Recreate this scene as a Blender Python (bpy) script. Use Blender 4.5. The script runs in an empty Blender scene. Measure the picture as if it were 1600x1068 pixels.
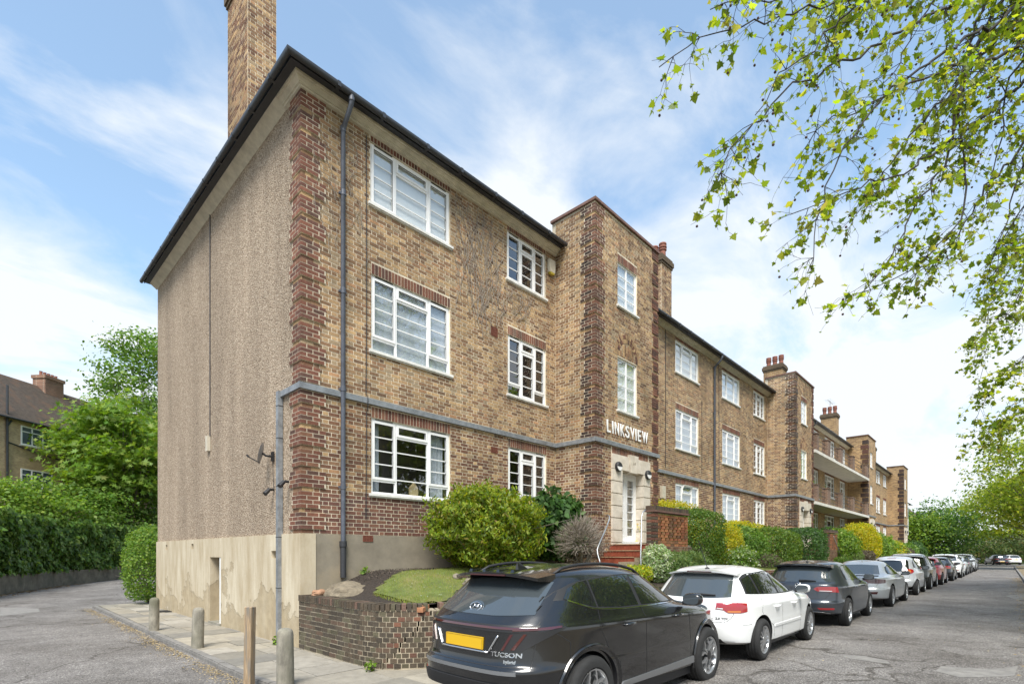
import bpy, bmesh, math, random
import numpy as np
from mathutils import Vector, Matrix, noise as mnoise
from mathutils.bvhtree import BVHTree

random.seed(7)
RNG = np.random.default_rng(7)
SC = bpy.context.scene
COL = SC.collection
R = math.radians

# ------------------------------------------------------------------ camera
# building frame: +X runs along the long front wall, +Y goes back into the block
FPX, CXP, CYP, EYE = 809.0, 800.0, 864.0, 1.75
TH = math.atan(770.0 / FPX)
FW = (math.cos(TH), math.sin(TH)); RT = (math.sin(TH), -math.cos(TH))
CAM = (-4.0816, -9.0462, EYE)
cd = bpy.data.cameras.new('camera'); cam = bpy.data.objects.new('camera', cd); COL.objects.link(cam)
cd.sensor_width = 36; cd.lens = FPX / 1600 * 36; cd.shift_y = (CYP - 534) / 1600.0
cd.clip_start = 0.05; cd.clip_end = 3000
cam.location = CAM
cam.rotation_euler = (R(90), 0, math.atan2(FW[1], FW[0]) - R(90))
SC.camera = cam

# ------------------------------------------------------------------ light
SUN_EL, SUN_AZ = R(56), math.atan2(-0.66, -0.75)      # direction towards the sun
w = bpy.data.worlds.new('World'); SC.world = w; w.use_nodes = True
nt = w.node_tree; nt.nodes.clear(); N = nt.nodes; L = nt.links
def wn(t, **k):
    n = N.new(t)
    for a, b in k.items(): setattr(n, a, b)
    return n
def wmath(op, a, b=None, clamp=False):
    n = wn('ShaderNodeMath', operation=op, use_clamp=clamp)
    for i, x in enumerate((a, b)):
        if x is None: continue
        if isinstance(x, (int, float)): n.inputs[i].default_value = x
        else: L.new(x, n.inputs[i])
    return n.outputs[0]
sky = wn('ShaderNodeTexSky', sky_type='NISHITA', sun_disc=False, sun_elevation=SUN_EL,
         sun_rotation=math.atan2(math.cos(SUN_AZ), math.sin(SUN_AZ)), air_density=1.0, dust_density=0.4, ozone_density=1.0)
tc = wn('ShaderNodeTexCoord'); sx = wn('ShaderNodeSeparateXYZ'); L.new(tc.outputs['Generated'], sx.inputs[0])
zc = wmath('MAXIMUM', sx.outputs[2], 0.0)
den = wmath('ADD', zc, 0.16)
cmb = wn('ShaderNodeCombineXYZ'); L.new(wmath('DIVIDE', sx.outputs[0], den), cmb.inputs[0]); L.new(wmath('DIVIDE', sx.outputs[1], den), cmb.inputs[1])
mp = wn('ShaderNodeMapping'); mp.inputs['Rotation'].default_value = (0, 0, R(20)); mp.inputs['Scale'].default_value = (0.85, 1.5, 1); mp.inputs['Location'].default_value = (3.1, 1.7, 0)
L.new(cmb.outputs[0], mp.inputs[0])
n1 = wn('ShaderNodeTexNoise'); n1.inputs['Scale'].default_value = 1.7; n1.inputs['Detail'].default_value = 9; n1.inputs['Roughness'].default_value = 0.58; n1.inputs['Distortion'].default_value = 0.5
L.new(mp.outputs[0], n1.inputs['Vector'])
n2 = wn('ShaderNodeTexNoise'); n2.inputs['Scale'].default_value = 0.5; n2.inputs['Detail'].default_value = 3
L.new(mp.outputs[0], n2.inputs['Vector'])
cl = wmath('ADD', wmath('MULTIPLY', n1.outputs[0], 0.62), wmath('MULTIPLY', n2.outputs[0], 0.38))
# more cloud towards the horizon
hz = wmath('POWER', wmath('SUBTRACT', 1.0, zc), 2.6)
thr = wmath('SUBTRACT', 0.488, wmath('MULTIPLY', hz, 0.30))
cov = wmath('MULTIPLY', wmath('SUBTRACT', cl, thr), 6.6, True)
cov = wmath('MULTIPLY', wmath('POWER', cov, 1.2), 0.93)
mx = wn('ShaderNodeMixRGB'); L.new(cov, mx.inputs[0]); L.new(sky.outputs[0], mx.inputs[1]); mx.inputs[2].default_value = (3.95, 4.12, 4.27, 1)
# thin veil over the blue
tint = wn('ShaderNodeMixRGB', blend_type='MULTIPLY'); tint.inputs[0].default_value = 1.0; L.new(sky.outputs[0], tint.inputs[1]); tint.inputs[2].default_value = (0.92, 1.10, 1.10, 1)
veil = wn('ShaderNodeMixRGB'); veil.inputs[0].default_value = 0.17; L.new(tint.outputs[0], veil.inputs[1]); veil.inputs[2].default_value = (4.3, 4.95, 5.45, 1)
L.new(veil.outputs[0], mx.inputs[1])
bg = wn('ShaderNodeBackground'); bg.inputs[1].default_value = 0.105; L.new(mx.outputs[0], bg.inputs[0])
wo = wn('ShaderNodeOutputWorld'); L.new(bg.outputs[0], wo.inputs[0])

sd = bpy.data.lights.new('sun', 'SUN'); sd.energy = 2.6; sd.angle = R(28); sd.color = (1.0, 0.95, 0.87)
so = bpy.data.objects.new('sun', sd); COL.objects.link(so)
sdir = Vector((math.cos(SUN_AZ) * math.cos(SUN_EL), math.sin(SUN_AZ) * math.cos(SUN_EL), math.sin(SUN_EL)))
so.rotation_euler = sdir.to_track_quat('Z', 'Y').to_euler(); so.location = (0, -20, 40)
SC.view_settings.view_transform = 'Standard'; SC.view_settings.look = 'None'
SC.view_settings.exposure = 1.28; SC.view_settings.gamma = 1; SC.view_settings.use_curve_mapping = False
SC.render.engine = 'CYCLES'
SC.cycles.max_bounces = 6; SC.cycles.transparent_max_bounces = 12
SC.cycles.use_denoising = True

# ------------------------------------------------------------------ helpers
def tag(o, label=None, cat=None, group=None, kind=None):
    if label: o['label'] = label
    if cat: o['category'] = cat
    if group: o['group'] = group
    if kind: o['kind'] = kind
    return o
def empty(name, loc=(0, 0, 0), label=None, cat=None, group=None, rz=0.0):
    o = bpy.data.objects.new(name, None); COL.objects.link(o); o.location = loc; o.rotation_euler = (0, 0, rz)
    o.empty_display_size = 0.1
    return tag(o, label, cat, group)
def link(name, me, parent=None, loc=None):
    o = bpy.data.objects.new(name, me); COL.objects.link(o)
    if parent is not None: o.parent = parent
    if loc is not None: o.location = loc
    return o
def at(px, py, t):      # photo direction at depth t -> world point
    a = (px - CXP) / FPX; b = (CYP - py) / FPX
    return Vector((CAM[0] + t * (FW[0] + RT[0] * a), CAM[1] + t * (FW[1] + RT[1] * a), EYE + t * b))

class MB:
    """collects polygons; build() links them as one mesh object"""
    def __init__(s): s.v = []; s.f = []; s.c = []; s.m = []; s.col = None; s.mi = 0
    def face(s, idx): s.f.append(idx); s.c.append(s.col); s.m.append(s.mi)
    def poly(s, pts):
        n = len(s.v); s.v += [tuple(p) for p in pts]; s.face(tuple(range(n, n + len(pts))))
    def box(s, a, b, skip=()):
        x0, y0, z0 = a; x1, y1, z1 = b; n = len(s.v)
        s.v += [(x0,y0,z0),(x1,y0,z0),(x1,y1,z0),(x0,y1,z0),(x0,y0,z1),(x1,y0,z1),(x1,y1,z1),(x0,y1,z1)]
        for k, q in (('-z',(0,3,2,1)),('+z',(4,5,6,7)),('-y',(0,1,5,4)),('+x',(1,2,6,5)),('+y',(2,3,7,6)),('-x',(3,0,4,7))):
            if k not in skip: s.face(tuple(n + i for i in q))
    def obox(s, o, ax, ay, az, a, b):
        """box in a local frame o + x*ax + y*ay + z*az"""
        n = len(s.v); o = Vector(o); ax = Vector(ax); ay = Vector(ay); az = Vector(az)
        for (x, y, z) in ((a[0],a[1],a[2]),(b[0],a[1],a[2]),(b[0],b[1],a[2]),(a[0],b[1],a[2]),(a[0],a[1],b[2]),(b[0],a[1],b[2]),(b[0],b[1],b[2]),(a[0],b[1],b[2])):
            s.v.append(tuple(o + ax * x + ay * y + az * z))
        fl = ax.cross(ay).dot(az) < 0
        for q in ((0,3,2,1),(4,5,6,7),(0,1,5,4),(1,2,6,5),(2,3,7,6),(3,0,4,7)):
            s.face(tuple(n + i for i in (q[::-1] if fl else q)))
    def tube(s, pts, rad, seg=8, cap=True):
        pts = [Vector(p) for p in pts]; rr = rad if isinstance(rad, (list, tuple)) else [rad] * len(pts)
        base = len(s.v); prev = None
        for i, p in enumerate(pts):
            t = (pts[min(i + 1, len(pts) - 1)] - pts[max(i - 1, 0)]).normalized()
            if prev is None: a = t.orthogonal().normalized()
            else: a = (prev - t * prev.dot(t)); a = a.normalized() if a.length > 1e-6 else t.orthogonal().normalized()
            prev = a; b = t.cross(a)
            for k in range(seg):
                an = 2 * math.pi * k / seg
                s.v.append(tuple(p + (a * math.cos(an) + b * math.sin(an)) * rr[i]))
        for i in range(len(pts) - 1):
            for k in range(seg):
                k2 = (k + 1) % seg
                s.face((base + i*seg + k, base + i*seg + k2, base + (i+1)*seg + k2, base + (i+1)*seg + k))
        if cap and seg > 2:
            s.face(tuple(base + k for k in range(seg))[::-1]); e = base + (len(pts) - 1) * seg
            s.face(tuple(e + k for k in range(seg)))
    def lathe(s, prof, seg=24, o=(0,0,0), axis='z', cap=True):
        base = len(s.v); o = Vector(o)
        for r, h in prof:
            for k in range(seg):
                a = 2 * math.pi * k / seg; c, q = r * math.cos(a), r * math.sin(a)
                p = {'z': (c, q, h), 'y': (c, h, -q), 'x': (h, c, q)}[axis]
                s.v.append(tuple(o + Vector(p)))
        for i in range(len(prof) - 1):
            for k in range(seg):
                k2 = (k + 1) % seg
                s.face((base + i*seg + k, base + i*seg + k2, base + (i+1)*seg + k2, base + (i+1)*seg + k))
        if cap:
            s.face(tuple(base + k for k in range(seg))[::-1]); e = base + (len(prof) - 1) * seg
            s.face(tuple(e + k for k in range(seg)))
    def prism(s, poly, o, ax, ay, az, depth):
        """extrude a 2-D polygon (in ax, ay) along az by depth"""
        o = Vector(o); ax = Vector(ax); ay = Vector(ay); az = Vector(az); n = len(s.v); k = len(poly)
        for d in (0, depth):
            for (a, b) in poly: s.v.append(tuple(o + ax * a + ay * b + az * d))
        s.face(tuple(n + i for i in range(k))[::-1]); s.face(tuple(n + k + i for i in range(k)))
        for i in range(k):
            j = (i + 1) % k; s.face((n + i, n + j, n + k + j, n + k + i))
    def mesh(s, name, mats=(), smooth=False, sharp=None):
        me = bpy.data.meshes.new(name); me.from_pydata(s.v, [], s.f)
        for m in (mats if isinstance(mats, (list, tuple)) else (mats,)): me.materials.append(m)
        if any(s.m): me.polygons.foreach_set('material_index', s.m)
        if any(c is not None for c in s.c):
            at_ = me.attributes.new('bc', 'FLOAT_COLOR', 'FACE')
            at_.data.foreach_set('color', np.array([(*(c or (0.5, 0.5, 0.5)), 1.0) for c in s.c], dtype=np.float32).ravel())
        if smooth:
            me.polygons.foreach_set('use_smooth', [True] * len(me.polygons))
            if sharp: me.set_sharp_from_angle(angle=R(sharp))
        me.update(); return me
    def build(s, name, mats, parent=None, smooth=False, sharp=None, fix=False):
        me = s.mesh(name, mats, smooth, sharp)
        if fix:
            bm = bmesh.new(); bm.from_mesh(me); bmesh.ops.recalc_face_normals(bm, faces=bm.faces); bm.to_mesh(me); bm.free()
        return link(name, me, parent)

# ------------------------------------------------------------------ materials
def newmat(name):
    m = bpy.data.materials.new(name); m.use_nodes = True
    b = m.node_tree.nodes['Principled BSDF']; return m, m.node_tree, b
def pmat(name, col, rough=0.7, metal=0.0, var=0.0, scale=6.0, bump=0.0, bscale=60.0, spec=0.5, attr=False, coat=0.0, hue=None, detail=4, varcol=None, bdist=0.01, stretch=None, big=None):
    """procedural surface: base colour with two-scale noise variation and fine relief"""
    m, t, b = newmat(name); ns, ls = t.nodes, t.links
    b.inputs['Roughness'].default_value = rough; b.inputs['Metallic'].default_value = metal
    b.inputs['Specular IOR Level'].default_value = spec
    if coat: b.inputs['Coat Weight'].default_value = coat; b.inputs['Coat Roughness'].default_value = 0.03
    geo = ns.new('ShaderNodeNewGeometry'); vec = geo.outputs['Position']
    if stretch:
        mpp = ns.new('ShaderNodeMapping'); mpp.inputs['Scale'].default_value = stretch; ls.new(vec, mpp.inputs[0]); vec = mpp.outputs[0]
    if attr:
        a = ns.new('ShaderNodeAttribute'); a.attribute_name = 'bc'; base = a.outputs['Color']
    else:
        c = ns.new('ShaderNodeRGB'); c.outputs[0].default_value = (*col, 1); base = c.outputs[0]
    if var > 0:
        n = ns.new('ShaderNodeTexNoise'); n.inputs['Scale'].default_value = scale; n.inputs['Detail'].default_value = detail; n.inputs['Roughness'].default_value = 0.65
        ls.new(vec, n.inputs['Vector'])
        mr = ns.new('ShaderNodeMapRange'); mr.inputs[1].default_value = 0.3; mr.inputs[2].default_value = 0.7; mr.inputs[3].default_value = 1 - var; mr.inputs[4].default_value = 1 + var
        ls.new(n.outputs[0], mr.inputs[0])
        mu = ns.new('ShaderNodeVectorMath'); mu.operation = 'SCALE'; ls.new(base, mu.inputs[0]); ls.new(mr.outputs[0], mu.inputs['Scale']); base = mu.outputs[0]
        if varcol:
            n3 = ns.new('ShaderNodeTexNoise'); n3.inputs['Scale'].default_value = scale * 0.37; n3.inputs['Detail'].default_value = 5; ls.new(vec, n3.inputs['Vector'])
            r3 = ns.new('ShaderNodeMapRange'); r3.inputs[1].default_value = 0.5; r3.inputs[2].default_value = 0.68; ls.new(n3.outputs[0], r3.inputs[0])
            m3 = ns.new('ShaderNodeMixRGB'); ls.new(r3.outputs[0], m3.inputs[0]); ls.new(base, m3.inputs[1]); m3.inputs[2].default_value = (*varcol, 1); base = m3.outputs[0]
    if big:
        nb_ = ns.new('ShaderNodeTexNoise'); nb_.inputs['Scale'].default_value = 1.0; nb_.inputs['Detail'].default_value = 6; nb_.inputs['Roughness'].default_value = 0.62
        mb_ = ns.new('ShaderNodeMapping'); mb_.inputs['Scale'].default_value = big[0]; ls.new(geo.outputs['Position'], mb_.inputs[0]); ls.new(mb_.outputs[0], nb_.inputs['Vector'])
        rb_ = ns.new('ShaderNodeMapRange'); rb_.inputs[1].default_value = 0.32; rb_.inputs[2].default_value = 0.62; rb_.inputs[3].default_value = 1 - big[1]; rb_.inputs[4].default_value = 1 + big[1] * 0.5; ls.new(nb_.outputs[0], rb_.inputs[0])
        mu2 = ns.new('ShaderNodeVectorMath'); mu2.operation = 'SCALE'; ls.new(base, mu2.inputs[0]); ls.new(rb_.outputs[0], mu2.inputs['Scale']); base = mu2.outputs[0]
    ls.new(base, b.inputs['Base Color'])
    if bump > 0:
        n2 = ns.new('ShaderNodeTexNoise'); n2.inputs['Scale'].default_value = bscale; n2.inputs['Detail'].default_value = 5; n2.inputs['Roughness'].default_value = 0.7; ls.new(vec, n2.inputs['Vector'])
        bp = ns.new('ShaderNodeBump'); bp.inputs['Strength'].default_value = bump; bp.inputs['Distance'].default_value = bdist; ls.new(n2.outputs[0], bp.inputs['Height']); ls.new(bp.outputs[0], b.inputs['Normal'])
    return m
def glassmat(name, tint=(0.86, 0.89, 0.89), base=0.15):
    """architectural pane: fresnel mirror over a clear tinted sheet, slightly wavy"""
    m, t, b = newmat(name); ns, ls = t.nodes, t.links; ns.remove(b)
    tr = ns.new('ShaderNodeBsdfTransparent'); tr.inputs[0].default_value = (*tint, 1)
    gl = ns.new('ShaderNodeBsdfGlossy'); gl.inputs['Roughness'].default_value = 0.015; gl.inputs[0].default_value = (0.95, 0.97, 1, 1)
    lw_ = ns.new('ShaderNodeLayerWeight'); fr = ns.new('ShaderNodeMath'); fr.operation = 'POWER'; fr.inputs[1].default_value = 3.0; ls.new(lw_.outputs['Facing'], fr.inputs[0])
    mr = ns.new('ShaderNodeMath'); mr.operation = 'MULTIPLY_ADD'; mr.use_clamp = True; mr.inputs[1].default_value = 0.85; mr.inputs[2].default_value = base; ls.new(fr.outputs[0], mr.inputs[0])
    no = ns.new('ShaderNodeTexNoise'); no.inputs['Scale'].default_value = 2.2; no.inputs['Detail'].default_value = 1
    ge = ns.new('ShaderNodeNewGeometry'); ls.new(ge.outputs['Position'], no.inputs['Vector'])
    bp = ns.new('ShaderNodeBump'); bp.inputs['Strength'].default_value = 0.10; bp.inputs['Distance'].default_value = 0.02; ls.new(no.outputs[0], bp.inputs['Height']); ls.new(bp.outputs[0], gl.inputs['Normal'])
    mi = ns.new('ShaderNodeMixShader'); ls.new(mr.outputs[0], mi.inputs[0]); ls.new(tr.outputs[0], mi.inputs[1]); ls.new(gl.outputs[0], mi.inputs[2])
    ls.new(mi.outputs[0], ns['Material Output'].inputs[0]); return m
def leafmat(name, trans=0.45, rough=0.5):
    m, t, b = newmat(name); ns, ls = t.nodes, t.links
    a = ns.new('ShaderNodeAttribute'); a.attribute_name = 'bc'
    b.inputs['Roughness'].default_value = rough; b.inputs['Specular IOR Level'].default_value = 0.35
    ls.new(a.outputs['Color'], b.inputs['Base Color'])
    tl = ns.new('ShaderNodeBsdfTranslucent')
    hs = ns.new('ShaderNodeHueSaturation'); hs.inputs['Hue'].default_value = 0.49; hs.inputs['Saturation'].default_value = 1.1; hs.inputs['Value'].default_value = 1.5; ls.new(a.outputs['Color'], hs.inputs['Color']); ls.new(hs.outputs[0], tl.inputs[0])
    mi = ns.new('ShaderNodeMixShader'); mi.inputs[0].default_value = trans; ls.new(b.outputs[0], mi.inputs[1]); ls.new(tl.outputs[0], mi.inputs[2])
    ls.new(mi.outputs[0], ns['Material Output'].inputs[0]); return m

M = {}
M['brick'] = pmat('brick', (0.3, 0.2, 0.1), 0.85, var=0.22, scale=28, bump=0.5, bscale=170, attr=True, spec=0.25, big=((1.1, 1.1, 0.45), 0.26))
M['mortar'] = pmat('mortar', (0.64, 0.56, 0.43), 0.95, var=0.15, scale=9, bump=0.4, bscale=150, spec=0.1, big=((1.1, 1.1, 0.45), 0.36))
M['mortar_dark'] = pmat('mortar_dark', (0.36, 0.31, 0.23), 0.95, var=0.35, scale=5, bump=0.5, bscale=120, spec=0.1)
M['mortar_brown'] = pmat('mortar_brown', (0.33, 0.27, 0.19), 0.95, var=0.25, scale=7, bump=0.4, bscale=150, spec=0.1)
M['upvc'] = pmat('white_upvc', (0.82, 0.82, 0.81), 0.35, var=0.05, scale=3)
M['sill'] = pmat('sill_paint', (0.70, 0.69, 0.65), 0.55, var=0.15, scale=10)
M['gasket'] = pmat('black_gasket', (0.03, 0.03, 0.03), 0.6)
M['glass'] = glassmat('window_glass')
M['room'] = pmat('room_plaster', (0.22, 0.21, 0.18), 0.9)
M['blind'] = pmat('white_blind', (0.85, 0.86, 0.86), 0.8)
M['net'] = pmat('net_curtain', (0.62, 0.66, 0.72), 0.9, var=0.10, scale=9, stretch=(1, 1, 0.04))
M['gutter'] = pmat('black_gutter', (0.035, 0.037, 0.042), 0.42, var=0.2, scale=4, spec=0.5)
M['pipe'] = pmat('grey_pipe', (0.085, 0.095, 0.12), 0.45, var=0.3, scale=5)
M['zinc'] = pmat('zinc_flashing', (0.25, 0.265, 0.28), 0.5, metal=0.35, var=0.28, scale=7, bump=0.1, bscale=30)
M['cream'] = pmat('cream_paint', (0.52, 0.475, 0.38), 0.7, var=0.2, scale=5, bump=0.15, bscale=40)
M['stone'] = pmat('pale_stone', (0.60, 0.54, 0.45), 0.8, var=0.12, scale=7, bump=0.2, bscale=60, varcol=(0.50, 0.44, 0.35))
M['tile_red'] = pmat('red_quarry_tile', (0.24, 0.065, 0.035), 0.5, var=0.25, scale=9)
M['nosing'] = pmat('worn_nosing', (0.42, 0.29, 0.17), 0.7, var=0.2, scale=12)
M['coping'] = pmat('brown_coping', (0.155, 0.085, 0.065), 0.75, var=0.25, scale=6)
M['black'] = pmat('black_plastic', (0.02, 0.02, 0.022), 0.5)
M['steel'] = pmat('galvanised_steel', (0.42, 0.43, 0.44), 0.4, metal=0.8, var=0.2, scale=20)
M['white'] = pmat('white_paint', (0.8, 0.8, 0.78), 0.5, var=0.04, scale=5)
M['concrete'] = pmat('grey_concrete', (0.27, 0.25, 0.21), 0.9, var=0.28, scale=7, bump=0.5, bscale=70, varcol=(0.20, 0.19, 0.14))
M['soil'] = pmat('dark_soil', (0.045, 0.033, 0.024), 0.95, var=0.5, scale=25, bump=1.0, bscale=40, bdist=0.05)
M['rock'] = pmat('rockery_stone', (0.22, 0.19, 0.14), 0.9, var=0.3, scale=10, bump=0.6, bscale=30, bdist=0.03)
M['wood'] = pmat('weathered_wood', (0.30, 0.215, 0.13), 0.85, var=0.4, scale=14, bump=0.4, bscale=30, stretch=(4, 4, 0.35), varcol=(0.17, 0.16, 0.14))
M['bark'] = pmat('bark', (0.13, 0.11, 0.085), 0.9, var=0.35, scale=8, bump=0.6, bscale=25, bdist=0.03)
M['twig'] = pmat('dark_twig', (0.035, 0.03, 0.028), 0.8, var=0.2, scale=12)
M['vine'] = pmat('dry_vine', (0.27, 0.23, 0.19), 0.9, var=0.3, scale=20)
M['leaf'] = leafmat('leaf')
M['plane_leaf'] = leafmat('plane_leaf', 0.55, 0.45)
M['grass'] = leafmat('grass_blade', 0.3, 0.6)
M['slate'] = pmat('roof_tile', (0.085, 0.065, 0.05), 0.85, var=0.3, scale=4, bump=0.3, bscale=40, varcol=(0.12, 0.075, 0.05))
M['redroof'] = pmat('red_roof_tile', (0.12, 0.065, 0.05), 0.85, var=0.25, scale=5, bump=0.3, bscale=40)
M['roof'] = pmat('roof_felt', (0.07, 0.07, 0.075), 0.9, var=0.2, scale=3)
M['terracotta'] = pmat('terracotta', (0.24, 0.095, 0.065), 0.8, var=0.25, scale=12)
M['kerb'] = pmat('granite_kerb', (0.19, 0.18, 0.165), 0.9, var=0.3, scale=9, bump=0.4, bscale=80)
M['far_brick'] = None

def pebbledash():
    m, t, b = newmat('pebbledash'); ns, ls = t.nodes, t.links
    b.inputs['Roughness'].default_value = 0.95; b.inputs['Specular IOR Level'].default_value = 0.15
    g = ns.new('ShaderNodeNewGeometry')
    v = ns.new('ShaderNodeTexVoronoi'); v.inputs['Scale'].default_value = 58; ls.new(g.outputs['Position'], v.inputs['Vector'])
    rp = ns.new('ShaderNodeValToRGB'); e = rp.color_ramp.elements
    e[0].position = 0.0; e[0].color = (0.12, 0.088, 0.06, 1); e[1].position = 1.0; e[1].color = (0.54, 0.455, 0.355, 1)
    for p, c in ((0.22, (0.275, 0.21, 0.15)), (0.5, (0.345, 0.27, 0.20)), (0.8, (0.41, 0.33, 0.25))):
        k = e.new(p); k.color = (*c, 1)
    sp = ns.new('ShaderNodeSeparateColor'); ls.new(v.outputs['Color'], sp.inputs[0]); ls.new(sp.outputs[0], rp.inputs[0])
    n = ns.new('ShaderNodeTexNoise'); n.inputs['Scale'].default_value = 0.55; n.inputs['Detail'].default_value = 6; n.inputs['Roughness'].default_value = 0.6
    mp_ = ns.new('ShaderNodeMapping'); mp_.inputs['Scale'].default_value = (1, 2.2, 0.35); ls.new(g.outputs['Position'], mp_.inputs[0]); ls.new(mp_.outputs[0], n.inputs['Vector'])
    mr = ns.new('ShaderNodeMapRange'); mr.inputs[1].default_value = 0.3; mr.inputs[2].default_value = 0.7; mr.inputs[3].default_value = 0.86; mr.inputs[4].default_value = 1.30; ls.new(n.outputs[0], mr.inputs[0])
    mu = ns.new('ShaderNodeVectorMath'); mu.operation = 'SCALE'; ls.new(rp.outputs[0], mu.inputs[0]); ls.new(mr.outputs[0], mu.inputs['Scale']); ls.new(mu.outputs[0], b.inputs['Base Color'])
    bp = ns.new('ShaderNodeBump'); bp.inputs['Strength'].default_value = 0.9; bp.inputs['Distance'].default_value = 0.02; bp.invert = True; ls.new(v.outputs['Distance'], bp.inputs['Height']); ls.new(bp.outputs[0], b.inputs['Normal'])
    return m
M['pebble'] = pebbledash()

def stained_render():
    """cream painted render with peeled patches low down, each with its own ragged outline"""
    m, t, b = newmat('stained_render'); ns, ls = t.nodes, t.links
    b.inputs['Roughness'].default_value = 0.85; b.inputs['Specular IOR Level'].default_value = 0.2
    g = ns.new('ShaderNodeNewGeometry'); s = ns.new('ShaderNodeSeparateXYZ'); ls.new(g.outputs['Position'], s.inputs[0])
    def noise(sc, det, rough=0.6, stretch=None):
        n = ns.new('ShaderNodeTexNoise'); n.inputs['Scale'].default_value = sc; n.inputs['Detail'].default_value = det; n.inputs['Roughness'].default_value = rough
        if stretch:
            q = ns.new('ShaderNodeMapping'); q.inputs['Scale'].default_value = stretch; ls.new(g.outputs['Position'], q.inputs[0]); ls.new(q.outputs[0], n.inputs['Vector'])
        else: ls.new(g.outputs['Position'], n.inputs['Vector'])
        return n.outputs[0]
    def mth(op, a, c, cl=False):
        n = ns.new('ShaderNodeMath'); n.operation = op; n.use_clamp = cl
        for i, x in enumerate((a, c)):
            if isinstance(x, (int, float)): n.inputs[i].default_value = x
            else: ls.new(x, n.inputs[i])
        return n.outputs[0]
    def mix(f, a, c):
        n = ns.new('ShaderNodeMixRGB')
        for i, x in enumerate((f, a, c)):
            if isinstance(x, tuple): n.inputs[i].default_value = (*x, 1)
            elif isinstance(x, (int, float)): n.inputs[i].default_value = x
            else: ls.new(x, n.inputs[i])
        return n.outputs[0]
    streak = noise(2.2, 6, 0.65, (1, 1.4, 0.3))
    base = mix(mth('MULTIPLY', mth('SUBTRACT', streak, 0.36), 3.0, True), (0.41, 0.335, 0.225), (0.59, 0.525, 0.40))
    fine = noise(14, 5)
    base = mix(mth('MULTIPLY', mth('SUBTRACT', fine, 0.55), 2.0, True), base, (0.47, 0.38, 0.24))
    # peeled zone: height limit wanders with noise
    lim = mth('ADD', mth('MULTIPLY', noise(0.95, 7, 0.62), 4.6), -1.62)
    d = mth('SUBTRACT', lim, s.outputs[2])
    peel = mth('MULTIPLY', d, 14.0, True)
    edge = mth('MULTIPLY', mth('SUBTRACT', 1.0, mth('MULTIPLY', mth('ABSOLUTE', d, 0), 22.0, True)), 0.75)
    pc = mix(mth('MULTIPLY', mth('SUBTRACT', noise(5, 5), 0.42), 4.0, True), (0.30, 0.235, 0.145), (0.41, 0.33, 0.21))
    base = mix(mth('MULTIPLY', peel, 0.62), base, pc)
    base = mix(edge, base, (0.20, 0.155, 0.095))
    ls.new(base, b.inputs['Base Color'])
    bp = ns.new('ShaderNodeBump'); bp.inputs['Strength'].default_value = 0.5; bp.inputs['Distance'].default_value = 0.02
    ls.new(mth('ADD', mth('MULTIPLY', fine, 0.4), mth('MULTIPLY', peel, -0.35)), bp.inputs['Height']); ls.new(bp.outputs[0], b.inputs['Normal'])
    return m
M['render'] = stained_render()
M['cement'] = pmat('grey_cement', (0.235, 0.205, 0.155), 0.9, var=0.22, scale=2.5, bump=0.35, bscale=50, varcol=(0.33, 0.27, 0.18), detail=8)

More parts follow.
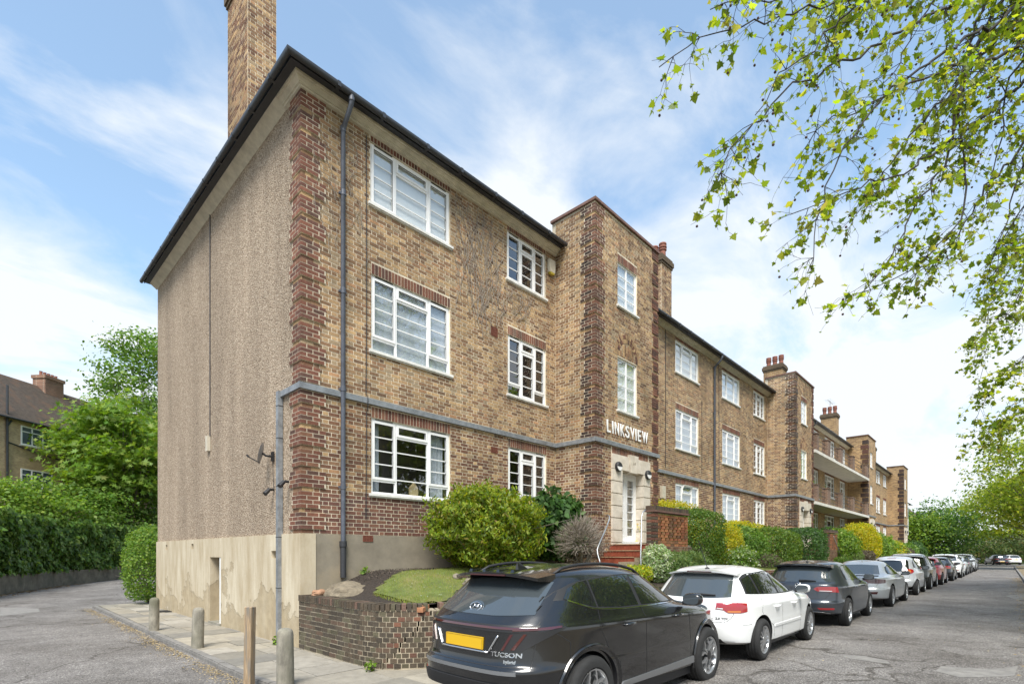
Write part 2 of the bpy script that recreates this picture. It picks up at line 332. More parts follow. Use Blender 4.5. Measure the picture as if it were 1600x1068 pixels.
def asphalt():
    m, t, b = newmat('asphalt'); ns, ls = t.nodes, t.links
    b.inputs['Roughness'].default_value = 0.85; b.inputs['Specular IOR Level'].default_value = 0.3
    g = ns.new('ShaderNodeNewGeometry')
    def noise(sc, det, r=0.6, st=None):
        n = ns.new('ShaderNodeTexNoise'); n.inputs['Scale'].default_value = sc; n.inputs['Detail'].default_value = det; n.inputs['Roughness'].default_value = r
        if st:
            q = ns.new('ShaderNodeMapping'); q.inputs['Scale'].default_value = st; ls.new(g.outputs['Position'], q.inputs[0]); ls.new(q.outputs[0], n.inputs['Vector'])
        else: ls.new(g.outputs['Position'], n.inputs['Vector'])
        return n.outputs[0]
    def ramp(f, stops):
        r = ns.new('ShaderNodeValToRGB'); e = r.color_ramp.elements
        e[0].position, e[0].color = stops[0][0], (*stops[0][1], 1); e[1].position, e[1].color = stops[-1][0], (*stops[-1][1], 1)
        for p, c in stops[1:-1]: k = e.new(p); k.color = (*c, 1)
        ls.new(f, r.inputs[0]); return r.outputs[0]
    v = ns.new('ShaderNodeTexVoronoi'); v.inputs['Scale'].default_value = 75; ls.new(g.outputs['Position'], v.inputs['Vector'])
    sp = ns.new('ShaderNodeSeparateColor'); ls.new(v.outputs['Color'], sp.inputs[0])
    agg = ramp(sp.outputs[0], [(0.0, (0.08, 0.074, 0.069)), (0.45, (0.17, 0.159, 0.149)), (0.8, (0.235, 0.22, 0.205)), (1.0, (0.38, 0.36, 0.335))])
    big = ramp(noise(0.55, 7, 0.65), [(0.32, (0.62, 0.60, 0.58)), (0.55, (1, 1, 1)), (0.72, (1.22, 1.21, 1.2))])
    mid = ramp(noise(3.0, 6, 0.7), [(0.3, (0.78, 0.77, 0.76)), (0.7, (1.16, 1.16, 1.16))])
    x1 = ns.new('ShaderNodeMixRGB'); x1.blend_type = 'MULTIPLY'; x1.inputs[0].default_value = 1; ls.new(agg, x1.inputs[1]); ls.new(big, x1.inputs[2])
    x2 = ns.new('ShaderNodeMixRGB'); x2.blend_type = 'MULTIPLY'; x2.inputs[0].default_value = 1; ls.new(x1.outputs[0], x2.inputs[1]); ls.new(mid, x2.inputs[2])
    # cracks: thin lines of a distorted voronoi
    vv = ns.new('ShaderNodeTexVoronoi'); vv.feature = 'DISTANCE_TO_EDGE'; vv.inputs['Scale'].default_value = 0.42
    nz = ns.new('ShaderNodeTexNoise'); nz.inputs['Scale'].default_value = 1.4; nz.inputs['Detail'].default_value = 6; ls.new(g.outputs['Position'], nz.inputs['Vector'])
    ad = ns.new('ShaderNodeVectorMath'); ad.operation = 'MULTIPLY_ADD'; ls.new(nz.outputs['Color'], ad.inputs[0]); ad.inputs[1].default_value = (1.3, 1.3, 0); ls.new(g.outputs['Position'], ad.inputs[2]); ls.new(ad.outputs[0], vv.inputs['Vector'])
    ck = ramp(vv.outputs['Distance'], [(0.0, (0.35, 0.33, 0.31)), (0.007, (0.55, 0.53, 0.5)), (0.016, (1, 1, 1))])
    x3 = ns.new('ShaderNodeMixRGB'); x3.blend_type = 'MULTIPLY'; ls.new(x2.outputs[0], x3.inputs[1]); ls.new(ck, x3.inputs[2])
    cm = ramp(noise(0.35, 2), [(0.42, (0, 0, 0)), (0.55, (0.9, 0.9, 0.9))]); ls.new(cm, x3.inputs[0])
    ls.new(x3.outputs[0], b.inputs['Base Color'])
    bp = ns.new('ShaderNodeBump'); bp.inputs['Strength'].default_value = 0.7; bp.inputs['Distance'].default_value = 0.012; ls.new(v.outputs['Distance'], bp.inputs['Height']); ls.new(bp.outputs[0], b.inputs['Normal'])
    return m
M['asphalt'] = asphalt()
M['patch'] = pmat('road_patch', (0.20, 0.19, 0.175), 0.9, var=0.25, scale=6, bump=0.4, bscale=120)
M['gravel'] = pmat('verge_dirt', (0.20, 0.155, 0.09), 0.95, var=0.4, scale=14, bump=0.8, bscale=60, varcol=(0.12, 0.10, 0.06))
M['lawn'] = pmat('lawn_ground', (0.10, 0.125, 0.03), 0.95, var=0.35, scale=5, bump=0.8, bscale=70, varcol=(0.16, 0.15, 0.05))
M['slab'] = pmat('paving_slab', (0.33, 0.29, 0.225), 0.9, var=0.18, scale=6, bump=0.35, bscale=90, attr=True)
# ================================================================== the ground
def sm(x, a, b):
    t = min(1.0, max(0.0, (x - a) / (b - a))); return t * t * (3 - 2 * t)
def zroad(u, v=0): return 0.10 * sm(u, -0.5, 4.0)
def zpave(u, v=0): return 0.07 + 0.14 * sm(u, 0.8, 4.0)
def grid_mesh(us, vs, zf):
    mb = MB()
    for u in us:
        for v in vs: mb.v.append((u, v, zf(u, v)))
    nv = len(vs)
    for i in range(len(us) - 1):
        for j in range(nv - 1): mb.face((i*nv + j, (i+1)*nv + j, (i+1)*nv + j + 1, i*nv + j + 1))
    return mb
g = MB(); g.poly([(-900, -900, -0.12), (900, -900, -0.12), (900, 900, -0.12), (-900, 900, -0.12)])
tag(g.build('ground', M['lawn']), kind='structure')
us = [-60, -30, -15, -8, -4, -2, -1] + [i * 0.5 for i in range(-1, 10)] + [6, 9, 14, 20, 30, 45, 60, 90, 160]
rd = grid_mesh(us, [-9.85, -8, -6, -4, -2, 0, 6, 12, 20, 30, 50], lambda u, v: zroad(u))
tag(rd.build('road', M['asphalt'], smooth=True), kind='structure')
ju = grid_mesh([88, 100, 130], [-40, -20, -9.85], lambda u, v: 0.096)
tag(ju.build('side_road', M['asphalt']), kind='structure')
# pale repair patches in the asphalt, as thin sheets
def patch(pts, nm='road_patch', m='patch'):
    q = MB(); q.poly([(p[0], p[1], zroad(p[0]) + 0.004) for p in pts]); o = q.build(nm, M[m]); tag(o, kind='structure'); return o
def gp(px, py, z=0.1):
    t = (EYE - z) * FPX / (py - CYP); p = at(px, py, t); return (p.x, p.y)
patch([gp(1315, 1022), gp(1350, 1024), gp(1385, 1031), gp(1392, 1037), gp(1360, 1033), gp(1320, 1027)])
patch([gp(1470, 1040), gp(1500, 1042), gp(1545, 1045), gp(1590, 1040), gp(1585, 1056), gp(1500, 1058), gp(1462, 1048)])
patch([gp(1570, 930), gp(1600, 927), gp(1612, 934), gp(1590, 937)])
patch([gp(0, 948, 0), gp(60, 950, 0), gp(62, 955, 0), gp(0, 962, 0)])
# right-hand verge with its kerb
vg = grid_mesh([-60, -20, 0, 20, 40, 60, 70, 78, 84], [-40, -20, -12, -10.0], lambda u, v: zroad(u) + 0.09 + 0.02 * (-(v + 10)))
vg_o = vg.build('verge', M['gravel']); tag(vg_o, kind='structure')
kp = empty('kerb_right'); tag(kp, kind='structure')
kme = MB(); kme.box((0.005, -0.065, -0.1), (0.905, 0.065, 0.105)); kme = kme.mesh('kerb_stone', M['kerb'])
for i in range(96):
    u = -6 + i * 0.915; o = link('kerb_stone', kme, kp, (u, -9.92, zroad(u)))
# pavement and its kerb
PAVE = [(-1.20, 12.3), (-1.27, 5.0), (-1.32, 0.0), (-1.34, -1.6), (-1.25, -2.4), (-0.95, -3.1), (-0.45, -3.65), (0.2, -4.0), (1.0, -4.2), (2.0, -4.25), (90.0, -4.25)]
def resample(pts, step):
    out = []; acc = 0.0; 
    P_ = [Vector((p[0], p[1], 0)) for p in pts]; d = 0.0; tgt = 0.0
    for a, b in zip(P_[:-1], P_[1:]):
        L_ = (b - a).length
        while tgt <= d + L_ + 1e-9:
            out.append(a.lerp(b, (tgt - d) / L_)); tgt += step
        d += L_
    return out
pv = MB()
inner = [(0.1, 12.3), (0.1, 0), (0.3, -2), (1, -3), (2.2, -3.4), (90, -3.4)]
A_ = resample([(p[0], p[1]) for p in PAVE], 0.9)
def inn(p):
    if p.y > -1.5: return (0.1, min(p.y + 0.0, 12.3))
    if p.x < 1.9:
        k = min(1, max(0, (p.x + 1.34) / 3.2)); return (0.1 + 1.9 * k, -1.5 - 1.9 * k)
    return (p.x, -3.4)
pts = [(p.x, p.y) for p in A_]
for a, b in zip(pts[:-1], pts[1:]):
    ia, ib = inn(Vector((*a, 0))), inn(Vector((*b, 0)))
    pv.poly([(a[0], a[1], zpave(a[0]) - 0.012), (b[0], b[1], zpave(b[0]) - 0.012), (ib[0], ib[1], zpave(ib[0]) - 0.012), (ia[0], ia[1], zpave(ia[0]) - 0.012)])
pave = pv.build('pavement', M['soil'], fix=True); tag(pave, kind='structure')
# kerb stones, one by one, following the curve
ks = resample(PAVE[:-1] + [(70, -4.25)], 0.6)
for i, (a, b) in enumerate(zip(ks[:-1], ks[1:])):
    t = (b - a).normalized(); n = Vector((-t.y, t.x, 0)); m_ = (a + b) / 2; q = MB()
    ln = (b - a).length / 2 - 0.004; ztop = zpave(m_.x) + random.uniform(-0.004, 0.006); zb = zroad(m_.x) - 0.08
    q.obox(m_, t, n, (0, 0, 1), (-ln, -0.12, zb), (ln, 0.0, ztop - 0.02)); q.obox(m_, t, n, (0, 0, 1), (-ln, -0.105, ztop - 0.021), (ln, -0.001, ztop))
    q.build('kerb_stone', M['kerb'], pave)
# slabs: clipped against the curved outer edge
def clip(poly, a, b):
    out = []; ex, ey = b[0] - a[0], b[1] - a[1]
    def sd(p): return ex * (p[1] - a[1]) - ey * (p[0] - a[0])
    for i in range(len(poly)):
        p, q = poly[i], poly[(i + 1) % len(poly)]; dp, dq = sd(p), sd(q)
        if dp >= 0: out.append(p)
        if (dp >= 0) != (dq >= 0):
            t = dp / (dp - dq); out.append((p[0] + (q[0] - p[0]) * t, p[1] + (q[1] - p[1]) * t))
    return out
rs = random.Random(3)
def slab(poly, u, v):
    for a, b in zip(PAVE[:-1], PAVE[1:]): 
        poly = clip(poly, a, b)
        if len(poly) < 3: return
    q = MB(); c = rs.choice([(0.27, 0.245, 0.20), (0.235, 0.215, 0.175), (0.30, 0.275, 0.23), (0.20, 0.187, 0.16), (0.285, 0.255, 0.20)]); k = rs.uniform(0.85, 1.08)
    q.col = tuple(x * k for x in c); dz = rs.uniform(-0.004, 0.005); tl = rs.uniform(-0.006, 0.006)
    cx_ = sum(p[0] for p in poly) / len(poly)
    q.prism([(p[0], p[1]) for p in poly], (0, 0, 0), (1, 0, 0), (0, 1, 0), (0, 0, 1), 0.02)
    q.v = [(x, y, zpave(x) - 0.02 + z + dz + tl * (x - cx_)) for x, y, z in q.v]
    q.build('paving_slab', M['slab'], pave)
v = 12.25; row = 0
while v > -4.6:
    d = rs.choice([0.58, 0.62, 0.75, 0.75, 0.88]); 
    u = -1.45; first = True
    while u < (0.08 if v > -1.5 else 3.2):
        wd = rs.uniform(0.55, 0.78) if not first else rs.uniform(0.5, 0.9); first = False
        u1 = min(u + wd, 0.08) if v > -0.6 else u + wd
        if u1 - u > 0.1: slab([(u + .006, v - d + .006), (u1 - .006, v - d + .006), (u1 - .006, v - .006), (u + .006, v - .006)], u, v)
        u = u + wd
    v -= d
# drain cover in the pavement
dc = MB(); dc.box((-0.35, 8.3, 0.068), (0.0, 8.85, 0.083))
for k in range(6): dc.box((-0.34, 8.34 + k * .085, .083), (-0.01, 8.38 + k * .085, .089))
tag(dc.build('drain_cover', M['black']), 'small dark metal drain cover set in the slabs beside the side wall', 'drain cover')
# dry plane-tree fluff and grit lying along the kerb of the side road
fl = MB(); rf = random.Random(5)
for i in range(3400):
    s_ = rf.random() ** 0.8 * 14.5; p = Vector((-1.46, 12.0 - s_, 0)); off = abs(rf.gauss(0, 0.13))
    dens = 0.5 + 0.5 * math.sin(s_ * 2.3) * math.sin(s_ * 0.9 + 1)
    if rf.random() > 0.35 + dens: continue
    x = p.x - off + (0.03 if s_ < 8 else -0.03) - max(0, 1 - s_/6)*0.0; y = p.y; r = rf.uniform(0.006, 0.02); a = rf.uniform(0, 6.28)
    k = rf.uniform(0.7, 1.2); fl.col = (0.38 * k, 0.29 * k, 0.15 * k)
    z = 0.004 + rf.random() * 0.012
    fl.poly([(x + r * math.cos(a), y + r * math.sin(a), z), (x - r * .6 * math.sin(a), y + r * .6 * math.cos(a), z + rf.uniform(0, .012)), (x - r * math.cos(a), y - r * math.sin(a), z + .002), (x + r * .6 * math.sin(a), y - r * .6 * math.cos(a), z + rf.uniform(0, .01))])
for i in range(2600):
    u = rf.uniform(1, 45); x = u; y = -9.8 + abs(rf.gauss(0, 0.25)); r = rf.uniform(0.008, 0.03); a = rf.uniform(0, 6.28); k = rf.uniform(0.6, 1.2); fl.col = (0.40 * k, 0.29 * k, 0.13 * k); z = zroad(u) + .006
    fl.poly([(x + r * math.cos(a), y + r * math.sin(a), z), (x - r * .5 * math.sin(a), y + r * .5 * math.cos(a), z + .01), (x - r * math.cos(a), y - r * math.sin(a), z)])
for i in range(500):
    u, v = rf.uniform(-9, 14), rf.uniform(-9.5, 10)
    if v > -4.4 and u > -1.3: continue
    r = rf.uniform(0.006, 0.022); a = rf.uniform(0, 6.28); k = rf.uniform(0.6, 1.3); fl.col = (0.42 * k, 0.34 * k, 0.17 * k); z = zroad(u) + .005
    fl.poly([(u + r * math.cos(a), v + r * math.sin(a), z), (u - r * .5 * math.sin(a), v + r * .5 * math.cos(a), z + .008), (u - r * math.cos(a), v - r * math.sin(a), z)])
tag(fl.build('leaf_litter', pmat('litter', (0.4, 0.3, 0.12), 0.95, attr=True)), 'straw coloured plane tree fluff and grit along the kerb', 'litter', kind='stuff')

# ================================================================== the apartment block
PAL_BUFF = [((0.341, 0.224, 0.119), 4), ((0.428, 0.289, 0.150), 3), ((0.259, 0.164, 0.091), 3), ((0.166, 0.094, 0.054), 3), ((0.111, 0.066, 0.043), 1.5), ((0.279, 0.216, 0.140), 2.5), ((0.362, 0.200, 0.106), 1.0), ((0.201, 0.111, 0.066), 2)]
PAL_BROWN = [((0.185, 0.095, 0.055), 3), ((0.15, 0.075, 0.048), 3), ((0.22, 0.13, 0.075), 2), ((0.12, 0.062, 0.042), 2), ((0.24, 0.155, 0.085), 1.5)]
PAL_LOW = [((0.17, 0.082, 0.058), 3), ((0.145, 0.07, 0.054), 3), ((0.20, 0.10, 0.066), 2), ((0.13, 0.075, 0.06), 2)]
PAL_RED = [((0.235, 0.088, 0.054), 3), ((0.195, 0.074, 0.048), 3), ((0.155, 0.066, 0.047), 2.5), ((0.12, 0.062, 0.046), 1.5), ((0.27, 0.12, 0.07), 1)]
PAL_TQ = [((0.155, 0.075, 0.052), 3), ((0.125, 0.066, 0.048), 3), ((0.18, 0.085, 0.055), 2), ((0.095, 0.055, 0.042), 2)]
PAL_SOOT = [((0.06, 0.038, 0.032), 3), ((0.085, 0.05, 0.038), 3), ((0.045, 0.032, 0.028), 2), ((0.12, 0.06, 0.045), 2)]
PAL_WALL = [((0.088, 0.070, 0.050), 3), ((0.100, 0.076, 0.053), 3), ((0.070, 0.057, 0.043), 3), ((0.115, 0.078, 0.055), 1), ((0.105, 0.093, 0.06), 1.5)]
def soften(pal, k):
    W_ = sum(w_ for _, w_ in pal); mean = [sum(c[i] * w_ for c, w_ in pal) / W_ for i in range(3)]
    return [(tuple(c[i] * (1 - k) + mean[i] * k for i in range(3)), w_) for c, w_ in pal]
PAL_BUFF = [(tuple(x * 1.1 for x in c), w_) for c, w_ in soften(PAL_BUFF, .27)]; PAL_BROWN = soften(PAL_BROWN, .2)
PAL_RED = [(tuple(x * s_ for x, s_ in zip(c, (.84, .95, 1.0))), w_) for c, w_ in soften(PAL_RED, .15)]
rb = random.Random(11)
def pick(pal, r=rb):
    t = r.random() * sum(w_ for _, w_ in pal)
    for c, w_ in pal:
        t -= w_
        if t <= 0: break
    k = r.uniform(0.86, 1.14); return tuple(min(1, x * k) for x in c)
COURSE, SL, HL, JT = 0.075, 0.225, 0.1125, 0.0145

def lay(a0, a1, z0, z1, holes, pal, phase=0.0, cut=None):
    """Flemish bond: list of (a0, a1, z0, z1, colour)"""
    out = []; nrow = int(round((z1 - z0) / COURSE))
    for r in range(nrow):
        zb = z0 + r * COURSE; zm = zb + COURSE / 2
        hs = [(h[0], h[1]) for h in holes if h[2] - 0.02 < zm < h[3] + 0.02]
        if cut: hs += cut(r, zm)
        x = a0 - phase - (0 if r % 2 == 0 else (SL + HL) / 2 ); k = 0
        while x < a1:
            ln = SL if k % 2 == 0 else HL
            segs = [(max(x, a0), min(x + ln, a1))]
            for (h0, h1) in hs:
                ns_ = []
                for (s0, s1) in segs:
                    if h1 <= s0 or h0 >= s1: ns_.append((s0, s1)); continue
                    if s0 < h0: ns_.append((s0, h0))
                    if s1 > h1: ns_.append((h1, s1))
                segs = ns_
            for (s0, s1) in segs:
                if s1 - s0 > 0.03:
                    p = pal(zm, (s0 + s1) / 2, k % 2) if callable(pal) else pal
                    out.append((s0 + JT / 2, s1 - JT / 2, zb + JT / 2, zb + COURSE - JT / 2, pick(p)))
            x += ln; k += 1
    return out
PROUD = 0.0035
def emit(mb, fr, bricks, proud=PROUD, back=-0.004):
    o, ax, n = (Vector(x) for x in fr); fl = ax.cross(Vector((0, 0, 1))).dot(n) < 0
    for (a0, a1, z0, z1, c) in bricks:
        pr_ = proud + rb.uniform(-0.0015, 0.002); b_ = len(mb.v); mb.col = c
        for d in (back, pr_):
            for (a, z) in ((a0, z0), (a1, z0), (a1, z1), (a0, z1)):
                p = o + ax * a + n * d; mb.v.append((p.x, p.y, z))
        for q in ((4, 5, 6, 7), (0, 1, 5, 4), (1, 2, 6, 5), (2, 3, 7, 6), (3, 0, 4, 7)):
            mb.face(tuple(b_ + i for i in (q[::-1] if fl else q)))
def backing(name, fr, a0, a1, z0, z1, holes, m, parent, depth=0.12):
    """wall sheet behind the bricks, with reveals round its openings"""
    o, ax, n = (Vector(x) for x in fr); mb = MB(); fl = ax.cross(Vector((0, 0, 1))).dot(n) < 0
    As = sorted({a0, a1, *[h[0] for h in holes], *[h[1] for h in holes]}); Zs = sorted({z0, z1, *[h[2] for h in holes], *[h[3] for h in holes]})
    def pt(a, z, d=0.0): p = o + ax * a + n * d; return (p.x, p.y, z)
    for i in range(len(As) - 1):
        for j in range(len(Zs) - 1):
            am, zm = (As[i] + As[i+1]) / 2, (Zs[j] + Zs[j+1]) / 2
            if any(h[0] < am < h[1] and h[2] < zm < h[3] for h in holes): continue
            q = [pt(As[i], Zs[j]), pt(As[i+1], Zs[j]), pt(As[i+1], Zs[j+1]), pt(As[i], Zs[j+1])]; mb.poly(q[::-1] if fl else q)
    for h in holes:
        c = [(h[0], h[2]), (h[1], h[2]), (h[1], h[3]), (h[0], h[3])]
        for k in range(4):
            p, q = c[k], c[(k + 1) % 4]; mb.poly([pt(*p), pt(*p, -depth), pt(*q, -depth), pt(*q)])
    return mb.build(name, m, parent)

BLK = empty('apartment_block', (0, 0, 0), 'long three storey brown brick apartment block with flat roofed stair towers and white windows', 'building')
def fbox(mb, fr, a0, a1, d0, d1, z0, z1):
    o, ax, n = (Vector(x) for x in fr); mb.obox(o, ax, n, (0, 0, 1), (a0, d0, z0), (a1, d1, z1))

def window(fr, a0, a1, z0, z1, style='full', inside='dark', cols=(0.29, 0.42, 0.29), detail=2, open_vent=False, d=-0.035):
    """a window: outer frame with casements, panes, glazing bars, sill and the room behind"""
    o, ax, n = (Vector(x) for x in fr); W_, H_ = a1 - a0, z1 - z0; F = 0.048; T = 0.05
    fm = MB(); kids = []; panes = []; bars = []
    fbox(fm, fr, a0, a1, d - T, d, z0, z0 + F); fbox(fm, fr, a0, a1, d - T, d, z1 - F, z1)
    fbox(fm, fr, a0, a0 + F, d - T, d, z0 + F, z1 - F); fbox(fm, fr, a1 - F, a1, d - T, d, z0 + F, z1 - F)
    xs = [a0 + F * .5]; 
    for c in cols: xs.append(xs[-1] + c * (W_ - F))
    for x in xs[1:-1]: fbox(fm, fr, x - F * .5, x + F * .5, d - T, d - .002, z0 + F, z1 - F)
    S = 0.042
    def light(l, r, b, t, rows, sash, vent=False):
        """one light: optional raised sash, then panes between bars"""
        if sash:
            cm = MB(); dd = d + 0.012
            fbox(cm, fr, l - .006, r + .006, d - T + .01, dd, b - .006, b + S); fbox(cm, fr, l - .006, r + .006, d - T + .01, dd, t - S, t + .006)
            fbox(cm, fr, l - .006, l + S, d - T + .01, dd, b + S, t - S); fbox(cm, fr, r - S, r + .006, d - T + .01, dd, b + S, t - S)
            kids.append(('casement', cm, M['upvc'])); l, r, b, t = l + S, r - S, b + S, t - S
            # black gasket line round the glass
            gm = MB(); e = .006; gd = dd - 0.006
            for q in ((l, l + e, b, t), (r - e, r, b, t), (l, r, b, b + e), (l, r, t - e, t)): fbox(gm, fr, q[0], q[1], gd - .012, gd, q[2], q[3])
            if detail > 1: kids.append(('gasket', gm, M['gasket']))
        for k in range(rows):
            zb, zt = b + (t - b) * k / rows, b + (t - b) * (k + 1) / rows
            panes.append((l, r, zb, zt))
            if k: bars.append((l, r, zb))
    for i in range(len(cols)):
        l, r = xs[i] + F * .5, xs[i + 1] - F * .5; b, t = z0 + F, z1 - F
        if i == 0: l = a0 + F
        if i == len(cols) - 1: r = a1 - F
        mid = (len(cols) == 3 and i == 1)
        if style == 'full' and not mid:
            zs = z0 + 0.185 * H_; fbox(fm, fr, l, r, d - T, d - .003, zs - F * .5, zs + F * .5)
            light(l, r, b, zs - F * .5, 1, False); light(l, r, zs + F * .5, t, 4, True)
        elif mid and style in ('full', 'short'):
            zs = z1 - (0.20 if style == 'full' else 0.25) * H_; fbox(fm, fr, l, r, d - T, d - .003, zs - F * .5, zs + F * .5)
            light(l, r, b, zs - F * .5, 4 if style == 'full' else 3, W_ < 1.7)
            light(l, r, zs + F * .5, t, 1, True, True)
        elif style == 'stair': light(l, r, b, t, 4, False)
        else: light(l, r, b, t, 4, True)
    # trickle vents
    if detail > 1 and len(cols) == 3:
        for i in (0, 2): fm.mi = 1; fbox(fm, fr, xs[i] + .08, xs[i + 1] - .08, d - .001, d + .014, z1 - .024, z1 - .012)
        fm.mi = 0
    wob = fm.build('window', [M['upvc'], M['gasket']], BLK, fix=True)
    for nm, mb, m in kids: mb.build(nm, m, wob)
    for (l, r, b, t) in panes:
        q = MB(); gd = d - 0.022
        ps = [o + ax * a + n * gd + Vector((0, 0, z)) for a, z in ((l - .004, b - .004), (r + .004, b - .004), (r + .004, t + .004), (l - .004, t + .004))]
        q.poly(ps if ax.cross(Vector((0, 0, 1))).dot(n) > 0 else ps[::-1]); q.build('pane', M['glass'], wob)
    for (l, r, z) in bars:
        q = MB(); fbox(q, fr, l, r, d - .03, d - .008, z - .011, z + .011); q.build('glazing_bar', M['upvc'], wob)
    sl = MB(); fbox(sl, fr, a0 - .06, a1 + .06, -.06, .055, z0 - .045, z0 + .004); fbox(sl, fr, a0 - .05, a1 + .05, -.05, .03, z0 - .07, z0 - .0452); sl.build('sill', M['sill'], wob)
    # room behind
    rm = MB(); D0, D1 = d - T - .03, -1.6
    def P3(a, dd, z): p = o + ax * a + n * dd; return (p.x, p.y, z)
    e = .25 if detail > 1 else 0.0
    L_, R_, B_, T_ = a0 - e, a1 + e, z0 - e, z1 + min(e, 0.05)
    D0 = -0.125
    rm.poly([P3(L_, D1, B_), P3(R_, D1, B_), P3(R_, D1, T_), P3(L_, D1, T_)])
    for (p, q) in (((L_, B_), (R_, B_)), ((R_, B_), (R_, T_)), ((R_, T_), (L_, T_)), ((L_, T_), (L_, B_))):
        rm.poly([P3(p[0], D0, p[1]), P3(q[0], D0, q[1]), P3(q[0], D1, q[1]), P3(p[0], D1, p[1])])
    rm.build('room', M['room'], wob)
    if inside in ('blind', 'net'):
        bl = MB()
        if inside == 'blind':
            bl.poly([P3(a0 + .02, -.095, z0 + .02), P3(a1 - .02, -.095, z0 + .02), P3(a1 - .02, -.095, z1 - .02), P3(a0 + .02, -.095, z1 - .02)])
            bl.build('blind', M['blind'], wob)
        else:
            nn = 12
            for k in range(nn):
                x0_, x1_ = a0 + W_ * k / nn, a0 + W_ * (k + 1) / nn; e0, e1 = -.112 + .004 * math.sin(k * 1.7), -.112 + .004 * math.sin((k + 1) * 1.7)
                bl.poly([P3(x0_, e0, z0), P3(x1_, e1, z0), P3(x1_, e1, z1), P3(x0_, e0, z1)])
            bl.build('net_curtain', M['net'], wob)
    elif inside == 'curtain':
        for (c0, c1) in ((a0 + .02, a0 + .16 * W_), (a1 - .2 * W_, a1 - .02)):
            bl = MB(); nn = 16
            for k in range(nn):
                x0_, x1_ = c0 + (c1 - c0) * k / nn, c0 + (c1 - c0) * (k + 1) / nn; e0, e1 = -.22 + .03 * math.sin(k * 1.9), -.22 + .03 * math.sin((k + 1) * 1.9)
                bl.poly([P3(x0_, e0, z0), P3(x1_, e1, z0), P3(x1_, e1, z1), P3(x0_, e0, z1)])
            bl.build('curtain', M['net'], wob)
    if open_vent: pass
    return wob

def lintel(fr, a0, a1, z, parent, hgt=0.215, far=False):
    """soldier course of red bricks over an opening"""
    n_ = int(round((a1 - a0) / 0.076)); p = (a1 - a0) / n_
    for k in range(n_):
        mb = MB(); mb.col = pick(PAL_RED); pr_ = PROUD + rb.uniform(-.002, .003)
        fbox(mb, fr, a0 + k * p + .0062, a0 + (k + 1) * p - .0062, -.004, pr_, z + .008, z + hgt - .004)
        if far and k == 0: acc = MB()
        if far:
            b_ = len(acc.v); acc.v += mb.v
            for f_, c_ in zip(mb.f, mb.c): acc.col = c_; acc.face(tuple(i + b_ for i in f_))
        else: mb.build('lintel_brick', M['brick'], parent)
    if far: tag(acc.build('lintel_bricks', M['brick'], parent), kind='stuff')

ZP, ZC = 2.11, 9.99                    # top of plinth, underside of cornice
GF, FF, SF = (2.93, 4.43), (5.75, 7.26), (8.64, 9.86)
FRONT = ((0, 0, 0), (1, 0, 0), (0, -1, 0))
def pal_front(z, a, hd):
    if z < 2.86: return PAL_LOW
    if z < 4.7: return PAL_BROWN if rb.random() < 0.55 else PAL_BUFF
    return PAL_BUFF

WINS_A = [(1.40, 3.40, GF, 'full', 'curtain'), (1.40, 3.40, FF, 'full', 'net'), (1.38, 3.40, SF, 'short', 'blind'),
          (5.28, 6.77, GF, 'full', 'dark'), (5.27, 6.76, FF, 'full', 'dark'), (5.24, 6.74, SF, 'short', 'dark')]
WINS_B = [(14.42, 16.46, GF, 'short', 'net'), (14.42, 16.44, FF, 'full', 'net'), (14.40, 16.44, SF, 'short', 'blind'),
          (18.93, 21.02, GF, 'full', 'net'), (18.90, 21.0, FF, 'full', 'net'), (18.88, 20.95, SF, 'short', 'blind'),
          (22.87, 24.46, GF, 'full', 'dark'), (22.85, 24.45, FF, 'full', 'dark'), (22.82, 24.42, SF, 'short', 'dark')]
LH = 0.225
def holes_of(ws): return [(a, b, z[0], z[1]) for a, b, z, *_ in ws]
def lholes(ws): return [(a, b, z[1], z[1] + LH) for a, b, z, *_ in ws]

# quoins: 4 red courses proud, 1 plain course, alternately long and short
QL, QS = 0.4535, 0.341
def qlen(zm, z0):
    k = (zm - z0) / COURSE; i = int(k // 5); return (QL if i % 2 == 0 else QS) if (k % 5) >= 1 else 0.0
def qcut_left(z0): return lambda r, zm: ([(-1, qlen(zm, z0))] if qlen(zm, z0) else [])

# ---- front wall near the corner
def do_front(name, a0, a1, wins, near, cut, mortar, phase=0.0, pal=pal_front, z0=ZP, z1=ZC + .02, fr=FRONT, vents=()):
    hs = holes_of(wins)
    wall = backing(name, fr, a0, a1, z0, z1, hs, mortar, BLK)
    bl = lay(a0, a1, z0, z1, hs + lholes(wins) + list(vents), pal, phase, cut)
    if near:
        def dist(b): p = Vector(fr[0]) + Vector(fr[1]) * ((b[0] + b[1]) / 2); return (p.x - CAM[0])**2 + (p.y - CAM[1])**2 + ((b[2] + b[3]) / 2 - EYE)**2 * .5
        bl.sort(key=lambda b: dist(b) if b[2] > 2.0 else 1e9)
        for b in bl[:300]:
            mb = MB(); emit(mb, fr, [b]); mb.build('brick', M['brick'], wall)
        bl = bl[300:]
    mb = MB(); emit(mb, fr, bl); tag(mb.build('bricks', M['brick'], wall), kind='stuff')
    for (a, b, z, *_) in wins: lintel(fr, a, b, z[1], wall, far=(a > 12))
    return wall
VENTS_A = [(4.68, 4.90, 4.20, 4.35), (4.68, 4.90, 7.05, 7.28)]
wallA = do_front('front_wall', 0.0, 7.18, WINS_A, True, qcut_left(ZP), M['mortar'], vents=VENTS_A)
for (a, b, z, st, ins) in WINS_A:
    window(FRONT, a, b, z[0], z[1], st, ins, (0.29, 0.42, 0.29) if b - a > 1.8 else (0.34, 0.36, 0.30))
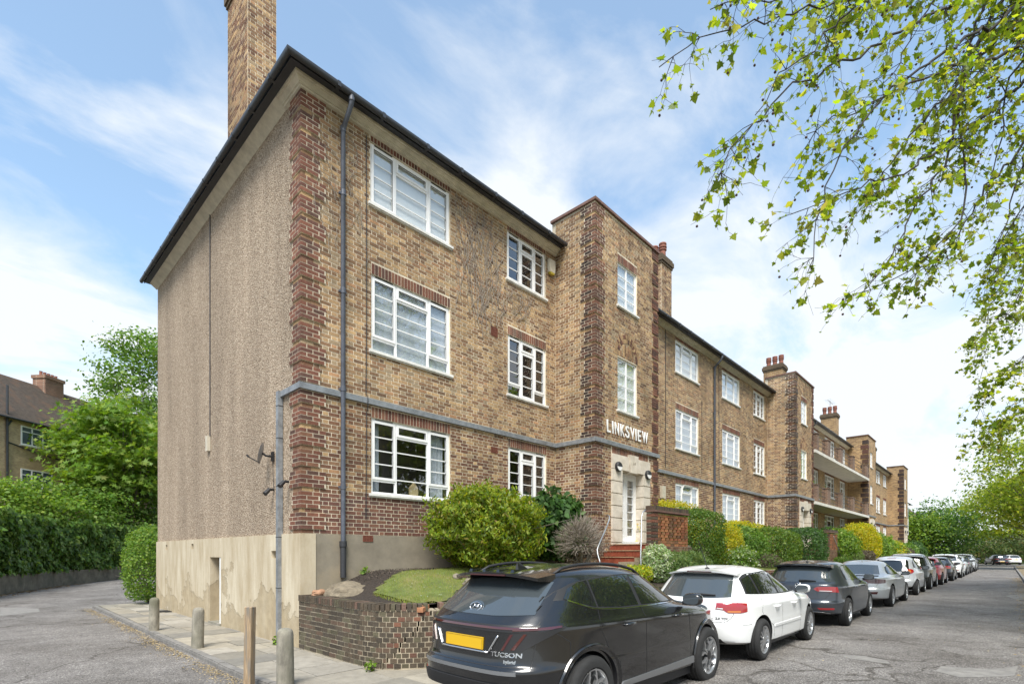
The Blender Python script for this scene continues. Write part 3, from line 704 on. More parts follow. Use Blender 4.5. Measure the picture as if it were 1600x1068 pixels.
# ornaments on the ground-floor window board
orn = MB(); orn.prism([(0, 0), (.2, 0), (.2, .17), (.1, .28), (0, .17)], (2.42, 0.13, 2.985), (1, 0, 0), (0, 0, 1), (0, 1, 0), .06)
tag(orn.build('ornament', pmat('pale_wood', (0.55, 0.42, 0.24), 0.7)), 'small pale house shaped ornament inside the nearest ground floor window', 'ornament')
wb = MB(); wb.box((1.3, 0.10, 2.93), (3.5, 0.32, 2.983)); wb.build('window_board', M['white'], BLK)
# air bricks
def airbrick(fr, a0, a1, z0, z1, wall):
    mb = MB(); mb.col = (0.12, 0.045, 0.035); fbox(mb, fr, a0 + .005, a1 - .005, -.03, .004, z0 + .005, z1 - .005)
    ny, nx = 4, 6
    for i in range(nx + 1):
        x = a0 + .005 + (a1 - a0 - .01) * i / nx; mb.col = (0.19, 0.07, 0.045); fbox(mb, fr, x - .006, x + .006, .0, .012, z0 + .005, z1 - .005)
    for j in range(ny + 1):
        z = z0 + .005 + (z1 - z0 - .01) * j / ny; fbox(mb, fr, a0 + .005, a1 - .005, .0, .0105, z - .006, z + .006)
    mb.build('air_brick', M['brick'], wall)
for q in VENTS_A: airbrick(FRONT, *q, wallA)

# ---- corner quoins as real bricks turning the corner
QP = 0.026
def quoin(u, v, su, sv, z0, z1, palf, pals, parent, single, far=False):
    """corner at (u, v); su, sv = direction into the front wall / into the side wall"""
    acc = MB(); nrow = int(round((z1 - z0) / COURSE))
    def put(x0, x1, y0, y1, zb, pal):
        mb = acc if far else MB(); mb.col = pick(pal); e = JT / 2
        xs = sorted((u + su * x0, u + su * x1)); ys = sorted((v + sv * y0, v + sv * y1))
        e = .0055; mb.box((xs[0], ys[0], zb + e), (xs[1], ys[1], zb + COURSE - e))
        if not far: mb.build('quoin_brick', M['brick'], parent)
    for r in range(nrow):
        zb = z0 + r * COURSE; L_ = qlen(zb + COURSE / 2, z0)
        if not L_:
            for (x0, x1, y0, y1, p) in ((-.004, .22, -.004, .10, palf), (-.004, .10, .1125, .33, pals)) if True else ():
                put(x0, x1, y0, y1, zb, PAL_BROWN if rb.random() < .6 else PAL_BUFF)
            continue
        e = JT / 2; a = r % 2
        n1, n2 = ((SL, HL) if a else (HL, SL))
        put(-QP, n1 - QP - e, -QP, n2 - QP - e, zb, palf)
        x = n1 - QP; k = a
        while x < L_ - .05:
            l_ = SL if (k % 2) else SL; l_ = min(l_, L_ - x); put(x + e, x + l_ - e, -QP + .001, .1, zb, palf); x += l_; k += 1
        y = n2 - QP
        while y < L_ - .05:
            l_ = min(SL, L_ - y); put(-QP + .001, .1, y + e, y + l_ - e, zb, pals); y += l_
    if far: tag(acc.build('quoin_bricks', M['brick'], parent), kind='stuff')
    # mortar core
    mc = MB()
    for r in range(0, nrow, 5):
        zb = z0 + r * COURSE + COURSE; L_ = qlen(zb + COURSE / 2, z0)
        if not L_: continue
        t = min(4 * COURSE, z1 - zb)
        if t <= 0: continue
        for (x0, x1, y0, y1) in ((-QP + .003, L_ - .014, -QP + .003, .02), (-QP + .003, .02, .0201, L_ - .014)):
            xs = sorted((u + su * x0, u + su * x1)); ys = sorted((v + sv * y0, v + sv * y1)); mc.box((xs[0], ys[0], zb + .003), (xs[1], ys[1], zb + t - .003))
    mc.build('quoin_mortar', M['mortar'], parent)
quoin(0, 0, 1, 1, ZP, 9.99, PAL_RED, PAL_RED, wallA, True)

# ---- side (gable) wall: pebbledash above a stained render plinth
sidew = MB(); sidew.poly([(0, 0, ZP), (0, 10.10, ZP), (0, 10.10, ZC + .14), (0, 0, ZC + .14)][::-1])
side = sidew.build('side_wall', M['pebble'], BLK)
pl = MB(); X0 = -0.035
DW = (4.15, 4.92, 0.07, 1.66)
vents = [(0.98, 1.24, 1.66, 1.80), (6.25, 6.45, 1.86, 2.0), (8.82, 9.02, 1.86, 2.0)]
plo = backing('plinth_wall', ((X0, 0, 0), (0, 1, 0), (-1, 0, 0)), -0.035, 10.12, 0.0, ZP, [DW] + vents, M['render'], BLK, depth=0.36)
cp = MB(); cp.poly([(X0, -.035, ZP), (X0, 10.12, ZP), (0.02, 10.12, ZP + .006), (0.02, -.035, ZP + .006)]); cp.poly([(X0, -.035, 0), (0.25, -.035, 0), (0.25, -.035, ZP), (X0, -.035, ZP)]); cp.build('plinth_return', M['render'], plo, fix=True)
for (a, b, z0_, z1_) in vents:
    mb = MB(); mb.box((X0 + .10, a, z0_), (X0 + .2, b, z1_)); mb.build('vent_grille', M['black'], plo)
M['doorshade'] = pmat('door_recess_shade', (.10, .075, .05), .8, var=.25, scale=4)
# recessed side doorway with white jamb; recess shadow is put into the door's dark colour
dr = MB(); dr.box((X0 + .34, 4.15, .05), (X0 + .40, 4.92, 1.66)); d_o = dr.build('side_door', M['doorshade'], BLK); 
dj = MB(); dj.box((X0 + .012, 4.151, .12), (X0 + .184, 4.27, 1.655)); dj.build('door_jamb', M['white'], d_o)
st_ = MB(); st_.box((X0 - .03, 4.1, .05), (X0 + .18, 4.97, .12)); st_.build('door_step', M['concrete'], d_o)
# front plinth of grey cement
fp = MB(); fp.box((0.0, -0.022, 0.3), (7.16, .05, ZP - .002), skip=('-z', '+y')); fpo = fp.build('front_plinth', M['cement'], BLK)
airbrick(((0, -.022, 0), (1, 0, 0), (0, -1, 0)), 1.20, 1.42, 1.98, 2.10, fpo)
# back and far walls, roof deck (never seen from the street, but they close the block)
bk = MB(); bk.poly([(0, 10.1, 0), (67, 10.1, 0), (67, 10.1, 10.1), (0, 10.1, 10.1)]); bk.poly([(67, 0, 0), (67, 10.1, 0), (67, 10.1, 10.1), (67, 0, 10.1)]); bk.build('rear_wall', M['mortar_brown'], BLK)
rf_ = MB(); rf_.box((-.30, -.30, ZC + .157), (67.3, 10.3, ZC + .185)); rf_.build('flat_roof', M['roof'], BLK)

# ---- eaves: moulded cream cornice, black soffit board and gutter
def eaves(a0, a1, first=False):
    prof = [(0.0, ZC - .02), (0.055, ZC - .005), (0.06, ZC + .025), (0.085, ZC + .03), (0.09, ZC + .05), (0.14, ZC + .085), (0.145, ZC + .10), (0.185, ZC + .103), (0.19, ZC + .14), (0.0, ZC + .14)]
    mb = MB()
    n_ = len(prof)
    for i in range(n_ - 1):
        (d0, z0_), (d1, z1_) = prof[i], prof[i + 1]
        mb.poly([((a0 - d0) if first else a0, -d0, z0_), (a1, -d0, z0_), (a1, -d1, z1_), ((a0 - d1) if first else a0, -d1, z1_)])
        if first:
            e0 = 0.62; mb.poly([(-d0, e0, z0_), (-d0, -d0, z0_), (-d1, -d1, z1_), (-d1, e0, z1_)])
    mb.build('cornice', M['cream'], BLK)
    gt = MB(); g0 = -.31 if first else a0
    gt.box((g0, -.31, ZC + .141), (a1, -.002, ZC + .155)); gt.box((g0, -.33, ZC + .11), (a1, -.311, ZC + .19))
    so_ = gt.build('soffit', M['gutter'], BLK)
    # half-round gutter with joints
    gm = MB(); seg = 9; ys = []
    for k in range(seg + 1):
        an = math.pi + math.pi * k / seg; ys.append((-.385 + .05 * math.cos(an), ZC + .165 + .058 * math.sin(an)))
    ys = [(-.435, ZC + .19)] + ys + [(-.335, ZC + .19)]
    s0 = -.385 if first else a0
    for (y0, z0_), (y1, z1_) in zip(ys[:-1], ys[1:]):
        gm.poly([(s0 if not first else y0, y0, z0_), (a1, y0, z0_), (a1, y1, z1_), (s0 if not first else y1, y1, z1_)])
    gm.build('gutter', M['gutter'], BLK, smooth=True, sharp=60)
    x = a0 + .5
    while x < a1 - .1:
        jb = MB(); jb.box((x - .03, -.441, ZC + .105), (x + .03, -.33, ZC + .197)); jb.build('gutter_bracket', M['gutter'], BLK); x += 0.92 if int(x * 3) % 2 else 1.05
eaves(0, 7.16, True); eaves(10.56, 24.95)
# eaves along the gable side: plain sloping cream soffit board, black gutter
se = MB(); se.poly([(0, .62, ZC + .0), (0, 10.2, ZC + .0), (-.19, 10.2, ZC + .14), (-.19, .62, ZC + .14)]); se.poly([(0, 10.2, ZC + .0), (-.19, 10.2, ZC + .14), (0, 10.2, ZC + .14)]); se.build('soffit_board', M['cream'], BLK)
gs = MB(); gs.box((-.31, -.0015, ZC + .141), (-.002, 10.25, ZC + .1545)); gs.box((-.33, -.329, ZC + .11), (-.311, 10.25, ZC + .1895)); gs.build('soffit', M['gutter'], BLK)
gm = MB(); seg = 9; xs_ = [(-.435, ZC + .19)]
for k in range(seg + 1):
    an = math.pi + math.pi * k / seg; xs_.append((-.385 + .05 * math.cos(an), ZC + .165 + .058 * math.sin(an)))
xs_.append((-.335, ZC + .19))
for (x0, z0_), (x1, z1_) in zip(xs_[:-1], xs_[1:]): gm.poly([(x0, x0, z0_), (x0, 10.3, z0_), (x1, 10.3, z1_), (x1, x1, z1_)])
gm.poly([(x, 10.3, z) for x, z in xs_]); gm.build('gutter', M['gutter'], BLK, smooth=True, sharp=60)
for k in range(11):
    y = .35 + k * .93; jb = MB(); jb.box((-.441, y - .03, ZC + .105), (-.33, y + .03, ZC + .197)); jb.build('gutter_bracket', M['gutter'], BLK)
# ---- zinc flashing band over the ground floor, wrapping the corner
def band(pts, z0=4.672, z1=4.785, d=0.062):
    """pts: polyline of the wall face with outward normals"""
    for (p, q, n) in pts:
        p, q, n = Vector((*p, 0)), Vector((*q, 0)), Vector((*n, 0)); t = (q - p); ln = t.length; t.normalize(); s = 0.0
        while s < ln - .01:
            e = min(ln, s + 1.22); mb = MB(); o = p + t * s
            mb.obox(o, t, n, (0, 0, 1), (0.001, .0, z0), (e - s - .001, d, z1 - .02)); 
            mb.obox(o, t, n, (0, 0, 1), (0.001, .0, z1 - .0199), (e - s - .001, d - .012, z1))
            mb.build('flashing', M['zinc'], BLK); s = e
        # joints and screws
        s = 1.22
        while s < ln:
            mb = MB(); mb.obox(p + t * s, t, n, (0, 0, 1), (-.02, .02, z0 - .003), (.02, d + .004, z1 - .018)); mb.build('flashing_joint', M['zinc'], BLK); s += 1.22
band([((0, 0.80), (0, -.027), (-1, 0)), ((-.062, 0), (7.18, 0), (0, -1))])

# ---- rainwater pipes
def pipe(x, y, z0, z1, r=.043, parent=BLK, m='pipe', wall_y=0.0, offs=True):
    mb = MB()
    if offs: pts_ = [(x, y - .31, ZC + .13), (x, y - .31, ZC + .04), (x, y - .29, ZC - .03), (x, y - .05, ZC - .26), (x, y, ZC - .34), (x, y, z0)]
    else: pts_ = [(x, y, z1), (x, y, z0)]
    mb.tube(pts_, r, 12); z = z0 + 1.0
    while z < ZC - .5:
        mb.tube([(x, y, z), (x, y, z + .10)], r + .008, 12); mb.box((x - .07, y, z + .02), (x + .07, y + .05, z + .055)); z += 1.83
    if offs: mb.tube([(x, y, ZC - .36), (x, y, ZC - .26)], r + .009, 12); mb.tube([(x, y - .31, ZC + .03), (x, y - .31, ZC + .09)], r + .009, 12)
    return mb.build('rainwater_pipe', M[m], parent, smooth=True, sharp=40)
pipe(0.76, -.075, 1.95, ZC)
lp = MB(); lp.tube([(0.76, -.075, 1.95), (0.76, -.075, 1.30)], .055, 12); lp.tube([(0.76, -.075, 1.88), (0.76, -.075, 1.98)], .07, 12); lp.build('cast_iron_foot', M['gutter'], BLK, smooth=True, sharp=40)
# square zinc trunking down the gable, from the flashing to the ground
tk = MB(); tk.box((-.10, .76, .07), (-.012, .86, 4.78)); tko = tk.build('zinc_trunking', M['zinc'], BLK)
for z in (1.1, 2.05, 3.0, 3.9, 4.5):
    mb = MB(); mb.box((-.104, .755, z), (-.011, .865, z + .012)); mb.build('trunking_joint', M['gutter'], tko)
# thin cables on the walls
def cable(pts_, r=.008, m='gutter', nm='cable'):
    mb = MB(); mb.tube(pts_, r, 5); return mb.build(nm, M[m], BLK)
cable([(1.28, -.02, 9.9), (1.285, -.02, 6.2), (1.27, -.02, 4.85), (1.28, -.075, 4.8), (1.28, -.075, 4.6), (1.285, -.02, 4.5), (1.27, -.02, 2.45)])
cable([(-.012, 5.0, 10.2), (-.012, 5.0, 4.6)], .012)
jbx = MB(); jbx.box((-.07, 5.0, 4.25), (-.005, 5.16, 4.62)); jbx.build('junction_box', M['cream'], BLK)
cable([(-.03, 1.18, 3.55), (-.02, 1.17, 3.0)], .006)
cable([(13.6, -.012, 10.0), (13.6, -.012, 4.9)], .012); cable([(18.5, -.012, 10.0), (18.52, -.012, 4.9)], .012); cable([(16.75, -.012, 8.0), (16.75, -.012, 4.9)], .01)
# ---- far masonry: beyond the second tower single bricks are too small, the material takes over
def far_brick_mat(name, c1, c2, mort, sc=1.0):
    m, t, b = newmat(name); ns, ls = t.nodes, t.links; b.inputs['Roughness'].default_value = 0.9
    g = ns.new('ShaderNodeNewGeometry'); s = ns.new('ShaderNodeSeparateXYZ'); ls.new(g.outputs['Position'], s.inputs[0])
    ad = ns.new('ShaderNodeMath'); ls.new(s.outputs[0], ad.inputs[0]); ls.new(s.outputs[1], ad.inputs[1])
    c = ns.new('ShaderNodeCombineXYZ'); ls.new(ad.outputs[0], c.inputs[0]); ls.new(s.outputs[2], c.inputs[1])
    br = ns.new('ShaderNodeTexBrick'); ls.new(c.outputs[0], br.inputs['Vector']); br.inputs['Scale'].default_value = sc
    br.inputs['Brick Width'].default_value = 0.225; br.inputs['Row Height'].default_value = 0.075; br.inputs['Mortar Size'].default_value = 0.008; br.inputs['Bias'].default_value = -0.1
    br.inputs['Color1'].default_value = (*c1, 1); br.inputs['Color2'].default_value = (*c2, 1); br.inputs['Mortar'].default_value = (*mort, 1)
    n = ns.new('ShaderNodeTexNoise'); n.inputs['Scale'].default_value = 1.1; n.inputs['Detail'].default_value = 6; ls.new(g.outputs['Position'], n.inputs['Vector'])
    mr = ns.new('ShaderNodeMapRange'); mr.inputs[1].default_value = .3; mr.inputs[2].default_value = .7; mr.inputs[3].default_value = .8; mr.inputs[4].default_value = 1.18; ls.new(n.outputs[0], mr.inputs[0])
    mu = ns.new('ShaderNodeVectorMath'); mu.operation = 'SCALE'; ls.new(br.outputs[0], mu.inputs[0]); ls.new(mr.outputs[0], mu.inputs['Scale']); ls.new(mu.outputs[0], b.inputs['Base Color'])
    return m
M['far_brick'] = far_brick_mat('far_brick', (0.38, 0.235, 0.10), (0.15, 0.08, 0.038), (0.44, 0.35, 0.23))
M['house_brick'] = far_brick_mat('house_brick', (0.47, 0.34, 0.18), (0.31, 0.20, 0.11), (0.50, 0.42, 0.30))
M['red_brick'] = far_brick_mat('red_brick', (0.21, 0.10, 0.06), (0.13, 0.065, 0.045), (0.33, 0.26, 0.2))
M['pier_brick'] = far_brick_mat('pier_brick', (0.17, 0.095, 0.06), (0.10, 0.06, 0.042), (0.28, 0.22, 0.17))

# ---- stair towers
TP = 1.31; ZT = 10.94
def tower(u0, u1, level, letters=None):
    """level 2: every brick, level 1: bricks joined, level 0: brick material"""
    fs = ((u0, 0, 0), (0, -1, 0), (-1, 0, 0)); ff = ((0, -TP, 0), (1, 0, 0), (0, -1, 0)); fe = ((u1, 0, 0), (0, -1, 0), (1, 0, 0))
    w0, w1 = u0 + 1.09, u0 + 2.12; zb = 0.9
    wz = [(8.60, 9.80), (5.71, 7.18)]
    sa, sb = u0 + .76, u0 + 2.81      # stone surround
    oa, ob = u0 + 1.25, u0 + 2.42     # door opening
    hs = [(w0, w1, *z) for z in wz] + [(oa, ob, 1.85, 4.06)]
    mm = M['mortar'] if level else M['far_brick']
    side_ = backing('tower_side_wall', fs, 0, TP, zb, ZT, [], mm, BLK)
    front_ = backing('tower_front_wall', ff, u0, u1, zb, ZT, hs, mm, BLK, depth=.5)
    end_ = backing('tower_end_wall', fe, 0, TP, zb, ZT, [], mm if level < 1 else M['mortar'], BLK)
    q0 = 1.585
    if level:
        def cutf(r, zm):
            l_ = qlen(zm, q0) if zm > q0 else 0
            return [(u0 - 1, u0 + l_), (u1 - l_ * .75, u1 + 1)] if l_ else []
        def cuts(r, zm):
            l_ = qlen(zm, q0) if zm > q0 else 0; return [(TP - l_, TP + 1)] if l_ else []
        pal = lambda z, a, hd: (PAL_BUFF if z > 4.7 else (PAL_BROWN if rb.random() < .5 else PAL_BUFF))
        z00 = q0 - COURSE * 9; zt_ = z00 + COURSE * int((ZT - z00) / COURSE)
        mb = MB(); emit(mb, fs, lay(0, TP, z00, zt_, [], pal, .05, cuts)); tag(mb.build('bricks', M['brick'], side_), kind='stuff')
        bl = lay(u0, u1, z00, zt_, hs + [(sa, sb, 0, 4.47), (sa, sb, 4.47, 4.47 + .18)] + [(w0, w1, 9.80, 9.80 + .22)], pal, .08, cutf)
        mb = MB(); emit(mb, ff, bl); tag(mb.build('bricks', M['brick'], front_), kind='stuff')
        mb = MB(); emit(mb, fe, lay(0, TP, z00, zt_, [], pal, .05)); tag(mb.build('bricks', M['brick'], end_), kind='stuff')
        quoin(u0, -TP, 1, 1, q0, q0 + COURSE * 5 * 24 + COURSE * 4, PAL_TQ if level == 2 else PAL_SOOT, PAL_SOOT, front_, False, far=(level < 2))
        # narrower quoin at the right-hand edge
        acc = MB()
        for i in range(25):
            zz = q0 + i * 5 * COURSE + COURSE; l_ = (QL if i % 2 == 0 else QS) * .75
            for k in range(4):
                acc.col = pick(PAL_TQ); acc.box((u1 - l_, -TP - QP, zz + k * COURSE + .005), (u1 - l_ + .21, -TP, zz + k * COURSE + .07))
                acc.col = pick(PAL_TQ); acc.box((u1 - l_ + .221 - .11 * (k % 2), -TP - QP + .001 * (k % 2), zz + k * COURSE + .005), (u1 + QP, -TP + .1, zz + k * COURSE + .0699))
        tag(acc.build('quoin_bricks', M['brick'], front_), kind='stuff')
        lintel(ff, w0, w1, 9.80, front_, far=(level < 2)); lintel(ff, sa + .05, sb - .05, 4.468, front_, .19, far=(level < 2))
        # relieving arch over the lower stair window: two rings of red bricks and an upright fill
        ac = MB(); cxm = (w0 + w1) / 2; cz = 7.22
        for ring, rr in ((0, .50), (1, .62)):
            n_ = 22 + ring * 5
            for k in range(n_):
                an = math.pi * (k + .5) / n_; ac.col = pick(PAL_TQ + PAL_BUFF[:3]); c_, s_ = math.cos(an), math.sin(an)
                ac.obox((cxm + c_ * rr, -TP, cz + s_ * rr), (c_, 0, s_), (-s_, 0, c_), (0, -1, 0), (-.054, -.5 * math.pi * rr / n_ + .0 - .003, 0), (.054, .5 * math.pi * rr / n_ - .003, PROUD + .004))
        for k in range(10):
            x = cxm - .36 + k * .08; hh = math.sqrt(max(0, .44**2 - (x - cxm)**2))
            for j in range(3):
                z0_ = cz + .02 + j * .15 + (.07 if k % 2 else 0)
                if z0_ + .14 < cz + hh: ac.col = pick(PAL_BUFF); ac.box((x - .034, -TP - PROUD - .005, z0_), (x + .034, -TP, z0_ + .14))
        tag(ac.build('relieving_arch', M['brick'], front_), kind='stuff')
    else:
        for i in range(24):      # dark quoin blocks
            zz = q0 + i * .375 + .075; l_ = QL if i % 2 == 0 else QS
            mb = MB(); mb.col = pick(PAL_SOOT); mb.box((u0 - QP, -TP - QP, zz), (u0 + l_, -TP + l_, zz + .30)); mb.build('quoin_block', M['brick'], front_)
    for z in wz: window(ff, w0, w1, z[0], z[1], 'stair', 'blind', (.5, .5), detail=1)
    # parapet coping
    cp_ = MB(); cp_.box((u0 - .06, -TP - .06, ZT), (u1 + .06, -TP + .26, ZT + .07)); cp_.box((u0 - .06, -TP + .2601, ZT), (u0 + .22, .14, ZT + .0695)); cp_.box((u1 - .22, -TP + .2601, ZT), (u1 + .06, .14, ZT + .0695)); cp_.build('parapet_coping', M['coping'], BLK)
    rf2 = MB(); rf2.box((u0 + .01, -TP + .01, ZT - .3), (u1 - .01, .1, ZT - .25)); rf2.build('tower_roof', M['roof'], BLK)
    rs_ = MB(); rs_.box((u0 + .005, 0.001, 9.9), (u0 + .2, .12, ZT)); rs_.box((u1 - .2, 0.001, 9.9), (u1 - .005, .12, ZT)); rs_.build('parapet_return', mm, BLK)
    # stone door surround: rusticated blocks, lintel, keystone
    so_ = MB(); so_.box((sa + .02, -TP - .03, 1.7), (oa + .001, -TP + .4, 4.06)); so_.box((ob - .001, -TP - .03, 1.7), (sb - .02, -TP + .4, 4.06)); dso = so_.build('door_surround', M['mortar_brown'], BLK)
    z = 1.72; k = 0
    while z < 4.0:
        t = min(z + .335, 4.06)
        for (a, b) in ((sa, oa + .012), (ob - .012, sb)):
            mb = MB(); mb.box((a, -TP - .055, z + .012), (b, -TP + .42, t - .012)); mb.build('stone_block', M['stone'], dso)
        z = t if t < 4.0 else 9
    for (a, b) in ((sa, oa + .12), (oa + .13, u0 + 1.62), (u0 + 2.05, ob - .13), (ob - .12, sb)):
        mb = MB(); mb.box((a, -TP - .055, 4.062), (b, -TP + .42, 4.46)); mb.build('stone_block', M['stone'], dso)
    km = MB(); km.prism([(-.17, 0), (.17, 0), (.24, .50), (-.24, .50)], (u0 + 1.835, -TP - .085, 4.03), (1, 0, 0), (0, 0, 1), (0, 1, 0), .4); km.build('keystone', M['stone'], dso, fix=True)
    # double glazed door, two leaves
    dm = MB(); dv = -TP + .20; zb_ = 2.10
    dm.box((oa, dv, zb_), (oa + .06, dv + .07, 4.05)); dm.box((ob - .06, dv, zb_), (ob, dv + .07, 4.05)); dm.box((oa + .06, dv, 3.98), (ob - .06, dv + .07, 4.05)); dm.box((oa, dv - .1, zb_ - .1), (ob, dv + .07, zb_))
    door = dm.build('entrance_door', M['upvc'], BLK)
    mid = (oa + ob) / 2
    for (a, b) in ((oa + .061, mid - .004), (mid + .004, ob - .061)):
        lf = MB(); q = .10; y0, y1 = dv + .005, dv + .055
        lf.box((a, y0, zb_ + .005), (a + q, y1, 3.975)); lf.box((b - q, y0, zb_ + .005), (b, y1, 3.975)); lf.box((a + q, y0, zb_ + .005), (b - q, y1, zb_ + .17)); lf.box((a + q, y0, 3.86), (b - q, y1, 3.975)); lf.build('door_leaf', M['upvc'], door)
        for k in range(7):
            z0_, z1_ = zb_ + .17 + (3.86 - zb_ - .17) * k / 7, zb_ + .17 + (3.86 - zb_ - .17) * (k + 1) / 7
            pn = MB(); pn.poly([(a + q, dv + .03, z0_), (b - q, dv + .03, z0_), (b - q, dv + .03, z1_), (a + q, dv + .03, z1_)]); pn.build('pane', M['glass'], door)
            if k: gb = MB(); gb.box((a + q, dv + .015, z0_ - .011), (b - q, dv + .045, z0_ + .011)); gb.build('glazing_bar', M['upvc'], door)
    hd = MB(); hd.tube([(mid + .05, dv - .02, 2.98), (mid + .05, dv - .05, 3.0), (mid + .05, dv - .05, 3.22), (mid + .05, dv - .02, 3.24)], .012, 8); hd.build('door_handle', M['steel'], door)
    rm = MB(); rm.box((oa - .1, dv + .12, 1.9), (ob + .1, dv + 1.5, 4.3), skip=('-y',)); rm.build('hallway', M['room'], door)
    # flashing at first-floor level
    band([((u0, 0), (u0, -TP - .027), (-1, 0)), ((u0 - .062, -TP), (u1 + .06, -TP), (0, -1)), ((u1, -TP), (u1, 0), (1, 0))])
    return dso
def textmesh(body, size, ext, bold=0.0, sx=1.0):
    c = bpy.data.curves.new('t', 'FONT'); c.body = body; c.size = size; c.extrude = ext; c.offset = bold
    o = bpy.data.objects.new('t', c); COL.objects.link(o); dg = bpy.context.evaluated_depsgraph_get(); me = bpy.data.meshes.new_from_object(o.evaluated_get(dg))
    bpy.data.objects.remove(o); bpy.data.curves.remove(c)
    if sx != 1.0:
        for v_ in me.vertices: v_.co.x *= sx
    me.update(); return me
def bulkhead(x, z, v, lab, grp):
    e = empty('wall_lamp', (x, v, z), lab, 'lamp', grp)
    b_ = MB(); b_.lathe([(.135, 0), (.135, -.06), (.12, -.075)], 24, axis='y'); b_.build('lamp_body', M['black'], e, smooth=True, sharp=40)
    d_ = MB(); seg = 24; d_.v = [(.108 * math.cos(a), -.085 - .0, .108 * math.sin(a)) for a in [2*math.pi*k/seg for k in range(seg)]]; d_.face(tuple(range(seg)))
    n_ = len(d_.v); d_.v += [(.118 * math.cos(a), -.074, .118 * math.sin(a)) for a in [2*math.pi*k/seg for k in range(seg)]]
    for k in range(seg): d_.face((k, (k + 1) % seg, n_ + (k + 1) % seg, n_ + k))
    d_.build('diffuser', M['white'], e, fix=True)
    h_ = MB(); h_.v = [(.112 * math.cos(a), -.089, .112 * math.sin(a)) for a in [math.pi * k / 14 for k in range(15)]]; h_.face(tuple(range(15))); 
    n_ = 15; h_.v += [(x_ * 1.06, -.074, z_ * 1.06) for x_, y_, z_ in h_.v[:15]]
    for k in range(14): h_.face((k, k + 1, n_ + k + 1, n_ + k))
    h_.build('eyelid_hood', M['black'], e, fix=True)
TOWERS = [(7.18, 10.52, 2), (24.95, 28.38, 1), (44.2, 47.55, 0), (63.7, 67.1, 0)]
ords = ['nearest', 'second', 'third', 'farthest']
for i, (a, b, lv) in enumerate(TOWERS):
    tower(a, b, lv)
    for x, sd_ in ((a + 1.0, 'left'), (a + 2.62, 'right')):
        bulkhead(x, 4.06 if i else (4.12 if sd_ == 'left' else 4.07), -TP - .056, 'round black and white wall lamp %s of the %s entrance door' % (sd_, ords[i]), 'entrance lamps')
# house name in raised white letters
nmx = []; _x = 7.69
for _c, _w in (('L', .18), ('I', .055), ('N', .205), ('K', .21), ('S', .195), ('V', .22), ('I', .055), ('E', .175), ('W', .32)): nmx.append((_c, _x, _w)); _x += _w + (.06 if _c in 'KSV' else .078)
sign = empty('name_sign', (8.8, -TP - .02, 5.0), 'large white raised letters LINKSVIEW above the nearest entrance', 'sign')
for ch, x, wd in nmx:
    me = textmesh(ch, .46, .009, .006)
    xs2 = [v_.co.x for v_ in me.vertices]; ys2 = [v_.co.y for v_ in me.vertices]; x0, x1, y0, y1 = min(xs2), max(xs2), min(ys2), max(ys2)
    for v_ in me.vertices:
        X, Y, Z = v_.co; v_.co = ((X - x0) / (x1 - x0) * wd + x - 8.8, -Z - .015, (Y - y0) / (y1 - y0) * .335)
    me.materials.append(M['white']); me.update(); o = link('letter', me, sign); o['label'] = 'white letter ' + ch
me = textmesh('1-9', .12, .002, .002)
kst = link('engraved_number', me, BLK, (8.93, -TP - .087, 4.26)); kst.rotation_euler = (R(90), 0, 0); me.materials.append(M['cement'])

# ---- front wall between the first two towers
wallB = do_front('front_wall', 10.52, 24.95, WINS_B, False, None, M['mortar'], .1)
for (a, b, z, st, ins) in WINS_B:
    window(FRONT, a, b, z[0], z[1], st, ins, (0.30, 0.40, 0.30) if b - a > 1.8 else (.34, .36, .30), detail=1)
fp = MB(); fp.box((10.54, -.02, 0.3), (24.9, .05, ZP - .002), skip=('-z', '+y')); fp.build('front_plinth', M['cement'], BLK)
band([((10.52, 0), (24.95, 0), (0, -1))])
pipe(17.9, -.075, 1.2, ZC)
# vent light standing open in a ground-floor window
ov = MB(); c_, s_ = math.cos(R(28)), math.sin(R(28))
for (a, b, z0_, z1_) in ((15.06, 15.82, 0, .045), (15.06, 15.82, -.30, -.255), (15.06, 15.11, -.255, 0), (15.77, 15.82, -.255, 0)): ov.obox((0, -.01, 4.37), (1, 0, 0), (0, -c_, -s_), (0, -s_, c_), (a, 0, z0_), (b, .03, z1_))
ovo = ov.build('open_vent_light', M['upvc'], BLK, fix=True)
pn = MB(); pn.obox((0, -.01, 4.37), (1, 0, 0), (0, -c_, -s_), (0, -s_, c_), (15.11, .01, -.255), (15.77, .018, 0)); pn.build('pane', M['glass'], ovo, fix=True)

# ---- balcony range between the second and third towers, then the far range
def far_wall(a0, a1, wins):
    wl = backing('front_wall', FRONT, a0, a1, .9, ZC + .02, holes_of(wins), M['far_brick'], BLK)
    for (a, b, z, st, ins) in wins:
        window(FRONT, a, b, z[0], z[1], st, ins, (.3, .4, .3) if b - a > 1.3 else (.5, .5), detail=0); lintel(FRONT, a, b, z[1], wl, far=True)
    return wl
BW = []
for z in (GF, FF, SF):
    zz = (z[0] - .35 if z is not GF else z[0], z[1]); BW += [(33.2, 35.2, zz, 'short', 'dark'), (36.9, 39.7, z, 'short', 'dark'), (41.4, 43.2, (z[0] - .7, z[1]), 'short', 'dark'), (29.6, 31.2, z, 'short', 'dark')]
far_wall(28.38, 44.2, BW); far_wall(47.55, 63.7, [(a, b, z, s_, 'dark') for z, s_ in ((GF, 'full'), (FF, 'full'), (SF, 'short')) for a, b in ((49.0, 51), (52.6, 54.6), (56.7, 58.9), (60.7, 62.6))])
band([((47.55, 0), (63.7, 0), (0, -1))])
for (a, b) in ((28.44, 44.14), (47.6, 63.65)): eaves(a, b)
conc_w = pmat('balcony_paint', (0.62, 0.60, 0.54), 0.8, var=.15, scale=3)
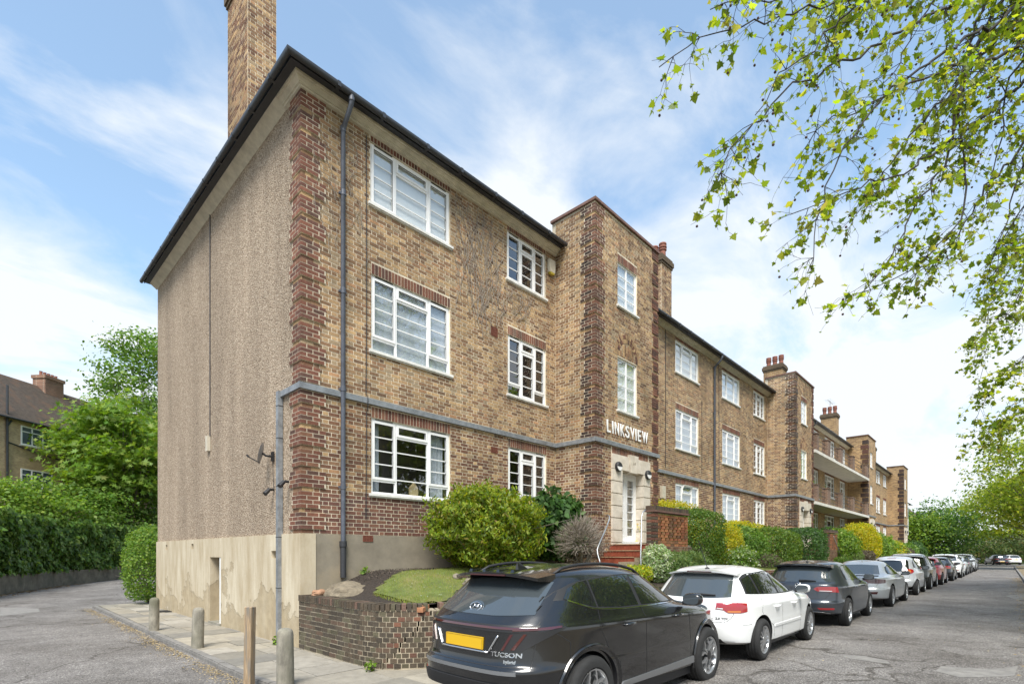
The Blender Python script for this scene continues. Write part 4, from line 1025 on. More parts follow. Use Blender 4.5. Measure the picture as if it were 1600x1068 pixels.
for zs, nm in ((4.50, 'lower'), (7.38, 'upper')):
    sb = MB(); sb.box((28.42, -TP - .12, zs), (44.16, -.01, zs + .16)); bal = sb.build('balcony', conc_w, BLK)
    ps = [(28.9, 29.3), (31.3, 32.0), (34.6, 35.3), (38.3, 39.0), (43.3, 44.0)]
    for (a, b) in ps:
        p_ = MB(); p_.box((a, -TP - .08, zs + .16), (b, -TP + .22, zs + 1.12)); p_.box((a - .03, -TP - .11, zs + 1.1201), (b + .03, -TP + .25, zs + 1.17)); p_.build('balcony_pier', M['pier_brick'], bal)
    for (p0, p1) in zip(ps[:-1], ps[1:]):
        for zz in (.25, .5, .75, 1.0):
            r_ = MB(); r_.tube([(p0[1], -TP + .05, zs + .1 + zz), (p1[0], -TP + .05, zs + .1 + zz)], .018, 6); r_.build('rail', M['gutter'], bal)
pipe(33.0, -.06, 1.2, ZC)

# ---- chimney stacks
def chimney(u0, u1, v0, v1, z0, ztop, pots, near=False):
    c = MB(); c.box((u0, v0, z0), (u1, v1, ztop - .42)); ch = c.build('chimney', M['mortar'] if near else M['far_brick'], BLK)
    pal = lambda z, a, hd: PAL_BUFF if rb.random() < .75 else PAL_BROWN
    if near:
        mb = MB(); emit(mb, ((0, v0, 0), (1, 0, 0), (0, -1, 0)), lay(u0, u1, z0, ztop - .42, [], pal)); emit(mb, ((u0, 0, 0), (0, -1, 0), (-1, 0, 0)), lay(-v1, -v0, z0, ztop - .42, [], pal, .06)); tag(mb.build('bricks', M['brick'], ch), kind='stuff')
    cp_ = MB()
    for k, e in enumerate((.035, .07, .07, .03)):
        cp_.col = (0.12, 0.09, 0.06); cp_.box((u0 - e, v0 - e, ztop - .42 + k * .09), (u1 + e, v1 + e, ztop - .42 + (k + 1) * .09 - .008))
    cp_.build('chimney_cap', M['brick'], ch)
    for k in range(pots):
        y = v0 + (v1 - v0) * (k + .5) / pots; p_ = MB()
        p_.lathe([(.125, 0), (.115, .25), (.12, .3), (.15, .31), (.15, .35), (.125, .36), (.125, .40), (.155, .41), (.155, .45), (.13, .46), (.13, .52), (.15, .53), (.14, .58), (.09, .58)], 14, ((u0 + u1) / 2, y, ztop - .06)); p_.build('chimney_pot', M['terracotta'], ch, smooth=True, sharp=40)
chimney(.45, 1.11, 3.84, 5.19, 10.0, 15.9, 3, True)
chimney(13.9, 14.7, .3, 1.3, 10.0, 13.1, 3, True)
chimney(29.0, 29.8, .45, 1.5, 10.0, 13.05, 3)
chimney(41.3, 42.1, .2, 1.25, 10.0, 12.5, 3); chimney(57.3, 58.1, .2, 1.2, 10.0, 12.3, 3)
an = MB(); an.tube([(41.7, .7, 12.4), (41.7, .7, 13.5)], .02, 5); an.tube([(40.9, .7, 13.4), (42.5, .7, 13.4)], .015, 5)
for k in range(5): an.tube([(40.9 + k * .4, .45, 13.4), (40.9 + k * .4, .95, 13.4)], .01, 4)
tag(an.build('television_aerial', M['steel']), 'thin television aerial on the chimney above the balconies', 'aerial')

# ---- things fixed to the walls
dish = empty('satellite_dish', (-.02, 1.20, 3.62), 'small grey satellite dish bracketed to the pebbledash side wall', 'satellite dish')
dn = (Vector((-RT[0], -RT[1], 0)) * .93 - Vector((FW[0], FW[1], 0)) * .25 + Vector((0, 0, .22))).normalized(); dx = dn.cross(Vector((0, 0, 1))).normalized(); dy = dx.cross(dn)
dm = MB(); cpos = Vector((-.16, .09, .05)); rings = 6; seg = 20
for r_ in range(rings + 1):
    rr = .205 * r_ / rings
    for k in range(seg):
        a_ = 2 * math.pi * k / seg; dm.v.append(tuple(cpos + dx * rr * .88 * math.cos(a_) + dy * rr * math.sin(a_) + dn * (rr * rr * .75)))
for r_ in range(rings):
    for k in range(seg): dm.face((r_*seg + k, r_*seg + (k+1) % seg, (r_+1)*seg + (k+1) % seg, (r_+1)*seg + k))
dm.build('reflector', pmat('dish_grey', (0.33, 0.34, 0.36), 0.5, var=.1, scale=6), dish, smooth=True)
ar = MB(); ar.tube([cpos + dy * -.19, cpos + dn * .22 - dy * .13], .010, 6); ar.tube([cpos + dn * .22 - dy * .13, cpos + dn * .26 - dy * .10], .02, 8); ar.build('feed_arm', M['black'], dish)
br_ = MB(); br_.tube([(0, 0, 0), (-.12, 0.02, 0), tuple(cpos)], .022, 6); br_.box((-.02, -.05, -.09), (.005, .05, .09)); br_.build('bracket', M['black'], dish)
def camera_thing(loc, d, lab):
    e = empty('security_camera', loc, lab, 'camera', 'small fittings by the corner'); mb = MB(); mb.tube([(0, 0, 0), Vector(d) * .07], .025, 8); mb.build('mount', M['black'], e)
    mb = MB(); p = Vector(d) * .08; mb.tube([p, p + Vector((-.10, -.03, -.10))], [.035, .045], 10); mb.build('housing', M['black'], e)
camera_thing((-.01, 1.18, 2.98), (-1, 0, 0), 'small black security light hanging below the satellite dish')
camera_thing((-.03, .46, 3.06), (-1, 0, 0), 'small dark sensor on the red corner bricks beside the zinc trunking')
ab = empty('alarm_box', (6.93, -.01, 9.42), 'cream burglar alarm box high up beside the top floor window', 'alarm box'); mb = MB(); mb.prism([(-.1, 0), (.1, 0), (.12, .12), (.12, .34), (-.12, .34), (-.12, .12)], (0, -.09, 0), (1, 0, 0), (0, 0, 1), (0, 1, 0), .085); mb.build('cover', M['cream'], ab, fix=True)
mb = MB(); mb.prism([(-.1, 0), (.1, 0), (.06, -.05), (-.06, -.05)], (0, -.088, -.002), (1, 0, 0), (0, 0, 1), (0, 1, 0), .08); mb.build('strobe', pmat('amber', (.45, .36, .05), .3), ab, fix=True)
mb = MB(); mb.box((13.2, -.10, 3.75), (13.45, -.005, 4.2)); tag(mb.build('meter_box', M['cream']), 'narrow cream meter box on the brick wall right of the nearest entrance', 'box')
# bare creeper stems on the wall between the top windows
vn = MB(); rv = random.Random(21)
def creeper(u, z, n_, r0, up=1, spread=.35):
    pts_ = []; rad = []
    dirx = rv.uniform(-.1, .1)
    for k in range(n_):
        pts_.append((u, -.018 - rv.random() * .012, z)); rad.append(r0 * (1 - .7 * k / n_))
        dirx = dirx * .8 + rv.gauss(0, .06); u += dirx * spread; z += up * rv.uniform(.04, .13)
        if z > ZC - .05 or u < .1 or u > 7.0 or (5.1 < u < 6.85 and (8.55 < z < 9.9 or z < 7.5)) or (u < 3.5 and u > 1.3 and z > 8.5): break
    if len(pts_) > 2: vn.tube(pts_, rad, 4, cap=False)
for k in range(62):
    u = rv.gauss(4.3, .45); creeper(min(5.2, max(3.55, u)), rv.uniform(6.9, 8.9), rv.randint(14, 38), rv.uniform(.003, .0085))
for k in range(22): creeper(rv.uniform(4.6, 5.9), rv.uniform(7.55, 8.2), rv.randint(6, 14), rv.uniform(.004, .009), spread=.9)
v1_ = vn; vn = MB()
for k in range(20): creeper(rv.uniform(.5, 1.25), rv.uniform(7.2, 9.2), rv.randint(8, 24), rv.uniform(.003, .007), spread=.7)
tag(vn.build('climbing_plant', M['vine']), 'few thin bare creeper stems beside the rainwater pipe', 'climber', kind='stuff'); tag(v1_.build('climbing_plant', M['vine']), 'bare dry creeper stems on the upper wall between the windows', 'climber', kind='stuff')

# ---- entrance steps, landing and pierced brick screen (near entrance, then the second one)
def entrance(u0, detail, lab):
    e = empty('entrance_steps', (u0 + .62, -2.0, 1.3), lab, 'steps', 'entrance steps'); base = Vector(e.location)
    def B(nm, m, boxes, par=e, **k):
        mb = MB()
        for a, b in boxes: mb.box(Vector(a) - base, Vector(b) - base)
        return mb.build(nm, M[m], par, **k)
    xs = u0 + .62
    B('landing', 'concrete', [((xs + .02, -2.46, .8), (u0 + 3.3, -1.33, 1.985))])
    for k in range(5):
        zt = 2.0 - k * .165; xa = xs - .28 * k; y0 = -2.44; y1 = -1.36 + .03 * 0
        st = B('step', 'mortar_brown', [((xa, y0, .8), (xa + (.3 if k else .25), y1, zt - .022))])
        nt_ = 5; w_ = (y1 - y0) / nt_
        for q in range(nt_):
            B('riser_tile', 'tile_red', [((xa - .012, y0 + q * w_ + .003, zt - .163), (xa + .001, y0 + (q + 1) * w_ - .003, zt - .024))], st)
            B('tread_tile', 'tile_red', [((xa - .02, y0 + q * w_ + .003, zt - .0215), (xa + .27, y0 + (q + 1) * w_ - .003, zt - .004))], st)
        B('nosing', 'nosing', [((xa - .03, y0, zt - .021), (xa - .0205, y1, zt - .003))], st)
    # screen
    sa, sb, y0, y1, zb, zt = xs, xs + 1.9, -2.665, -2.45, 1.93, 2.80
    fr = ((0, y0, 0), (1, 0, 0), (0, -1, 0)); frs = ((sa, 0, 0), (0, -1, 0), (-1, 0, 0))
    B('dwarf_wall', 'mortar_brown', [((sa, y0, .8), (sb, y1, zb)), ((sb + .001, y0, .8), (sb + 1.3, y1, 1.0))]); dw = e.children[-1]
    mb = MB(); bl = lay(sa, sb, zb - COURSE * 13, zb, [], PAL_BROWN); bl += lay(sa, sb, zb - COURSE * 2, zb, [], PAL_BROWN) * 0
    emit(mb, fr, bl); emit(mb, frs, lay(-y1, -y0, zb - COURSE * 13, zb, [], PAL_WALL))
    for i in range(6):      # stepped end
        w_ = .24 * (i + 1)
        for r in range(2): emit(mb, fr, lay(sb, sb + w_, zb - COURSE * (2 * i + r + 1), zb - COURSE * (2 * i + r), [], PAL_WALL, .05 * r))
    mb.v = [tuple(Vector(p) - base) for p in mb.v]
    tag(mb.build('bricks', M['brick'], dw), kind='stuff')
    stp = MB()
    for i in range(6): stp.box(Vector((sb + .0015, y0 + .0, zb - COURSE * (2 * i + 2))) - base, Vector((sb + .24 * (i + 1), y1, zb - COURSE * (2 * i) - .001)) - base)
    stp.build('stepped_core', M['mortar_brown'], dw)
    # honeycomb: each brick laid with a gap, rows staggered; solid pier at each end
    scr = MB(); scr.box(Vector((sa + .002, y0 + .09, zb)) - base, Vector((sa + .12, y1 - .002, zt)) - base); so2 = scr.build('screen_pier', M['mortar_dark'], e)
    acc = MB(); nrow = int((zt - zb) / COURSE)
    def put(x0, x1, ya, yb, zz, pal):
        m2 = MB() if detail else acc; m2.col = pick(pal); m2.box(Vector((x0, ya, zz + .005)) - base, Vector((x1, yb, zz + .070)) - base)
        if detail: m2.build('screen_brick', M['brick'], so2)
    PAL_OR = [((.34, .15, .07), 3), ((.28, .11, .055), 3), ((.24, .12, .06), 2), ((.16, .085, .05), 2)]
    for r in range(nrow):
        zz = zb + r * COURSE; pal = PAL_OR
        put(sa, sa + .20, y0 - .004, y1, zz, PAL_WALL if r % 2 else PAL_RED); put(sb - .12 - .06 * (r % 2), sb, y0 - .004, y0 + .1, zz, pal)
        x = sa + .21 + (.0 if r % 2 else -.0); solid = r < 2 or r >= nrow - 1
        gap = .012 if solid else .085; ln = .145 if not solid else .215; k = 0
        if r % 2 and not solid: put(x, x + .075, y0, y0 + .1, zz, pal); x += .075 + gap
        while x < sb - .19:
            put(x, min(x + ln, sb - .19), y0, y0 + (.10 if solid else .07), zz, pal); x += ln + gap; k += 1
    if not detail: tag(acc.build('screen_bricks', M['brick'], so2), kind='stuff')
    # brick-on-edge coping with a tile course
    cm = MB(); cm.box(Vector((sa - .03, y0 - .04, zt)) - base, Vector((sb + .03, y1 + .03, zt + .045)) - base); co = cm.build('coping', M['coping'], e)
    n_ = 27
    for k in range(n_):
        m2 = MB(); m2.col = pick(PAL_WALL); x0 = sa - .015 + (sb - sa + .03) * k / n_; m2.box(Vector((x0 + .004, y0 - .02, zt + .0455)) - base, Vector((x0 + (sb - sa + .03) / n_ - .004, y1 + .015, zt + .155 + rb.uniform(-.004, .004))) - base); m2.build('coping_brick', M['brick'], co)
    # side wall below the steps, towards the garden
    B('step_cheek', 'mortar_brown', [((xs - 1.3, -2.52, .7), (xs - .001, -2.441, 1.55))])
    return e
entrance(7.18, True, 'red tiled entrance steps with pierced brick screen below the LINKSVIEW letters')
entrance(24.95, False, 'red tiled entrance steps with pierced brick screen at the second tower')
def railing(pts_, lab, r=.018):
    mb = MB(); mb.tube(pts_, r, 8); o = mb.build('handrail', M['steel'], None, smooth=True); tag(o, lab, 'handrail', 'entrance handrails')
railing([at(949, 804, 12.9), at(952, 806, 12.75), at(952, 811, 12.7), at(946, 827, 12.4), at(938, 845, 12.1), at(933, 858, 11.9), at(934, 866, 11.85), at(937, 876, 11.8), at(938, 884, 11.75)], 'curved galvanised handrail fixed to the tower wall left of the red steps')
railing([at(1009, 796, 12.85), at(1005, 799, 12.75), at(1002.5, 806, 12.7), at(1002, 835, 12.5), at(1001, 868, 12.3), at(1001.5, 884, 12.25), at(1004.5, 898, 12.2)], 'bent galvanised handrail beside the pierced screen of the nearest entrance')
railing([(25.5, -2.9, 2.6), (26.6, -2.9, 1.9), (27.2, -2.9, 1.4)], 'straight sloping handrail in front of the second pierced screen', .02)
# ================================================================== front garden and its retaining wall
WP = [(-.045, 0.0), (-.05, -.8), (-.06, -1.6), (-.055, -2.1), (.02, -2.45), (.18, -2.68), (.45, -2.87), (.85, -3.1), (1.4, -3.3), (2.2, -3.45), (4, -3.5), (14, -3.5)]
class Path:
    def __init__(s, pts): 
        s.p = [Vector((a, b, 0)) for a, b in pts]; s.L = [0]
        for a, b in zip(s.p[:-1], s.p[1:]): s.L.append(s.L[-1] + (b - a).length)
    def at(s, d):
        for i in range(len(s.p) - 1):
            if d <= s.L[i + 1] or i == len(s.p) - 2:
                t = (d - s.L[i]) / (s.L[i + 1] - s.L[i]); return s.p[i].lerp(s.p[i + 1], t)
    def tan(s, d): return (s.at(d + .12) - s.at(max(0, d - .12))).normalized()
wp = Path(WP); WT = wp.L[-1]
ZW0 = .085
gw = empty('garden_wall', (0, 0, 0), 'low dark brick retaining wall curving round the corner lawn with a stepped crack', 'wall')
core = MB(); st = 0.1; n_ = int(WT / st); SCR = 2.84           # crack position along the wall
def wq(mb, d0, d1, z0, z1, off0, off1):
    a, b = wp.at(d0), wp.at(d1); na, nb = (Vector((wp.tan(d).y, -wp.tan(d).x, 0)) for d in (d0, d1))
    n0 = len(mb.v)
    for (p, n) in ((a, na), (b, nb)):
        for o in (off0, off1):
            for z in (z0, z1): q = p + n * o; mb.v.append((q.x, q.y, z))
    for f_ in ((0, 1, 3, 2), (4, 6, 7, 5), (0, 4, 5, 1), (2, 3, 7, 6), (1, 5, 7, 3), (0, 2, 6, 4)): mb.face(tuple(n0 + i for i in f_))
def crack_at(r): return SCR - .30 + .065 * r + (.05 if (r // 2) % 2 else 0)
for r in range(12):
    zb = -.05 if r == 0 else ZW0 + r * COURSE; zt = min(.93, ZW0 + (r + 1) * COURSE); c_ = crack_at(r)
    for (s0, s1) in ((0, c_ - .015), (c_ + .011, WT)):
        m_ = max(1, int((s1 - s0) / .12))
        for q in range(m_): wq(core, s0 + (s1 - s0) * q / m_, s0 + (s1 - s0) * (q + 1) / m_, zb, zt, -.20, -.003)
core.build('wall_core', M['mortar_dark'], gw, fix=True)
wb_list = []; rw = random.Random(4)
for r in range(11):
    zb = ZW0 + r * COURSE; d = -.056 * (r % 2); k = 0; crk = crack_at(r)
    while d < WT - .05:
        curved = 1.7 < d < 3.9
        ln = HL if curved else (SL if k % 2 == 0 or not curved else HL)
        if not curved and r % 2 and k % 3 == 0: ln = HL
        a, b = max(d, 0), min(d + ln, WT); d += ln; k += 1
        if a < crk < b:
            parts = [(a, crk - .013 - rw.random() * .008), (crk + .008 + rw.random() * .006, b)]
        else: parts = [(a, b)]
        for (p, q) in parts:
            if q - p > .035: wb_list.append((p, q, zb))
def wbrick(mb, p, q, zb, hgt=COURSE, pal=PAL_WALL, off=.0, deep=-.09):
    m_ = (p + q) / 2; c = wp.at(m_); t = wp.tan(m_); n = Vector((t.y, -t.x, 0)); hl = (q - p) / 2 - JT / 2; mb.col = pick(pal, rw); jit = rw.uniform(.0005, .005)
    rot = Matrix.Rotation(rw.uniform(-.012, .012), 3, 'Z'); t = rot @ t; n = rot @ n
    mb.obox(c, t, n, (0, 0, 1), (-hl, deep, zb + .007), (hl, off + jit, zb + hgt - .008 + rw.uniform(-.003, .003)))
wb_list.sort(key=lambda b: b[0]); acc = MB()
for i, (p, q, zb) in enumerate(wb_list):
    pal = PAL_WALL if not (abs(p - SCR) < .35 and rw.random() < .2) else PAL_TQ
    if i < 300: mb = MB(); wbrick(mb, p, q, zb, pal=pal); mb.build('brick', M['brick'], gw, fix=True)
    else: wbrick(acc, p, q, zb, pal=pal)
tag(acc.build('bricks', M['brick'], gw, fix=True), kind='stuff')
d = 0; acc = MB(); i = 0
while d < WT:
    if not (SCR + .28 < d < SCR + .46):
        if i < 90: mb = MB(); wbrick(mb, d, d + .078, ZW0 + 11 * COURSE, .115 + rw.uniform(-.008, .006), PAL_WALL + [((.16, .10, .075), 1.2)], .012, -.215); mb.build('coping_brick', M['brick'], gw, fix=True)
        else: wbrick(acc, d, d + .078, ZW0 + 11 * COURSE, .115, PAL_WALL, .012, -.215)
        i += 1
    d += .078
tag(acc.build('coping_bricks', M['brick'], gw, fix=True), kind='stuff')
mb = MB(); c = wp.at(SCR + .36); mb.col = (.36, .17, .09); mb.obox(c - Vector((.05, -.06, 0)), Vector((.9, .35, .2)).normalized(), Vector((-.35, .9, 0)).normalized(), (0, 0, 1), (-.09, -.05, ZW0 + 11 * COURSE + .005), (.09, .05, ZW0 + 11 * COURSE + .07)); mb.build('loose_brick', M['brick'], gw, fix=True)
fw_ = MB(); fw_.box((14, -3.5, -.05), (66, -3.3, 1.12)); fw_.box((14, -3.53, 1.1201), (66, -3.28, 1.2)); fwo = fw_.build('far_garden_wall', M['red_brick']); tag(fwo, 'low brick garden wall running behind the parked cars', 'wall')

def zgard(u, v):
    a = sm(u, -.05, 1.5); b = sm(v, -3.4, -.4)
    return .93 + .06 * sm(u, 0, 2) + .43 * a * b + .18 * sm(u, 6, 11)
gu = [-.02, .12, .3, .5, .7, .9, 1.1, 1.3, 1.6, 2, 2.5, 3, 3.5, 4, 5, 6, 7, 8, 9, 10, 11, 12, 14, 17, 20, 25, 30, 40, 55, 68]
gb = MB(); NV = 14
def vfront(u):
    if u > 2.2: return -3.36
    best = -.02
    for i in range(400):
        d_ = i * WT / 1600; p = wp.at(d_)
        if p.x > u - .12 and p.y < best and p.x < u + .5: best = p.y
        if p.x > u + .3: break
    return best + .14
VF = {}
for u in gu:
    vf = -2.2 if u < .1 else (max(-3.36, -2.42 - .42 * (u - .1) ** .8 * 1.05) if u < 2.2 else -3.36); VF[u] = vf
    for j in range(NV):
        v = vf + (0.0 - vf) * j / (NV - 1); gb.v.append((u, v, zgard(u, v) + .025 * mnoise.noise(Vector((u * 2.2, v * 2.2, 3)))))
for i in range(len(gu) - 1):
    for j in range(NV - 1): gb.face((i*NV + j, (i+1)*NV + j, (i+1)*NV + j + 1, i*NV + j + 1))
tag(gb.build('garden_bed', M['soil'], smooth=True), kind='structure')
# bark chips on the bed
ch = MB(); rc = random.Random(9)
for i in range(2600):
    u, v = rc.uniform(.9, 5.6), rc.uniform(-1.9, -.05); z = zgard(u, v) + .012; r_ = rc.uniform(.008, .028); a = rc.uniform(0, 6.28); k = rc.choice((.5, .8, 1, 1.6, 2.6)); ch.col = (.06 * k, .045 * k, .033 * k)
    ch.poly([(u + r_ * math.cos(a), v + r_ * math.sin(a), z), (u - r_ * .4 * math.sin(a), v + r_ * .4 * math.cos(a), z + rc.uniform(0, .02)), (u - r_ * math.cos(a), v - r_ * math.sin(a), z + .01), (u + r_ * .4 * math.sin(a), v - r_ * .4 * math.cos(a), z + .012)])
tag(ch.build('bark_chips', pmat('chips', (.1, .1, .1), .95, attr=True)), 'dark bark chips scattered over the flower bed', 'bark chips', kind='stuff')

# ------------------------------------------------------------------ foliage
SHAPES = {
 'oval': [(0, 0), (.26, .22), (.32, .55), (.0, 1.0), (-.32, .55), (-.26, .22)],
 'lance': [(0, 0), (.13, .35), (0, 1.0), (-.13, .35)],
 'ivy': [(0, 0), (.42, .05), (.36, .42), (0, 1.0), (-.36, .42), (-.42, .05)],
 'scale': [(0, 0), (.22, .4), (.12, 1.0), (-.12, 1.0), (-.22, .4)],
 'plane': [(0, 0), (.16, .10), (.46, .02), (.36, .22), (.62, .42), (.33, .48), (.30, .60), (.0, 1.0), (-.30, .60), (-.33, .48), (-.62, .42), (-.36, .22), (-.46, .02), (-.16, .10)],
 'palm': [(0, 0), (.5, -.12), (.2, .16), (.72, .42), (.18, .4), (.34, .95), (0, .6), (-.34, .95), (-.18, .4), (-.72, .42), (-.2, .16), (-.5, -.12)],
 'blade': [(-.06, 0), (.06, 0), (0, 1.0)],
}
def leaf_object(name, pos, nrm, size, cols, shape, m, parent=None, up=0.0, droop=0.0, rng=RNG, fold=0.12, tang=None):
    """one mesh of N leaf-shaped faces (pos, facing nrm)"""
    N_ = len(pos); sh = np.array(SHAPES[shape]); K = len(sh)
    nrm = nrm / (np.linalg.norm(nrm, axis=1, keepdims=True) + 1e-9)
    t = rng.normal(size=(N_, 3)) if tang is None else tang + rng.normal(size=(N_, 3)) * .35
    t[:, 2] += up - droop; t -= nrm * np.sum(t * nrm, axis=1, keepdims=True); t /= (np.linalg.norm(t, axis=1, keepdims=True) + 1e-9)
    b = np.cross(nrm, t)
    V = pos[:, None, :] + size[:, None, None] * (sh[None, :, 0, None] * b[:, None, :] + sh[None, :, 1, None] * t[:, None, :] + (np.abs(sh[None, :, 0, None]) - .15 - .3 * sh[None, :, 1, None] ** 2 * .6) * fold * nrm[:, None, :] * 2)
    me = bpy.data.meshes.new(name); me.vertices.add(N_ * K); me.vertices.foreach_set('co', V.astype(np.float32).ravel())
    me.loops.add(N_ * K); me.loops.foreach_set('vertex_index', np.arange(N_ * K, dtype=np.int32))
    me.polygons.add(N_); me.polygons.foreach_set('loop_start', np.arange(0, N_ * K, K, dtype=np.int32))
    a = me.attributes.new('bc', 'FLOAT_COLOR', 'FACE'); a.data.foreach_set('color', np.concatenate([cols, np.ones((N_, 1))], axis=1).astype(np.float32).ravel())
    me.materials.append(m); me.update(calc_edges=True); me.validate()
    return link(name, me, parent)
def palette(pal, n_, rng=RNG, jit=.14):
    w_ = np.array([p[1] for p in pal], float); c = np.array([p[0] for p in pal]); idx = rng.choice(len(pal), n_, p=w_ / w_.sum())
    return np.clip(c[idx] * 1.18 * rng.uniform(1 - jit, 1 + jit, (n_, 1)) * (1 + rng.normal(0, .05, (n_, 3))), 0.004, 1)
G_YEL = [((.19, .25, .020), 4), ((.14, .205, .020), 3), ((.25, .27, .03), 2), ((.085, .135, .018), 2.5), ((.23, .19, .04), .8)]
G_BOX = [((.070, .135, .020), 4), ((.105, .18, .028), 3), ((.048, .095, .017), 3), ((.15, .22, .04), 1.5)]
G_MID = [((.095, .18, .028), 4), ((.13, .225, .038), 3), ((.06, .12, .02), 2), ((.19, .27, .06), 1.2)]
G_BRIGHT = [((.125, .215, .028), 4), ((.165, .255, .035), 3), ((.085, .16, .022), 2), ((.21, .27, .05), 1)]
G_GOLD = [((.40, .36, .016), 4), ((.33, .34, .02), 3), ((.47, .40, .03), 2), ((.20, .25, .02), 2)]
G_DARK = [((.045, .10, .025), 4), ((.065, .135, .032), 3), ((.032, .07, .02), 3), ((.09, .165, .04), 1)]
G_IVY = [((.085, .155, .028), 4), ((.12, .205, .036), 3), ((.05, .10, .02), 3), ((.17, .25, .055), 1.5)]
G_PLANE = [((.215, .285, .035), 4), ((.31, .37, .05), 3), ((.16, .23, .028), 3), ((.34, .35, .07), 1.2), ((.10, .155, .022), 2)]
G_LAV = [((.13, .195, .06), 3), ((.16, .22, .06), 3), ((.09, .15, .045), 2)]
G_VAR = [((.50, .55, .38), 3), ((.30, .38, .18), 3), ((.17, .26, .08), 3), ((.6, .62, .48), 1)]
G_BROWN = [((.13, .105, .07), 3), ((.17, .14, .095), 2), ((.09, .072, .05), 3), ((.12, .12, .05), 1)]
def bush(name, label, c, rad, n_, size, pal, shape='oval', p=2.2, lump=.16, lf=2.6, cat='bush', group=None, stems=5, seed=1, shell=.55, zcut=None, flat=0.0, m='leaf', up=.3, nb=.8):
    """shrub: leaves spread through a lumpy outer shell, stems below, sitting on the ground"""
    rng = np.random.default_rng(seed); e = empty(name, (c[0], c[1], c[2] - rad[2]), label, cat, group); base = np.array(e.location)
    d = rng.normal(size=(n_, 3)); d /= np.linalg.norm(d, axis=1, keepdims=True)
    s = (np.abs(d) ** p).sum(axis=1) ** (-1 / p)
    L_ = np.array([mnoise.fractal(Vector((x * lf + seed * 3.1, y * lf, z * lf)), 1.0, 2.0, 3) for x, y, z in d])
    r_ = s * (1 + lump * L_ * 1.6) * (shell + (1.02 - shell) * rng.random(n_) ** .45)
    pos = d * r_[:, None] * np.array(rad) + np.array(c)
    keep = pos[:, 2] > (zcut if zcut is not None else c[2] - rad[2] * .96); pos = pos[keep]; d = d[keep]; k = len(pos)
    nr = d * nb + rng.normal(size=(k, 3)) * .75 + np.array((0, 0, .25))
    leaf_object('foliage', pos - base, nr, size * rng.uniform(.65, 1.25, k), palette(pal, k, rng), shape, M[m], e, up=up, rng=rng)
    sm_ = MB(); rr = random.Random(seed)
    for q in range(stems):
        a = rr.uniform(0, 6.28); x0, y0 = .12 * rad[0] * math.cos(a), .12 * rad[1] * math.sin(a); x1, y1 = .55 * rad[0] * math.cos(a), .55 * rad[1] * math.sin(a)
        sm_.tube([(x0, y0, -.03), ((x0 + x1) / 2, (y0 + y1) / 2, rad[2] * .45), (x1, y1, rad[2] * 1.15)], [.03 * rad[0] + .01, .02 * rad[0] + .008, .006], 6)
    # inner twigs: many fine crossing stems give the bush a dark inside
    for q in range(int(22 + rad[0] * 16)):
        v0 = Vector((rr.gauss(0, .25) * rad[0], rr.gauss(0, .25) * rad[1], rad[2] * rr.uniform(.2, .9))); v1 = v0 + Vector((rr.gauss(0, .45) * rad[0], rr.gauss(0, .45) * rad[1], rr.uniform(.1, .6) * rad[2])); sm_.tube([v0, v1], [.012, .005], 4, cap=False)
    sm_.build('stems', M['bark'], e); return e
# --- lawn with real blades, round the corner and along the front
def lawn(poly_fn, u0, u1, v0, v1, n_, name, label, hgt=.05, seed=2):
    rng = np.random.default_rng(seed); U = rng.uniform(u0, u1, n_); V = rng.uniform(v0, v1, n_); k = np.array([poly_fn(a, b) for a, b in zip(U, V)]); U, V = U[k], V[k]; n2 = len(U)
    Z = np.array([zgard(a, b) for a, b in zip(U, V)]) + .012
    pal = [((.20, .25, .035), 4), ((.15, .21, .03), 3), ((.26, .27, .06), 2), ((.34, .30, .12), 1.2)]
    nr = rng.normal(size=(n2, 3)) * np.array((1, 1, .15)); o = leaf_object(name, np.stack([U, V, Z], 1), nr, hgt * rng.uniform(.5, 1.3, n2), palette(pal, n2, rng), 'blade', M['grass'], None, up=3.0, rng=rng)
    return tag(o, label, 'grass', kind='stuff')
def in_lawn(u, v):
    if v > -.72 + .14 * math.sin(u * 2.3) - .75 * max(0, 1.7 - u): return False
    if u < .42 + .12 * math.sin(v * 3): return False
    return v > max(-3.36, -2.42 - .44 * (u - .1) ** .8 * 1.05) + .05
lg = MB()
LU = np.arange(.6, 6.0, .12); LV = np.arange(-3.4, -.7, .12)
for u in LU:
    for v in LV:
        if in_lawn(u + .06, v + .06): lg.poly([(a, b, zgard(a, b) + .034 + .012 * mnoise.noise(Vector((a * 3, b * 3, 0)))) for a, b in ((u, v), (u + .12, v), (u + .12, v + .12), (u, v + .12))])
tag(lg.build('lawn', M['lawn']), kind='structure')
lawn(in_lawn, .5, 6, -3.4, -.7, 52000, 'grass', 'short yellowish green grass of the corner lawn', .055)
lg = MB()
for u in np.arange(11, 46, .5):
    lg.poly([(a, b, zgard(a, b) + .03) for a, b in ((u, -3.36), (u + .5, -3.36), (u + .5, -2.2), (u, -2.2))])
tag(lg.build('lawn', M['lawn']), kind='structure')
lawn(lambda u, v: True, 11, 30, -3.36, -2.2, 34000, 'grass', 'green grass strip in front of the clipped hedges', .06, 5)
# daisies
dz = MB(); rd_ = random.Random(8)
for i in range(60):
    u, v = rd_.uniform(.8, 4), rd_.uniform(-3, -1.2)
    if in_lawn(u, v):
        z = zgard(u, v) + .07; dz.v += []; pts_ = [(u + .014 * math.cos(a), v + .014 * math.sin(a), z) for a in [k * math.pi / 3 for k in range(6)]]; dz.poly(pts_)
tag(dz.build('daisies', M['white']), 'tiny white daisies dotted over the corner lawn', 'flowers', kind='stuff')
